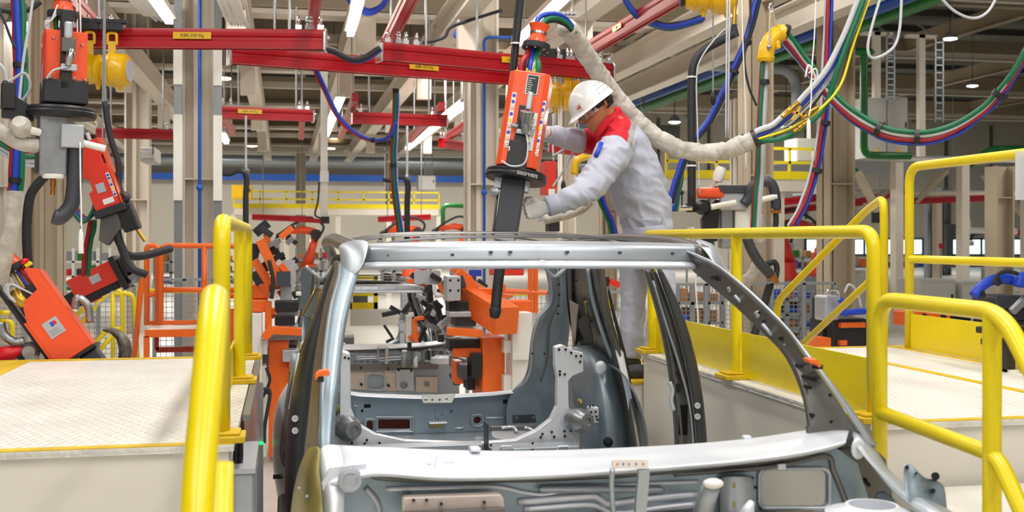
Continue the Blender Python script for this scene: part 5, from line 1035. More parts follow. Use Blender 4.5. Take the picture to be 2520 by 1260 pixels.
for k, (a, b, lab, pl) in enumerate((((546, 277), (768, 285), 'far red rail with a yellow label near the first pale column', .3), ((866, 290), (1096, 298), 'far red rail behind the hanging cable loop', None), ((236, 327), (438, 332), 'far red rail behind the yellow hoist', None), ((1085, 352), (1150, 362), 'short far red rail beside the second pale column', None))):
    crane_rail(lab, Z(*a), Z(*b), (k == 1, 1), pl, 1.0, hang=(.05, .9))
for a, b, lab in (((546, 283), (574, 326), 'thin red rail angling down from the far labelled rail'), ((744, 290), (741, 336), 'thin upright-looking red rail under the far labelled rail'), ((874, 240), (838, 336), 'thin red rail crossing the hanging blue cable'), ((1088, 262), (1008, 345), 'thin red rail slanting beside the far light strip'), ((1148, 306), (1085, 350), 'brightly lit red rail slanting towards the second pale column')):
    crane_rail(lab, PZ(*a, 3.5), PZ(*b, 3.5), (0, 0), None, .75)
for a, b, Y, lab in (((620, 534), (770, 540), 30, 'distant red rail just above the left yellow railing'), ((930, 540), (1060, 534), 30, 'distant red rail just above the car roof'), ((1900, 500), (2060, 482), 22, 'distant dull red rail right of the pale weld gun'), ((1920, 520), (2120, 498), 24, 'distant lower dull red rail behind the tan column'), ((2240, 495), (2440, 487), 24, 'distant dull red rail seen through the tall yellow railing'), ((2050, 508), (2240, 470), 26, 'distant slanting dull red rail between the yellow posts'), ((2430, 576), (2520, 572), 30, 'distant red rail low behind the robot with blue hoses'), ((1350, 362), (1440, 372), 16, 'red rail peeking out between gun and worker')):
    crane_rail(lab, P(*a, Y), P(*b, Y), (0, 0), None, 1.0, rods=Y < 20 or Y == 30)
# ================================================================ light strips and round lamps
def strip(label, a, b, z, wdt=.07):
    p0, p1 = PZ(*a, z), PZ(*b, z); t = thing('light_strip', label, 'lamp', (p0+p1)/2, 'linear ceiling lamps')
    MB().beam(p0+Vector((0, 0, .06)), p1+Vector((0, 0, .06)), wdt*1.7, .06).out('housing', 'white_paint', t); MB().beam(p0, p1, wdt, .05).out('tube', 'led', t)
    for f in (.15, .85): c = p0.lerp(p1, f); MB().cyl(c+Vector((0, 0, .08)), (c.x, c.y, 4.9), .006, seg=6).out('wire', 'grey_paint', t)
strip('bright light strip at the top left beside the first pale column', (352, -40), (417, 53), 3.9)
strip('upper piece of the two light strips right of the hoist rail', (890, -30), (877, 30), 3.9)
strip('lower piece of the two light strips right of the hoist rail', (876, 34), (862, 84), 3.9)
strip('long light strip behind the tilted gun at the top', (1412, -25), (1272, 108), 3.9)
strip('far light strip near the white vertical post', (838, 244), (803, 333), 3.8, .09)
strip('long far light strip left of the second pale column', (1146, 257), (1003, 366), 3.8, .09)
strip('tiny far light strip behind the first pale column', (546, 331), (557, 351), 3.8, .09)
for k, (px, py, r, lab, m, Y) in enumerate(((550, 192, .17, 'round warm lamp just right of the first pale column', 'lamp_warm', 24), (608, 332, .2, 'round warm lamp above the black hanger in the distance', 'lamp_warm', 36), (620, 358, .2, 'round warm lamp lowest of the three left of the white post', 'lamp_warm', 40), (822, 338, .2, 'round warm lamp right beside the far light strip', 'lamp_warm', 38), (812, 365, .2, 'round warm lamp right of the white vertical post', 'lamp_warm', 42), (1010, 328, .15, 'small round lamp near the long far light strip', 'lamp_warm', 38),
     (2338, 95, .2, 'brightest oval lamp high in the right hall', 'lamp_cool', 28), (2393, 211, .2, 'oval lamp below the brightest one in the right hall', 'lamp_cool', 36), (1660, 300, .17, 'round lamp right of the white hose', 'lamp_cool', 30), (1935, 312, .17, 'round lamp behind the coloured cables', 'lamp_cool', 32), (1708, 362, .14, 'small round lamp beside the hanger pipe', 'lamp_cool', 34), (75, 65, .34, 'large lit lamp panel at the upper left', 'lamp_cool', 16), (20, 205, .2, 'lit lamp at the left frame edge', 'lamp_cool', 22))):
    c = P(px, py, Y); t = thing('high_bay_lamp', lab, 'lamp', c, 'round hall lamps')
    MB().lathe([(r, -.03), (r, 0), (r*.6, .12), (.05, .16)], 18, Matrix.Translation(c+Vector((0, 0, .03)))).out('housing', 'grey_paint', t, smooth=True); MB().lathe([(r*.3, -.05), (r*.94, -.02), (r*.94, .0)], 18, Matrix.Translation(c)).out('lens', m, t, smooth=True)
    MB().cyl(c+Vector((0, 0, .15)), c+Vector((0, 0, max(.4, 10.42-c.z))), .012, seg=6).out('cord', 'rubber', t)
# perforated cable trays
for a, b, z, wd, lab in (((330, -30), (392, 38), 4.1, .34, 'perforated white cable tray with bundled wires at the top left'), ((545, -40), (580, 50), 4.1, .22, 'perforated white cable tray right of the first pale column'), ((1392, 40), (1340, 92), 3.6, .22, 'perforated cable tray behind the orange hose bell')):
    p0, p1 = PZ(*a, z), PZ(*b, z); t = thing('cable_tray', lab, 'cable tray', (p0+p1)/2)
    d = (p1-p0).normalized(); sd = Vector((d.y, -d.x, 0)); L = (p1-p0).length
    loops = []
    nn = int(L/.07)
    hol = [rrect(.03+i*.07, -wd/2+.03+j*.06, .03+i*.07+.035, -wd/2+.03+j*.06+.03, .01, 2) for i in range(nn-1) for j in range(int((wd-.05)/.06))]
    MB().plate([(0, -wd/2), (L, -wd/2), (L, wd/2), (0, wd/2)], hol, lambda x, y: p0+d*x+sd*y, (0, 0, .006)).out('tray', 'white_paint', t)
    MB().beam(p1-sd*wd/2, p1+sd*wd/2, .08, .01).out('end_plate', 'white_paint', t)
    for k in range(6): MB().tube([p0+sd*(-wd*.4+k*wd*.16)+Vector((0, 0, .03)), p1+sd*(-wd*.4+k*wd*.16)+Vector((0, 0, .03)), p1+d*.6+sd*(-wd*.4+k*wd*.16)+Vector((0, 0, .06))], .016, 6).out('wire', 'cable_grey', t)
# ================================================================ yellow hoists
def hoist(label, c, k=1., ax=Vector((1, -.25, -.05)), hang=True):
    c = Vector(c); t = thing('chain_hoist', label, 'hoist', c, 'yellow balancers'); f = frame(ax).to_4x4(); f.translation = c; f = f @ Matrix.Scale(k, 4)
    MB(f).lathe([(.06, -.19), (.09, -.17), (.1, -.1), (.1, -.03), (.085, -.02), (.085, .0), (.115, .01), (.118, .12), (.108, .15), (.08, .165)], 22).out('drum', 'hoist_yellow', t, smooth=True)
    MB(f).lathe([(.075, .16), (.075, .17), (.01, .171)], 18).out('end_plate', 'plate', t, smooth=True); MB(f).lathe([(.07, -.215), (.075, -.2), (.075, -.19), (.06, -.185)], 18).out('brake_ring', 'rubber', t, smooth=True)
    for z in (-.12, -.05, .06): MB(f).lathe([(.105, -.008), (.108, 0), (.105, .008)] if z < 0 else [(.12, -.008), (.124, 0), (.12, .008)], 22, Matrix.Translation((0, 0, z))).out('band', 'hoist_yellow', t, smooth=True)
    for s in (-.12, .04):
        p = c+ax.normalized()*s*k; b = MB(); b.beam(p+Vector((0, 0, .08*k)), p+Vector((0, 0, .2*k)), .05*k, .02*k); b.tube(fillet([p+Vector((-.03*k, 0, .18*k)), p+Vector((-.03*k, 0, .26*k)), p+Vector((.03*k, 0, .26*k)), p+Vector((.03*k, 0, .18*k))], .02*k, 4), .01*k, 8); b.out('lug', 'hoist_yellow', t, smooth=True)
        if hang: MB().box(p+Vector((0, 0, .30*k)), (.14*k, .07*k, .05*k)).box(p+Vector((0, 0, .34*k)), (.2*k, .05*k, .03*k)).out('trolley', 'rubber', t, bevel=.006)
    for s in (-.06, .1): p = c+ax.normalized()*s*k; MB().cyl(p-Vector((0, 0, .09*k)), p-Vector((0, 0, .14*k)), .025*k, .012*k).out('outlet', 'hoist_yellow', t, smooth=True)
    p = c+Vector((0, -.02, -.13*k)); MB().cyl(p, p-Vector((0, 0, .55*k)), .006*k, seg=6).out('rope', 'grey_paint', t); MB().ball(p-Vector((0, 0, .57*k)), (.02*k, .02*k, .05*k)).out('hook', 'black', t, smooth='all')
hoist('yellow hoist hanging under the upper left red rail', P(262, 172, 9.2), 1.12)
hoist('yellow hoist partly hidden behind the hard hat', P(1385, 235, 10.4), 1.25)
hoist('yellow hoist cut by the top edge above the hanger pipe', P(1752, -8, 7.2), 1.0)
# ================================================================ cables
def bundle(label, pts, cols, Y=None, straps=(), sp=1., n=8, name='cable_bundle'):
    base = [P(p[0], p[1], p[2] if len(p) > 2 else Y) for p in pts]; c = catmull(base, n); t = thing(name, label, 'cables', base[len(base)//2])
    for i, (m, r, dx, dz) in enumerate(cols):
        off = Vector((dx, .0, dz))*sp; q = [p+off*(1+.35*noise.noise(Vector((j*.17, i*3.3, 0))))+Vector((0, .012*i*sp, 0)) for j, p in enumerate(c)]
        MB().tube(q, r, 8).out('cable', m, t, smooth='all')
    for s in straps:
        j = int(s*(len(c)-2)); d = (c[j+1]-c[j]).normalized(); rr = max(abs(x[2])+abs(x[3])+x[1] for x in cols)*sp*.8
        MB().tube([c[j]-d*.014, c[j]+d*.014], rr, 12).out('strap', 'black', t)
    return t
W = 'cable_grey'
bundle('fan of coloured cables rising from the white hose end to the top edge', [(1862, 340, 6.0), (1905, 318, 6.0), (1960, 275, 6.0), (2020, 210, 5.95), (2075, 120, 5.9), (2130, -20, 5.85)], [(W, .017, -.02, .025), ('blue', .013, 0, .005), (W, .008, .012, -.006), (W, .007, .03, -.02), ('black', .006, .035, -.03)])
bundle('green cable with brass couplings bowing up to the top edge', [(1864, 346, 6.0), (1920, 342, 5.95), (1975, 315, 5.95), (2030, 262, 5.95), (2065, 160, 5.9), (2118, 20, 5.85), (2130, -20, 5.85)], [('green', .016, 0, 0)])
bundle('yellow cable arcing up through the cable fan', [(1866, 342, 5.98), (1940, 318, 5.95), (2010, 275, 5.9), (2068, 210, 5.88), (2100, 110, 5.88), (2146, -20, 5.85)], [('cable_yellow', .0075, 0, 0)])
bundle('hanging loop of red, white, blue and green cables at the right', [(1932, 88, 6.3), (1975, 140, 6.3), (2020, 200, 6.25), (2062, 250, 6.2), (2125, 300, 6.1), (2200, 332, 6.0), (2290, 336, 5.9), (2370, 308, 5.8), (2440, 255, 5.7), (2490, 195, 5.6), (2540, 110, 5.5)], [('green', .016, .0, .028), (W, .015, 0, .01), ('cable_red', .015, .0, -.014), ('blue', .012, .012, -.034), (W, .007, .0, -.028), ('cable_lime', .005, .02, -.02), ('rubber', .008, .006, -.002)], straps=(.46, .58, .86))
bundle('vertical green and grey cables below the yellow elbow', [(1884, 150, 6.3), (1880, 220, 6.3), (1876, 300, 6.3), (1872, 400, 6.3), (1866, 480, 6.3), (1860, 570, 6.3)], [('green', .011, -.016, 0), (W, .012, .012, 0), ('cable_grey', .012, .026, 0), ('blue', .010, .0, -.0), ('cable_red', .008, -.006, 0)], straps=(.17,))
bundle('red, blue and yellow cables dropping from the top to the right railing', [(2046, -20, 6.6), (2040, 120, 6.6), (2036, 250, 6.6), (2024, 350, 6.6), (2008, 430, 6.6), (1985, 500, 6.6), (1955, 556, 6.6)], [('cable_red', .012, -.018, 0), ('blue', .012, .012, 0), ('cable_grey', .010, -.03, 0), ('cable_yellow', .006, 0, 0), ('green', .01, .024, 0)], straps=(.44, .66))
bundle('slanting blue and dark cables between worker and hanger pipe', [(1872, -20, 8.0), (1842, 90, 8.0), (1800, 190, 8.0), (1752, 290, 8.0), (1700, 360, 8.0), (1672, 430, 8.0), (1652, 500, 8.0)], [('blue', .02, -.02, 0), ('rubber', .018, .012, 0), ('cable_red', .010, .0, -.02), ('green', .012, .02, .01), (W, .010, .03, -.01)], straps=(.2, .34))
bundle('thick blue and red hose hanging in a loop below the slanting rail', [(774, 165, 10.5), (800, 220, 10.5), (832, 285, 10.5), (872, 325, 10.4), (918, 345, 10.3), (958, 335, 10.2), (972, 300, 10.2)], [('blue', .018, .006, 0), ('cable_red', .014, -.014, -.004)], straps=(.7,))
bundle('bundle of coloured cables hanging straight down in mid hall', [(974, 222, 10.2), (972, 300, 10.2), (968, 380, 10.2), (970, 450, 10.2), (978, 520, 10.2), (986, 580, 10.2)], [('green', .014, 0, 0), ('blue', .012, .018, 0), ('cable_red', .011, -.018, 0), ('cable_yellow', .006, .006, 0), (W, .010, .03, 0)], straps=(.0, .5))
bundle('dark hose looping between the two red rail ends', [(790, 118, 9.2), (820, 126, 9.2), (860, 145, 9.2), (895, 143, 9.2), (935, 118, 9.2)], [('rubber', .026, 0, 0), ('blue', .018, .012, -.012)])
bundle('blue wrapped hose arching behind the top light strip', [(850, -20, 11), (870, 12, 11), (905, 32, 11), (940, 15, 11), (960, -20, 11)], [('blue', .03, 0, 0), ('blue', .02, .02, .03)])
bundle('blue hose crossing behind the diagonal red rail', [(1530, -20, 9.0), (1552, 20, 9.0), (1585, 48, 9.0), (1640, 66, 9.0), (1690, 58, 9.0), (1732, 44, 9.0)], [('blue', .025, 0, 0), ('rubber', .018, .0, .022), ('green', .012, 0, -.02)])
bundle('vertical blue, green and red cables at the left edge', [(40, -20, 6.4), (44, 80, 6.4), (48, 160, 6.4), (44, 260, 6.4), (42, 350, 6.4), (38, 430, 6.4), (34, 475, 6.4)], [('blue', .020, 0, 0), ('green', .017, .026, 0), ('cable_red', .014, -.026, 0), ('cable_lime', .006, .012, 0)], straps=(.36, .9))
bundle('droop of striped cables at the left edge behind the pale hose', [(-20, 340, 7), (20, 365, 7), (60, 385, 7), (110, 380, 7), (150, 355, 7)], [('cable_red', .012, 0, .03), ('green', .014, 0, 0), (W, .012, 0, -.03), (W, .010, 0, -.05), ('blue', .008, .0, .05)])
bundle('loop of green and blue cables under the leaning red gun', [(168, 480, 7.6), (180, 520, 7.6), (205, 545, 7.6), (228, 520, 7.6), (240, 470, 7.6)], [('green', .013, 0, 0), ('blue', .013, .012, .012), (W, .01, -.012, -.012), ('cable_red', .011, .02, .02)])
bundle('red and green cables hanging below the leaning red gun', [(222, 540, 7.7), (216, 580, 7.7), (208, 620, 7.7), (204, 680, 7.7)], [('cable_red', .013, 0, 0), ('green', .013, .03, 0), ('brass', .008, .015, 0)])
bundle('blue and red cables dropping behind the worker chest', [(1478, 470, 6.6), (1490, 510, 6.6), (1506, 545, 6.6), (1520, 600, 6.6)], [('blue', .014, 0, 0), ('green', .012, -.02, 0), ('cable_red', .011, .018, 0)])
bundle('blue and green cables between the worker and the hanger pipe, low', [(1672, 420, 8.2), (1664, 470, 8.2), (1655, 520, 8.2)], [('blue', .02, 0, 0), ('green', .018, .03, 0)])
for lab, pts, r, m, Y in (('thick black cable curving at the top left corner', [(-10, 22), (30, 28), (70, 24), (100, 4)], .016, 'rubber', 6.6), ('white cord looping left of the big hanging gun', [(-10, 150), (10, 170), (20, 200), (60, 180), (75, 215), (50, 250), (20, 245)], .007, W, 5.7), ('grey cord falling beside the vertical cables', [(82, -10), (72, 60), (60, 130), (52, 200), (46, 270)], .007, W, 6.0),
      ('thin black cord slanting across the left edge', [(-5, 20), (12, 55), (25, 90), (38, 120)], .007, 'rubber', 6.2), ('white cord with pull handle line beside the big gun', [(197, 350), (198, 440), (200, 520), (200, 570)], .004, 'white_plastic', 5.5), ('pair of white cords above the orange bell', [(188, -10), (190, 60), (190, 120)], .004, 'white_plastic', 5.6), ('second white cord above the orange bell', [(196, -10), (198, 60), (198, 118)], .004, 'white_plastic', 5.6),
      ('long white cord loop hanging at the upper right', [(2168, -10), (2150, 50), (2136, 110), (2142, 140), (2165, 140), (2200, 115), (2214, 70), (2219, -10)], .009, W, 6.2), ('white cord sagging along the top right edge', [(2310, -10), (2350, 28), (2395, 45), (2430, 30), (2455, -10)], .009, W, 6.2), ('thin white pull cord above the white handle', [(2008, -10), (2004, 90), (1998, 170), (1996, 250), (1990, 290)], .004, 'white_plastic', 5.8),
      ('white cord dropping from the hoist at the top right', [(1826, -10), (1828, 100), (1834, 250), (1836, 420)], .0045, 'white_plastic', 6.6), ('thin grey rope left of the hanger pipe', [(1790, -10), (1788, 120), (1786, 340)], .006, W, 6.7), ('second thin grey rope left of the hanger pipe', [(1796, -10), (1794, 120), (1792, 340)], .006, W, 6.7), ('black cord swinging behind the hanger pipe', [(1846, -10), (1846, 60), (1832, 140), (1842, 210), (1862, 260)], .008, 'rubber', 7.0),
      ('black cable running along the beam to the second column', [(1040, 105), (1070, 100), (1095, 90), (1108, 68), (1150, 52), (1235, 25)], .02, 'rubber', 13.0), ('blue pipe bent along the beam near the second column', [(1180, -10), (1178, 12), (1120, 84), (1145, 88)], .022, 'blue_pipe', 13.6), ('white tether loop by the worker chest', [(1360, 385), (1400, 360), (1412, 352), (1408, 380), (1380, 430), (1360, 460)], .006, W, 6.2), ('curled grey cord by the hanging pole at the right', [(1716, 640), (1712, 700), (1718, 790), (1712, 830)], .006, 'white_plastic', 6.9), ('pale hose bend behind the right railing posts', [(1700, 560), (1712, 620), (1722, 680)], .03, 'sleeve', 7.4), ('pale sleeved hose under the bent electrode pipe', [(1868, 640), (1850, 680), (1825, 695), (1800, 700)], .045, 'sleeve', 7.2), ('pale sleeved hose hanging beneath the pale gun', [(1862, 530), (1866, 560), (1870, 600)], .045, 'sleeve', 7.2), ('pale sleeved hose of the far gun at the worker chest', [(1340, 540), (1390, 530), (1430, 515), (1452, 495)], .03, 'sleeve', 6.7), ('pale hose lying by the worker knees', [(1462, 800), (1490, 815), (1520, 800), (1540, 770)], .03, 'sleeve', 7.6)):
    cable('cord', lab, [P(x, y, Y) for x, y in pts], r, m, cat='cord', n=7)
for px, py, Y, lab in ((199, 595, 5.5, 'white pull handle hanging beside the big left gun'), (1990, 318, 5.8, 'white pull handle hanging below the cable fan')):
    c = P(px, py, Y); t = thing('pull_handle', lab, 'handle', c); MB().lathe([(.012, -.055), (.013, -.05), (.011, .04), (.008, .05), (.004, .06)], 12, Matrix.Translation(c)).out('grip', 'white_plastic', t, smooth=True); MB().cyl(c+Vector((0, 0, .05)), c+Vector((0, 0, .075)), .004).out('eyelet', 'steel', t)
# yellow elbow and couplings
t = thing('hose_elbow', 'bright yellow plastic elbow hanging in the cables at the right', 'elbow', P(1890, 110, 6.3))
MB().tube(catmull([P(1884, 152, 6.3), P(1886, 125, 6.3), P(1896, 100, 6.3), P(1914, 84, 6.3), P(1930, 80, 6.3)], 6), .05, 16).out('bend', 'hoist_yellow', t, smooth='all')
for p, d in ((P(1884, 142, 6.3), Vector((0, 0, 1))), (P(1917, 82, 6.3), Vector((1, 0, .3)))): d = d.normalized(); MB().tube([p-d*.008, p+d*.008], .054, 16).out('rib', 'hoist_yellow', t, smooth=True)
MB().tube([P(1928, 78, 6.3), P(1936, 82, 6.3)], .052, 14).out('cuff', 'black', t); MB().ball(P(1893, 116, 6.24), .015).out('bolt', 'steel', t, smooth='all'); MB().beam(P(1906, 112, 6.28), P(1918, 110, 6.28), .05, .05).out('spur', 'hoist_yellow', t, bevel=.01)
MB().cyl(P(1893, 112, 6.24), P(1895, 20, 6.3), .006, seg=6).cyl(P(1912, 75, 6.3), P(1900, 20, 6.3), .006, seg=6).out('sling', 'tan', t); MB().tube(catmull([P(1897, 34, 6.3), P(1892, 22, 6.3), P(1897, 8, 6.3), P(1902, 22, 6.3), P(1897, 34, 6.3)], 4), .006, 6).out('snap_hook', 'chrome', t, smooth='all')
for k, (a, b) in enumerate((((1925, 288), (1965, 252)), ((1973, 292), (2012, 264)), ((1952, 325), (1985, 300)))):
    p, q = P(*a, 5.88), P(*b, 5.88); t = thing('hose_coupling', ('upper', 'right', 'lower')[k]+' brass hose coupling in the cable fan', 'coupling', p); MB().tube([p, p.lerp(q, .3), p.lerp(q, .35), p.lerp(q, .6), p.lerp(q, .65), q], [.013, .013, .019, .019, .014, .014], 10).out('body', 'brass', t, smooth=True)
    if k == 1: c = p+Vector((-.03, 0, .02)); MB().beam(c-Vector((.03, 0, .03)), c+Vector((.02, 0, .05)), .02, .012).beam(c-Vector((.03, 0, -.02)), c+Vector((.03, 0, .0)), .02, .012).out('tap_handle', 'hoist_yellow', t)
t = tag(MB().tube(catmull([P(1982, 190, 6.1), P(1990, 160, 6.1), P(2005, 185, 6.1), P(2010, 215, 6.1), P(1995, 225, 6.1), P(1998, 195, 6.1), P(2012, 200, 6.1), P(2008, 170, 6.1), P(1990, 180, 6.1)], 6), .006, 6).out('rope_knot', 'white_plastic', smooth='all'), 'knotted white rope where the cables cross', 'rope')
# white vertical post with lower arm in mid hall, and distant hangers
x = P(798, 400, 16).x
t = thing('lift_post', 'white vertical post with cable hanging in mid hall', 'post', (x, 16, 2)); MB().b2((x-.05, 16, P(0, 530, 16).z), (x+.05, 16.1, 4.4)).out('mast', 'white_paint', t); MB().b2((x-.06, 15.96, P(0, 440, 16).z), (x+.06, 16, P(0, 412, 16).z)).out('junction_box', 'white_plastic', t); MB().b2((x-.04, 15.95, P(0, 548, 16).z), (x+.07, 16.1, P(0, 530, 16).z)).out('motor', 'rubber', t); MB().beam((x-.02, 16, P(0, 542, 16).z), P(714, 540, 16), .05, .06).out('arm', 'red', t)
MB().tube(catmull([Vector((x-.07, 16, P(0, 440, 16).z)), Vector((x-.09, 15.95, P(0, 490, 16).z)), Vector((x-.13, 15.95, P(0, 525, 16).z)), Vector((x-.04, 15.95, P(0, 535, 16).z))], 5), .014, 6).out('cord', 'rubber', t, smooth='all')
for px, y0, y1, y2, Y, lab in ((605, 285, 425, 565, 14, 'black hanger below a thin rope left of the white post'), (1002, 310, 440, 590, 13.5, 'black hanger below a thin rope right of the white post')):
    t = thing('gun_hanger', lab, 'hanger', P(px, y1, Y)); MB().cyl(P(px, y0, Y), P(px, y1, Y), .014, seg=8).out('rope', 'cable_grey', t); MB().tube(catmull([P(px-2, y1, Y), P(px+2, y1+20, Y), P(px, y1+60, Y), P(px, y2, Y)], 5), .036, 8).out('pipe', 'rubber', t, smooth='all'); MB().lathe([(.03, -.04), (.05, 0), (.02, .04)], 10, Matrix.Translation(P(px, y1-5, Y))).out('swivel', 'steel', t, smooth=True); MB().tube(catmull([P(px-3, y1, Y), P(px-20, y1-3, Y), P(px-40, y1+5, Y), P(px-60, y1+2, Y)], 4), .025, 6).out('cable', 'rubber', t, smooth='all')
# ================================================================ stations behind the first car
rnd = random.Random(3)
def pb(t, name, a, b, Y, dY, m, bevel=0):       # box whose front spans the two photo points at depth Y
    p, q = P(*a, Y), P(*b, Y); return MB().b2((p.x, Y, p.z), (q.x, Y+dY, q.z)).out(name, m, t, bevel=bevel)
def pbeam(t, name, a, b, Y, w, h, m, Y2=None): return MB().beam(P(*a, Y), P(*b, Y2 or Y), w, h).out(name, m, t, bevel=.004)
def ptube(t, name, pts, Y, r, m, n=5): return MB().tube(catmull([P(x, y, Y) for x, y in pts], n), r, 8).out(name, m, t, smooth='all')
# left clamping fixture
t = thing('clamp_fixture', 'orange clamping fixture with black grippers left of the car shells', 'fixture', P(690, 1122, 8.9))
pb(t, 'cabinet', (661, 836), (711, 1124), 8.9, .5, 'orange', .008); pb(t, 'cabinet_side', (712, 842), (730, 1100), 8.95, .4, 'galv_dark'); pb(t, 'cabinet_top', (655, 832), (732, 836), 8.88, .5, 'steel')
pb(t, 'post', (620, 772), (645, 1000), 8.75, .2, 'white_paint', .006); pb(t, 'post_box', (645, 838), (658, 872), 8.78, .12, 'white_paint'); pb(t, 'post_foot', (630, 900), (655, 1124), 8.8, .15, 'panel_beige')
for a, b, dy in (((622, 700), (662, 735), 0), ((620, 738), (658, 768), -.05), ((652, 745), (668, 832), -.1), ((640, 690), (690, 712), .2), ((600, 700), (628, 770), .1)): pb(t, 'beam_block', a, b, 8.9+dy, .25, 'orange', .01)
for a, b, m in (((676, 742), (735, 766), 'black'), ((680, 766), (738, 778), 'plate'), ((676, 778), (726, 800), 'black'), ((680, 800), (734, 814), 'plate'), ((690, 850), (730, 862), 'black'), ((695, 862), (735, 890), 'plate'), ((712, 890), (740, 915), 'orange'), ((690, 690), (718, 740), 'plate'), ((728, 720), (745, 728), 'white_paint')): pb(t, 'gripper_block', a, b, 8.75+rnd.random()*.3, .22, m, .006)
pbeam(t, 'curved_arm', (650, 832), (672, 806), 8.7, .10, .06, 'orange'); pbeam(t, 'curved_arm', (672, 812), (742, 816), 8.7, .08, .06, 'orange')
for a, b, w, m in (((640, 590), (690, 700), .09, 'orange'), ((655, 575), (668, 630), .06, 'orange'), ((625, 640), (665, 700), .08, 'orange'), ((628, 575), (660, 548), .09, 'black'), ((650, 610), (690, 590), .05, 'steel'), ((668, 640), (700, 625), .05, 'black'), ((690, 585), (720, 560), .06, 'orange'), ((700, 572), (730, 600), .05, 'black'), ((680, 690), (712, 650), .05, 'black'), ((632, 600), (622, 650), .08, 'black'), ((700, 660), (690, 690), .07, 'orange'), ((655, 660), (640, 690), .05, 'black'), ((640, 560), (670, 580), .06, 'rubber'), ((660, 600), (700, 640), .05, 'rubber'), ((705, 600), (722, 585), .05, 'steel'), ((690, 650), (708, 672), .06, 'orange'), ((622, 670), (640, 700), .07, 'black')):
    pbeam(t, 'clamp_arm', a, b, 8.8+rnd.random()*.3, w, w*.8, m)
pb(t, 'control_plate', (680, 668), (715, 705), 8.7, .05, 'dark_cover'); pb(t, 'hole_plate', (695, 640), (726, 700), 8.95, .05, 'plate')
ptube(t, 'hose', [(662, 640), (672, 690), (668, 735)], 8.7, .016, 'rubber'); ptube(t, 'air_hose', [(655, 905), (664, 935), (650, 970), (640, 985)], 8.65, .012, 'rubber'); ptube(t, 'air_pipe', [(648, 958), (660, 958), (664, 975), (652, 1045), (650, 1090)], 8.6, .014, 'rubber')
# right clamping fixture
t = thing('clamp_fixture', 'orange clamping fixture with big orange beam right of the car shells', 'fixture', P(1220, 966, 8.9))
pb(t, 'cabinet', (1187, 832), (1243, 1124), 8.9, .5, 'orange', .008); pb(t, 'post', (1261, 770), (1310, 1124), 8.7, .2, 'white_paint', .006); pb(t, 'post_box', (1240, 838), (1262, 868), 8.75, .1, 'white_paint'); pb(t, 'post_box', (1240, 925), (1262, 960), 8.75, .1, 'white_paint'); pb(t, 'post_shelf', (1262, 870), (1300, 885), 8.65, .2, 'white_paint')
pbeam(t, 'main_beam', (1140, 722), (1248, 790), 9.4, .2, .22, 'orange', 8.6); pbeam(t, 'main_beam_top', (1140, 716), (1225, 716), 9.4, .15, .04, 'orange', 9.0); pb(t, 'beam_block', (1158, 735), (1185, 770), 9.2, .2, 'orange', .01); pb(t, 'beam_block', (1200, 755), (1262, 800), 8.75, .2, 'orange', .01); pb(t, 'beam_block', (1235, 740), (1310, 775), 9.0, .2, 'orange', .01)
for a, b, m in (((1105, 742), (1165, 768), 'black'), ((1105, 768), (1160, 780), 'plate'), ((1120, 778), (1172, 802), 'dark_cover'), ((1110, 802), (1165, 812), 'plate'), ((1105, 835), (1185, 862), 'black'), ((1105, 850), (1150, 870), 'plate'), ((1118, 860), (1185, 878), 'orange'), ((1165, 745), (1195, 760), 'plate'), ((1100, 680), (1134, 740), 'plate'), ((1120, 890), (1140, 945), 'orange'), ((1150, 900), (1170, 960), 'black'), ((1135, 900), (1150, 935), 'dark_cover'), ((1160, 870), (1186, 930), 'black')): pb(t, 'gripper_block', a, b, 8.8+rnd.random()*.3, .22, m, .006)
pbeam(t, 'curved_arm', (1100, 815), (1185, 820), 8.8, .1, .06, 'orange'); pbeam(t, 'head_plate', (1092, 706), (1140, 690), 9.2, .16, .1, 'dark_cover'); pbeam(t, 'head_arm', (1135, 712), (1165, 690), 9.2, .12, .12, 'orange'); pbeam(t, 'head_arm', (1125, 668), (1150, 690), 9.2, .08, .08, 'orange'); pb(t, 'motor', (1158, 664), (1185, 680), 9.2, .1, 'blue')
for a, b, w, m in (((1110, 660), (1140, 672), .06, 'orange'), ((1080, 690), (1098, 735), .06, 'orange'), ((1060, 675), (1085, 690), .05, 'black'), ((1070, 740), (1090, 800), .06, 'black'), ((1050, 770), (1075, 805), .08, 'black'), ((1035, 790), (1062, 750), .06, 'black'), ((1020, 785), (1024, 842), .04, 'orange'), ((1020, 785), (1045, 782), .04, 'orange'), ((1030, 842), (1050, 800), .04, 'black'), ((990, 770), (1010, 745), .05, 'black'), ((960, 755), (985, 770), .05, 'black'), ((1000, 690), (1050, 700), .05, 'orange'), ((1056, 700), (1060, 745), .05, 'black'), ((940, 775), (975, 768), .05, 'black'), ((945, 800), (965, 830), .03, 'black'), ((950, 842), (970, 832), .03, 'black'), ((1080, 805), (1110, 780), .07, 'plate'), ((1005, 775), (1006, 842), .05, 'white_paint'), ((1005, 775), (1018, 774), .05, 'white_paint'), ((1070, 730), (1092, 728), .03, 'white_paint'), ((1092, 728), (1098, 748), .03, 'white_paint')):
    pbeam(t, 'clamp_arm', a, b, 9.3+rnd.random()*.6, w, w*.8, m)
for px in (1020, 1040, 1062): MB().plate(rrect(px, 665, px+22, 700, 7), [], lambda x, y: P(x, y, 9.6), (0, .04, 0)).out('shield_plate', 'plate', t, bevel=.006)
for px, py in ((1108, 690), (1128, 690), (1108, 715), (1128, 715)): MB().cyl(P(px, py, 8.78), P(px, py, 8.8), .012, seg=8).out('bolt', 'rubber', t)
rr = random.Random(11)
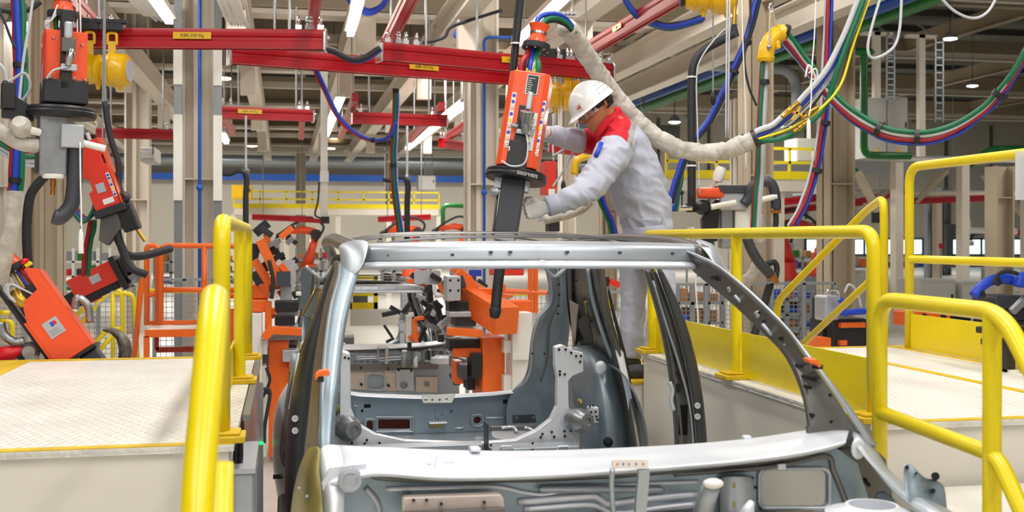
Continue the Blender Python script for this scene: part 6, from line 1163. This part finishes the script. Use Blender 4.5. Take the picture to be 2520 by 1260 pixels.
for k in range(46):
    x = rr.uniform(1000, 1180); y = rr.uniform(665, 940) if x > 1110 else rr.uniform(668, 835); a = rr.choice((20, 40, 65, 90, 115, 150)); L = rr.uniform(12, 30)
    pbeam(t, 'clamp_piece', (x, y), (x+L*math.cos(R(a)), y+L*math.sin(R(a))), 9.35+rr.random()*.8, rr.uniform(.03, .07), rr.uniform(.03, .06), rr.choice(('black', 'black', 'orange', 'plate', 'rubber', 'steel', 'dark_cover')))
t = bpy.data.objects['clamp_fixture']
for k in range(40):
    x = rr.uniform(622, 730); y = rr.uniform(560, 730) if k % 2 else rr.uniform(735, 960); x = max(x, 668) if y > 735 else x; a = rr.choice((-60, -40, 20, 55, 60, 65, 150)); L = rr.uniform(12, 30)
    pbeam(t, 'clamp_piece', (x, y), (x+L*math.cos(R(a)), y+L*math.sin(R(a))), 9.05+rr.random()*.6, rr.uniform(.03, .07), rr.uniform(.03, .06), rr.choice(('black', 'black', 'orange', 'plate', 'rubber', 'steel', 'orange')))
# conveyor track beyond the car
t = thing('conveyor_track', 'pale slatted conveyor track running away behind the second car shell', 'conveyor', (-.1, 16, 0))
MB().b2((-.9, 14.8, .35), (.9, 24, .45)).out('frame', 'grey_paint', t)
for k in range(28): MB().b2((-.9, 14.8+k*.33, .45), (.9, 14.8+k*.33+.28, .48)).out('slat', 'white_paint', t)
# yellow booth frame and racks behind
t = thing('safety_booth', 'yellow guard frame with dark window seen through the windscreen', 'guard', P(895, 760, 15))
for a, b in (((858, 722), (866, 762)), ((920, 680), (930, 762)), ((862, 745), (930, 762)), ((862, 680), (930, 688)), ((862, 722), (930, 728))): pb(t, 'frame_bar', a, b, 15, .08, 'yellow')
pb(t, 'window', (868, 728), (905, 746), 15.02, .03, 'galv_dark'); pb(t, 'panel', (862, 762), (1000, 800), 14.9, .1, 'panel_beige')
def rack(label, a, b, Y, cols, shelves, mats, dY=.8, frame_m='grey_paint'):
    p, q = P(*a, Y), P(*b, Y); x0, x1 = sorted((p.x, q.x)); z0, z1 = sorted((p.z, q.z)); t = thing('storage_rack', label, 'rack', (x0, Y, z0))
    for x in [x0+(x1-x0)*i/cols for i in range(cols+1)]: MB().b2((x-.03, Y, max(0, z0)), (x+.03, Y+.06, z1)).out('upright', frame_m, t)
    for s in range(shelves):
        z = z0+(z1-z0)*s/shelves; MB().b2((x0, Y, z), (x1, Y+dY, z+.04)).out('shelf', frame_m, t)
        for c in range(cols):
            cx = x0+(x1-x0)*(c+.5)/cols; w = (x1-x0)/cols*(.35+.25*rnd.random()); h = (z1-z0)/shelves*(.35+.4*rnd.random()); o = MB().b2((cx-w*.5, Y+.05, z+.04), (cx+w*.5, Y+dY*.8, z+.04+h)).out('crate', rnd.choice(mats), t, bevel=.01)
mx = ['wood', 'blue_plastic', 'green_pipe', 'grey_paint', 'cabinet_grey', 'signal_red', 'black', 'white_paint', 'orange']
rack('far shelf rack of mixed crates between fixture and car', (730, 700), (810, 610), 26, 4, 3, mx); rack('far rack of grey and red crates seen through the windscreen', (940, 700), (1060, 640), 24, 4, 2, mx); rack('far rack of crates left of the orange stairs', (150, 720), (330, 610), 24, 6, 3, mx, frame_m='white_paint'); rack('far rack behind the orange stairs', (380, 700), (620, 620), 26, 6, 3, mx)
rack('pallet rack of wooden boxes behind the right mesh fence', (1668, 850), (1780, 700), 14, 3, 3, ['wood', 'wood', 'blue_plastic', 'green_pipe', 'wood']); rack('pallet rack with blue trays beside the sloping handrail', (1900, 850), (2010, 705), 14, 3, 4, ['wood', 'blue_plastic', 'wood', 'blue_plastic']); rack('far low rack under the bright windows', (2000, 660), (2500, 632), 34, 14, 1, mx); rack('far rack of green and grey crates right of the worker', (1665, 660), (1800, 590), 30, 5, 3, mx)
rack('far rack of mixed crates behind the pale gun', (1880, 690), (2040, 610), 30, 5, 3, mx)
# robots
def robot(label, pb_, k=1., sgn=1, Y=20., col='orange_gun'):
    b = P(*pb_, Y); t = thing('industrial_robot', label, 'robot', b); U = lambda x, z, y=0: b+Vector((x*sgn, y, z))*k
    MB().b2((b.x-.3*k, Y-.3*k, 0), (b.x+.3*k, Y+.3*k, b.z)).out('pedestal', 'grey_paint', t)
    MB().lathe([(.28*k, 0), (.28*k, .12*k), (.2*k, .3*k), (.22*k, .5*k)], 16, Matrix.Translation(b)).out('base', col, t, smooth=True)
    MB().tube([U(.05, .5), U(-.1, 1.0), U(-.22, 1.45)], [.17*k, .13*k, .15*k], 10).out('lower_arm', col, t, smooth='all'); MB().cyl(U(-.22, 1.45, -.2), U(-.22, 1.45, .2), .17*k).out('elbow', 'rubber', t, smooth=True)
    MB().tube([U(-.3, 1.5), U(.2, 1.6), U(.75, 1.5)], [.14*k, .12*k, .08*k], 10).out('upper_arm', col, t, smooth='all'); MB().tube([U(.75, 1.5), U(.95, 1.42), U(1.0, 1.2)], [.08*k, .07*k, .06*k], 8).out('wrist', 'rubber', t, smooth='all'); MB().box(U(1.0, 1.08), (.2*k, .15*k, .2*k)).out('tool', 'steel', t)
    MB().tube(catmull([U(-.2, 1.2, -.2), U(-.45, 1.7, -.2), U(0, 1.95, -.2), U(.5, 1.75, -.2), U(.85, 1.5, -.15)], 6), .04*k, 8).out('dress_hose', 'rubber', t, smooth='all')
robot('orange robot with dark hoses behind the left fixture', (760, 690), .73, -1, 26); robot('orange robot arm reaching just above the left end of the car roof', (1010, 680), .6, -1, 22); robot('orange robot behind the car roof near the second pale column', (1130, 665), .55, -1, 22); robot('red-orange robot far right between hanging gun and tan column', (1940, 690), .7, 1, 20, 'red_gun'); robot('second red-orange robot right of it under the cables', (2010, 680), .6, -1, 22, 'red_gun'); robot('dark robot arm far right under the windows', (2440, 660), .6, -1, 26, 'dark_cover')
# ================================================================ orange stairs at the left
t = thing('access_stairs', 'small orange steel stair platform with tube railings', 'stairs', P(420, 880, 9.4)); YO = 9.4; rO = .022
def otube(nm, pts, Y=YO, r=rO): return MB().tube(fillet([P(x, y, Y) for x, y in pts], .06, 5), r, 10).out(nm, 'orange', t, smooth='all')
otube('rail_loop', [(361, 800), (361, 604), (388, 604), (388, 800)], 9.5); otube('rail_loop', [(396, 800), (396, 604), (590, 606), (590, 800)]); otube('mid_rail', [(396, 713), (590, 714)]); otube('post', [(503, 606), (503, 800)]); otube('mid_rail', [(490, 728), (575, 728)], 9.2); otube('stair_rail', [(361, 676), (350, 680), (330, 880)], 9.2); otube('mid_rail', [(361, 728), (388, 720)], 9.5)
pb(t, 'deck_frame', (356, 812), (500, 828), 9.0, .03, 'orange'); pb(t, 'deck_frame', (356, 790), (500, 798), 9.6, .03, 'orange'); p, q = P(358, 812, 9.02), P(500, 812, 9.02); MB().b2((p.x, 9.03, p.z-.03), (q.x, 9.62, p.z-.01)).out('deck', 'checker_plate', t)
for px in (360, 492): pb(t, 'leg', (px-7, 828), (px+6, 905), 9.0, .06, 'orange')
pb(t, 'step_frame', (384, 855), (486, 866), 9.3, .05, mat('orange_dark', '#a83418', .5)); pb(t, 'step_post', (380, 828), (390, 862), 9.3, .05, 'orange_dark'); pb(t, 'panel', (560, 760), (575, 845), 9.3, .05, 'orange')
t = thing('access_stairs', 'orange tube railing seen through the car behind the right fixture', 'railing', P(1270, 760, 10.2))
for pts in ([(1170, 714), (1345, 720)], [(1305, 655), (1305, 770)], [(1318, 655), (1318, 770)], [(1238, 700), (1238, 760)], [(1225, 722), (1262, 728)]): MB().tube([P(x, y, 10.2) for x, y in pts], .024, 8).out('tube', 'orange', t, smooth=True)
MB().tube([P(1180, 722, 10.6), P(1340, 722, 10.6)], .024, 8).out('tube', 'yellow', t, smooth=True)
# yellow handrails behind, left and right of the car
def yrail(label, runs, Y, r=.022):
    t = thing('stair_handrail', label, 'railing', P(*runs[0][0], Y))
    for pts in runs: MB().tube(fillet([P(x, y, Y) for x, y in pts], .08, 4), r, 10).out('tube', 'yellow', t, smooth='all')
yrail('yellow double handrail behind the left guns', [[(190, 775), (252, 712), (300, 712), (304, 880)], [(196, 800), (262, 722), (330, 722), (338, 880)], [(336, 716), (575, 716)], [(230, 850), (262, 812), (300, 808)], [(278, 720), (278, 880)], [(240, 870), (280, 820)]], 11)
yrail('yellow handrail of the far stair behind the worker legs', [[(1440, 745), (1545, 860)], [(1448, 790), (1530, 880)], [(1465, 735), (1495, 735), (1495, 840)], [(1450, 850), (1520, 905)]], 8.4)
yrail('yellow guard rail at the far left behind the lower gun', [[(0, 790), (30, 790), (30, 880)], [(0, 770), (24, 770)], [(100, 860), (140, 820), (210, 806)]], 11)
# mesh fences
def fence(label, a, b, Y, cell=.045, r=.0035, posts=4):
    p, q = P(*a, Y), P(*b, Y); x0, x1 = sorted((p.x, q.x)); z0, z1 = sorted((p.z, q.z)); t = thing('mesh_fence', label, 'fence', (x0, Y, z0)); m = MB()
    n = int((x1-x0)/cell)
    for i in range(n): x = x0+i*cell; m.b2((x, Y, z0), (x+r*2, Y+r, z1))
    for i in range(int((z1-z0)/cell)): z = z0+i*cell; m.b2((x0, Y, z), (x1, Y+r, z+r*2))
    m.out('wire_mesh', 'grey_paint', t, kind='stuff')
    for i in range(posts+1): x = x0+(x1-x0)*i/posts; MB().b2((x-.02, Y-.02, 0), (x+.02, Y+.02, z1+.02)).out('fence_post', 'grey_paint', t)
    MB().b2((x0, Y-.02, z1), (x1, Y+.02, z1+.03)).out('top_bar', 'grey_paint', t)
fence('grey wire mesh fence behind the right railing', (1655, 880), (2055, 700), 11.4, .05, .0032, 5); fence('grey wire mesh fence behind the left guns', (-30, 890), (330, 705), 13.5, .06, .0035, 4); fence('grey wire mesh fence behind the orange stairs', (380, 880), (600, 690), 12.6, .06, .0035, 3); fence('grey wire mesh fence seen through the car at the right', (1150, 870), (1540, 722), 12.2, .06, .0035, 4)
# ================================================================ far platforms and mezzanine
def mezz(label, x0p, x1p, yt, yb, Y, dY=3., rail=True, hgt=70, m='beige_steel', n=6, fl='yellow'):
    a, b = P(x0p, yt, Y), P(x1p, yb, Y); t = thing('steel_mezzanine', label, 'mezzanine', (a.x, Y, 0))
    MB().b2((a.x, Y, b.z), (b.x, Y+.15, a.z)).out('edge_beam', m, t); MB().b2((a.x, Y, a.z), (b.x, Y+dY, a.z+.04)).out('deck', 'grey_paint', t)
    for i in range(max(2, n//2)+1): x = a.x+(b.x-a.x)*i/max(2, n//2); MB().b2((x-.08, Y+.05, 0), (x+.08, Y+.25, b.z)).out('support_column', m, t)
    if rail:
        hz_ = P(x0p, yt-hgt, Y).z; MB().b2((a.x, Y-.01, a.z), (b.x, Y+.01, a.z+.14)).out('toe_board', fl, t)
        for f in (1., .55): z = a.z+(hz_-a.z)*f; MB().b2((a.x, Y-.02, z-.03), (b.x, Y+.02, z+.02)).out('guard_rail', fl, t)
        for i in range(n+1): x = a.x+(b.x-a.x)*i/n; MB().b2((x-.02, Y-.02, a.z), (x+.02, Y+.02, hz_)).out('guard_post', fl, t)
    return t
mezz('far steel platform with pale rails behind the white post', 575, 1080, 512, 530, 34, 3, True, 42, 'beige_steel', 8); mezz('mezzanine with yellow guard rail behind the hanging gun at the right', 1640, 2060, 438, 472, 18, 4, True, 78, 'beige_steel', 7)
mezz('pale mezzanine at the right above the tall railing', 2050, 2540, 385, 400, 19, 5, False, m='beige_steel', n=6); mezz('grey lower gantry at the far right', 2080, 2540, 470, 482, 26, 3, False, m='tan', n=4)
for a, b, Y, lab in (((2130, 238), (2182, 390), 18.5, 'left half of the tall grey control cabinet pair on the mezzanine'), ((2183, 238), (2234, 390), 18.5, 'right half of the tall grey control cabinet pair on the mezzanine'), ((1960, 340), (2035, 400), 18.5, 'white box cabinet on the mezzanine behind the yellow guard rail'), ((2052, 665), (2132, 760), 13.5, 'grey control cabinet behind the sloping yellow handrail'), ((2262, 688), (2352, 800), 12.5, 'grey control cabinet seen through the tall railing'), ((2368, 692), (2450, 800), 12.5, 'second grey control cabinet right of the first through the tall railing'), ((1030, 432), (1072, 468), 35, 'small white cabinet on the far steel platform'), ((570, 455), (620, 490), 33, 'yellow box on the far steel platform'), ((344, 362), (382, 398), 11, 'small white junction box under the far red rail')):
    p, q = P(*a, Y), P(*b, Y); t = thing('control_cabinet', lab, 'cabinet', (p.x, Y, q.z)); c = 'hoist_yellow' if 'yellow box' in lab else ('cabinet_grey' if Y < 30 else 'white_paint')
    MB().b2((p.x, Y, q.z), (q.x, Y+.5, p.z)).out('body', c, t, bevel=.01); MB().b2((p.x+.03*(q.x-p.x), Y-.015, q.z+.03), (p.x+.95*(q.x-p.x), Y, p.z-.04)).out('door', c, t, bevel=.004); MB().b2((p.x+.85*(q.x-p.x), Y-.03, (p.z+q.z)/2), (p.x+.9*(q.x-p.x), Y-.015, (p.z+q.z)/2+.1)).out('latch', 'rubber', t)
    if Y == 18.5 and 'half' in lab: c2 = Vector(((p.x+q.x)/2, Y-.02, q.z+.12*(p.z-q.z))); MB().prism([(-.06, -.05), (.06, -.05), (0, .06)], .01, Matrix.Translation(c2) @ Matrix.Rotation(R(90), 4, 'X')).out('warning_sign', 'hoist_yellow', t)
for px, y0, y1, Y, lab in ((2192, 85, 245, 18, 'left of the two cable ladders going up to the roof'), (2312, 95, 300, 18, 'right of the two cable ladders going up to the roof'), (1055, 360, 430, 36, 'small cable ladder above the far platform')):
    t = thing('cable_ladder', lab, 'cable ladder', P(px, y1, Y)); w_ = .075 if Y < 30 else .12
    a, b = P(px, y0, Y), P(px, y1, Y)
    for s in (-1, 1): MB().b2((a.x+s*w_-.012, Y, b.z), (a.x+s*w_+.012, Y+.04, a.z)).out('side_rail', 'duct', t)
    n = 11
    for i in range(n): z = b.z+(a.z-b.z)*(i+.5)/n; MB().b2((a.x-w_, Y, z-.01), (a.x+w_, Y+.03, z+.01)).out('rung', 'duct', t)
    MB().beam((a.x, Y+.02, a.z), (a.x-.25, Y+.3, a.z+.3), .12, .03).out('bend', 'duct', t)
for px, y0, y1, Y in ((2270, 85, 385, 18), (2160, 78, 240, 18)):
    a, b = P(px, y0, Y), P(px, y1, Y); struct(MB().b2((a.x-.06, Y, b.z), (a.x+.06, Y+.1, a.z)).b2((a.x-.3, Y, a.z-.06), (a.x+.3, Y+.1, a.z)).out('column_stub', 'beige_steel'))
# big pipes along the hall, green frames
for (px, py), z, r, m, lab in (((2215, 0), 5.2, .09, 'blue_pipe', 'large blue pipe running along the hall at the upper right'), ((2300, 0), 4.95, .08, 'green_pipe', 'large green pipe below the blue one at the upper right'), ((1640, 225), 6.5, .12, 'blue_pipe', 'far blue duct strip right of the white hose'), ((1700, 228), 6.3, .12, 'green_pipe', 'far green duct strip right of the white hose')):
    p = PZ(px, py, z); y0, y1 = (p.y-2, 40) if z < 6 else (p.y-4, p.y+8); t = thing('pipe_run', lab, 'pipe', (p.x, y0, z)); MB().cyl((p.x, y0, z), (p.x, y1, z), r, seg=12).out('pipe', m, t, smooth=True)
    for yy in [y0+1.2+(y1-y0-2.4)*i/4 for i in range(5)]: MB().cyl((p.x, yy, z+r*.9), (p.x, yy, 10.42), .01, seg=6).out('hanger_rod', 'steel', t); MB().lathe([(r*1.12, -.03), (r*1.12, .03)], 12, Matrix.Translation((p.x, yy, z)) @ Matrix.Rotation(R(90), 4, 'X')).out('clamp', 'steel', t, smooth=True)
def pipe(label, pts, Y, r, m): tag(MB().tube(fillet([P(x, y, Y) for x, y in pts], .15, 4), r, 10).out('pipe_run', m, smooth='all'), label, 'pipe')
pipe('green pipe bending down beside the tan column to the cabinets', [(2050, 125), (2150, 128), (2126, 130), (2126, 382), (2240, 384)], 16, .06, 'green_pipe'); pipe('dark green thin pipe frame at the far right', [(2030, 640), (2030, 420), (2110, 418)], 17, .035, 'green_pipe'); pipe('green pipe along the far right gantry', [(2380, 410), (2440, 366), (2540, 366)], 20, .07, 'green_pipe'); pipe('far green pipe beside the far platform', [(1090, 590), (1090, 505), (1145, 507)], 30, .06, 'green_pipe'); pipe('grey pipe running across behind the hoses at the right', [(1500, 150), (1700, 160), (1935, 170), (1960, 200), (1960, 260)], 20, .1, 'grey_paint')
# diagonal braces right
for a, b, Y in (((2110, 425), (2160, 520), 19), ((2420, 430), (2520, 530), 22), ((2180, 470), (2090, 560), 22), ((2330, 420), (2250, 500), 24)): struct(MB().beam(P(*a, Y), P(*b, Y), .16, .1).out('beam_brace', 'tan'))
# machines near the right platform
t = thing('dress_machine', 'black machine with blue hoses behind the sloping handrail', 'machine', P(2080, 860, 8.6)); YM = 8.6
pb(t, 'cylinder_block', (2030, 728), (2068, 790), YM, .2, 'plate', .02); pb(t, 'frame', (2025, 735), (2045, 830), YM+.1, .2, 'black'); pb(t, 'base', (2045, 785), (2135, 880), YM, .4, 'black', .02); pb(t, 'orange_bar', (2070, 795), (2130, 806), YM-.05, .1, 'orange'); pb(t, 'orange_block', (2068, 838), (2085, 850), YM-.05, .1, 'orange'); pb(t, 'orange_foot', (2012, 832), (2045, 900), YM-.1, .2, 'orange')
ptube(t, 'hose', [(2066, 735), (2076, 748), (2074, 770), (2098, 768), (2130, 766)], YM-.1, .026, 'blue_plastic'); ptube(t, 'hose', [(2030, 722), (2040, 715), (2062, 716), (2066, 740)], YM-.1, .014, 'chrome'); ptube(t, 'cable', [(2078, 720), (2090, 700), (2110, 720), (2120, 760)], YM-.1, .01, 'cable_grey')
t = thing('industrial_robot', 'black tool head wrapped in bright blue hose at the right edge', 'robot', P(2480, 770, 7.6)); YM = 7.6
ptube(t, 'dress_hose', [(2396, 728), (2412, 708), (2440, 690), (2475, 686), (2510, 694), (2540, 700)], YM, .04, 'blue_plastic'); ptube(t, 'dress_hose', [(2505, 705), (2512, 686), (2545, 690)], YM-.05, .05, 'blue_plastic'); ptube(t, 'cable', [(2445, 700), (2455, 676), (2480, 668), (2505, 674)], YM-.1, .016, 'rubber')
for px, py in ((2412, 720), (2452, 690)): c = P(px, py, YM); MB().lathe([(.046, -.012), (.046, .012)], 12, Matrix.Translation(c) @ Matrix.Rotation(R(60), 4, 'Y')).out('strap', 'black', t, smooth=True)
pb(t, 'head', (2448, 728), (2530, 760), YM, .3, 'dark_cover', .02); pbeam(t, 'bracket', (2490, 768), (2530, 728), YM-.1, .05, .05, 'steel'); pb(t, 'gear_box', (2450, 760), (2530, 790), YM, .3, 'black', .02); pb(t, 'base', (2470, 790), (2530, 860), YM, .4, 'rubber', .02); pb(t, 'pedestal', (2480, 860), (2530, 1000), YM+.1, .3, 'black')
t = thing('orange_beam', 'orange steel beam behind the toe board of the tall railing', 'beam', P(2300, 790, 8.0)); pb(t, 'beam', (2230, 766), (2340, 800), 8.0, .2, 'orange', .01); pb(t, 'end_block', (2340, 770), (2390, 806), 8.05, .2, 'black', .01)
for px in (2275, 2322): MB().cyl(P(px, 778, 7.95), P(px, 778, 8.0), .022).out('hole', 'hole', t)
t = thing('tool_stand', 'black three-legged tool stand on the right platform', 'stand', PZ(2482, 918, ZP)); c = PZ(2482, 915, ZP); MB().b2((c.x-.02, c.y-.02, ZP), (c.x+.02, c.y+.02, ZP+.13)).out('leg', 'black', t); MB().b2((c.x-.11, c.y-.03, ZP+.12), (c.x+.2, c.y+.05, ZP+.15)).out('top_bar', 'black', t, bevel=.006); MB().b2((c.x-.1, c.y+.05, ZP+.17), (c.x+.2, c.y+.10, ZP+.2)).out('shelf', 'rubber', t, bevel=.006); MB().b2((c.x-.02, c.y-.04, ZP), (c.x+.025, c.y+.03, ZP+.012)).out('foot', 'white_paint', t); MB().b2((c.x+.13, c.y+.04, ZP), (c.x+.17, c.y+.08, ZP+.17)).out('leg', 'black', t)
# light curtain, cable and steel edge at the left platform
t = thing('light_curtain', 'slim clear light curtain with green lamp at the left platform edge', 'sensor', (-.1, 5.0, 0))
MB().b2((-.135, 3.9, ZP-.45), (-.12, 5.6, ZP-.02)).out('panel', mat('tinted_panel', '#c9a49a', .15, var=.05, trans=.55), t); MB().b2((-.14, 3.9, ZP-.02), (-.115, 5.65, ZP)).out('top_trim', 'steel', t); a = P(640, 1090, 5.7); MB().b2((a.x-.02, 5.7, 0), (a.x+.015, 5.74, a.z+.3)).out('post', 'plate', t); MB().box((a.x, 5.69, a.z), (.035, .01, .012)).out('lamp', 'led_green', t)
t = thing('steel_cabinet_edge', 'galvanised steel box under the front corner of the left platform', 'box', (-.1, 3.6, 0)); MB().b2((-.15, 3.42, 0), (-.09, 3.86, ZP-.10)).out('body', 'galv', t, bevel=.006); MB().b2((-.155, 3.41, ZP-.1), (-.085, 3.87, ZP-.085)).out('lid', 'plate', t)
cable('cable', 'black cable loop hanging beside the left platform post', [P(588, 1075, 3.5), P(582, 1095, 3.5), P(580, 1130, 3.5), P(586, 1155, 3.5), P(592, 1130, 3.5), P(592, 1085, 3.5)], .008, 'rubber')
# far gun parts behind the worker arms
t = thing('weld_gun', 'far orange weld gun behind the worker outstretched arm', 'weld gun', P(1355, 430, 8.6)); pb(t, 'body', (1342, 396), (1370, 480), 8.6, .2, 'red_gun', .01); pb(t, 'sticker', (1350, 465), (1366, 480), 8.59, .01, 'white_paint'); pb(t, 'arm', (1352, 520), (1378, 570), 8.6, .15, 'black', .01); pb(t, 'wrist', (1335, 500), (1365, 545), 8.55, .15, 'plate', .01); ptube(t, 'hanger', [(1414, 430), (1418, 398), (1440, 386), (1456, 388)], 8.6, .03, 'hoist_yellow'); ptube(t, 'cable', [(1362, 396), (1360, 340), (1362, 280)], 8.6, .008, 'cable_grey')
t = thing('weld_gun', 'far red weld gun left of the worker knees', 'weld gun', P(1460, 700, 8.4)); pb(t, 'body', (1440, 668), (1475, 718), 8.4, .2, 'red_gun', .01); pb(t, 'arm', (1475, 680), (1500, 706), 8.4, .12, 'black', .01); pbeam(t, 'tip', (1500, 692), (1524, 702), 8.4, .05, .05, 'red_gun'); pb(t, 'sticker', (1446, 676), (1454, 690), 8.39, .01, 'white_paint')
t = thing('weld_gun', 'far red weld gun tip hanging in the windscreen opening', 'weld gun', P(1240, 680, 8.0)); pb(t, 'body', (1215, 660), (1290, 678), 8.0, .2, 'red_gun', .01)
# distant beacon lights
for px, py, Y, m in ((1690, 602, 20, 'led_green'), (2042, 630, 20, 'led_green'), (2180, 618, 22, 'led_green'), (150, 690, 18, 'led_green'), (2315, 612, 24, 'signal_red')):
    c = P(px, py, Y); t = thing('signal_lamp', {1690: 'green signal lamp right of the worker hip', 2042: 'green signal lamp left of the tan column foot', 2180: 'green signal lamp between the yellow posts', 150: 'green signal lamp behind the lower left gun', 2315: 'red signal lamp under the bright windows'}[px], 'lamp', c); MB().cyl(c-Vector((0, 0, c.z)), c, .02, seg=8).out('pole', 'grey_paint', t); MB().lathe([(.05, 0), (.05, .1), (.02, .13)], 10, Matrix.Translation(c)).out('lens', m, t, smooth=True)

t = thing('document_pouch', 'clear plastic document pouch tied to the tall yellow railing at the right edge', 'pouch', P(2515, 380, 4.55)); a, q = P(2500, 492, 4.5), P(2545, 372, 4.5); MB().b2((a.x, 4.5, a.z), (q.x, 4.506, q.z)).out('sleeve', mat('pouch_plastic', '#f4f6fa', .2, var=0, trans=.5), t); MB().b2((a.x+.012, 4.507, a.z+.01), (q.x, 4.509, q.z-.02)).out('paper', 'white_paint', t)
t = thing('jib_crane', 'white post with horizontal white pipe arm far right under the windows', 'jib', P(2368, 640, 22)); a = P(2368, 540, 22); MB().b2((a.x-.06, 22, 0), (a.x+.06, 22.12, a.z)).out('post', 'white_paint', t); MB().cyl(P(2368, 566, 22), P(2500, 570, 22), .07).out('arm', 'white_paint', t, smooth=True); MB().box(P(2375, 552, 21.9), (.2, .15, .2)).out('clamp', 'white_paint', t, bevel=.02)
for px, py, lab in ((2165, 530, 'dark hanging sign board behind the sloping handrail'), (2345, 570, 'small dark sign on the grey post right of the tall railing post')):
    c = P(px, py, 24); t = thing('sign_board', lab, 'sign', c); MB().box(c, (.42 if px < 2200 else .16, .04, .36)).out('board', 'dark_cover', t); MB().cyl(c+Vector((0, 0, .17)), (c.x, c.y, 10.4), .008, seg=6).out('wire', 'steel', t)
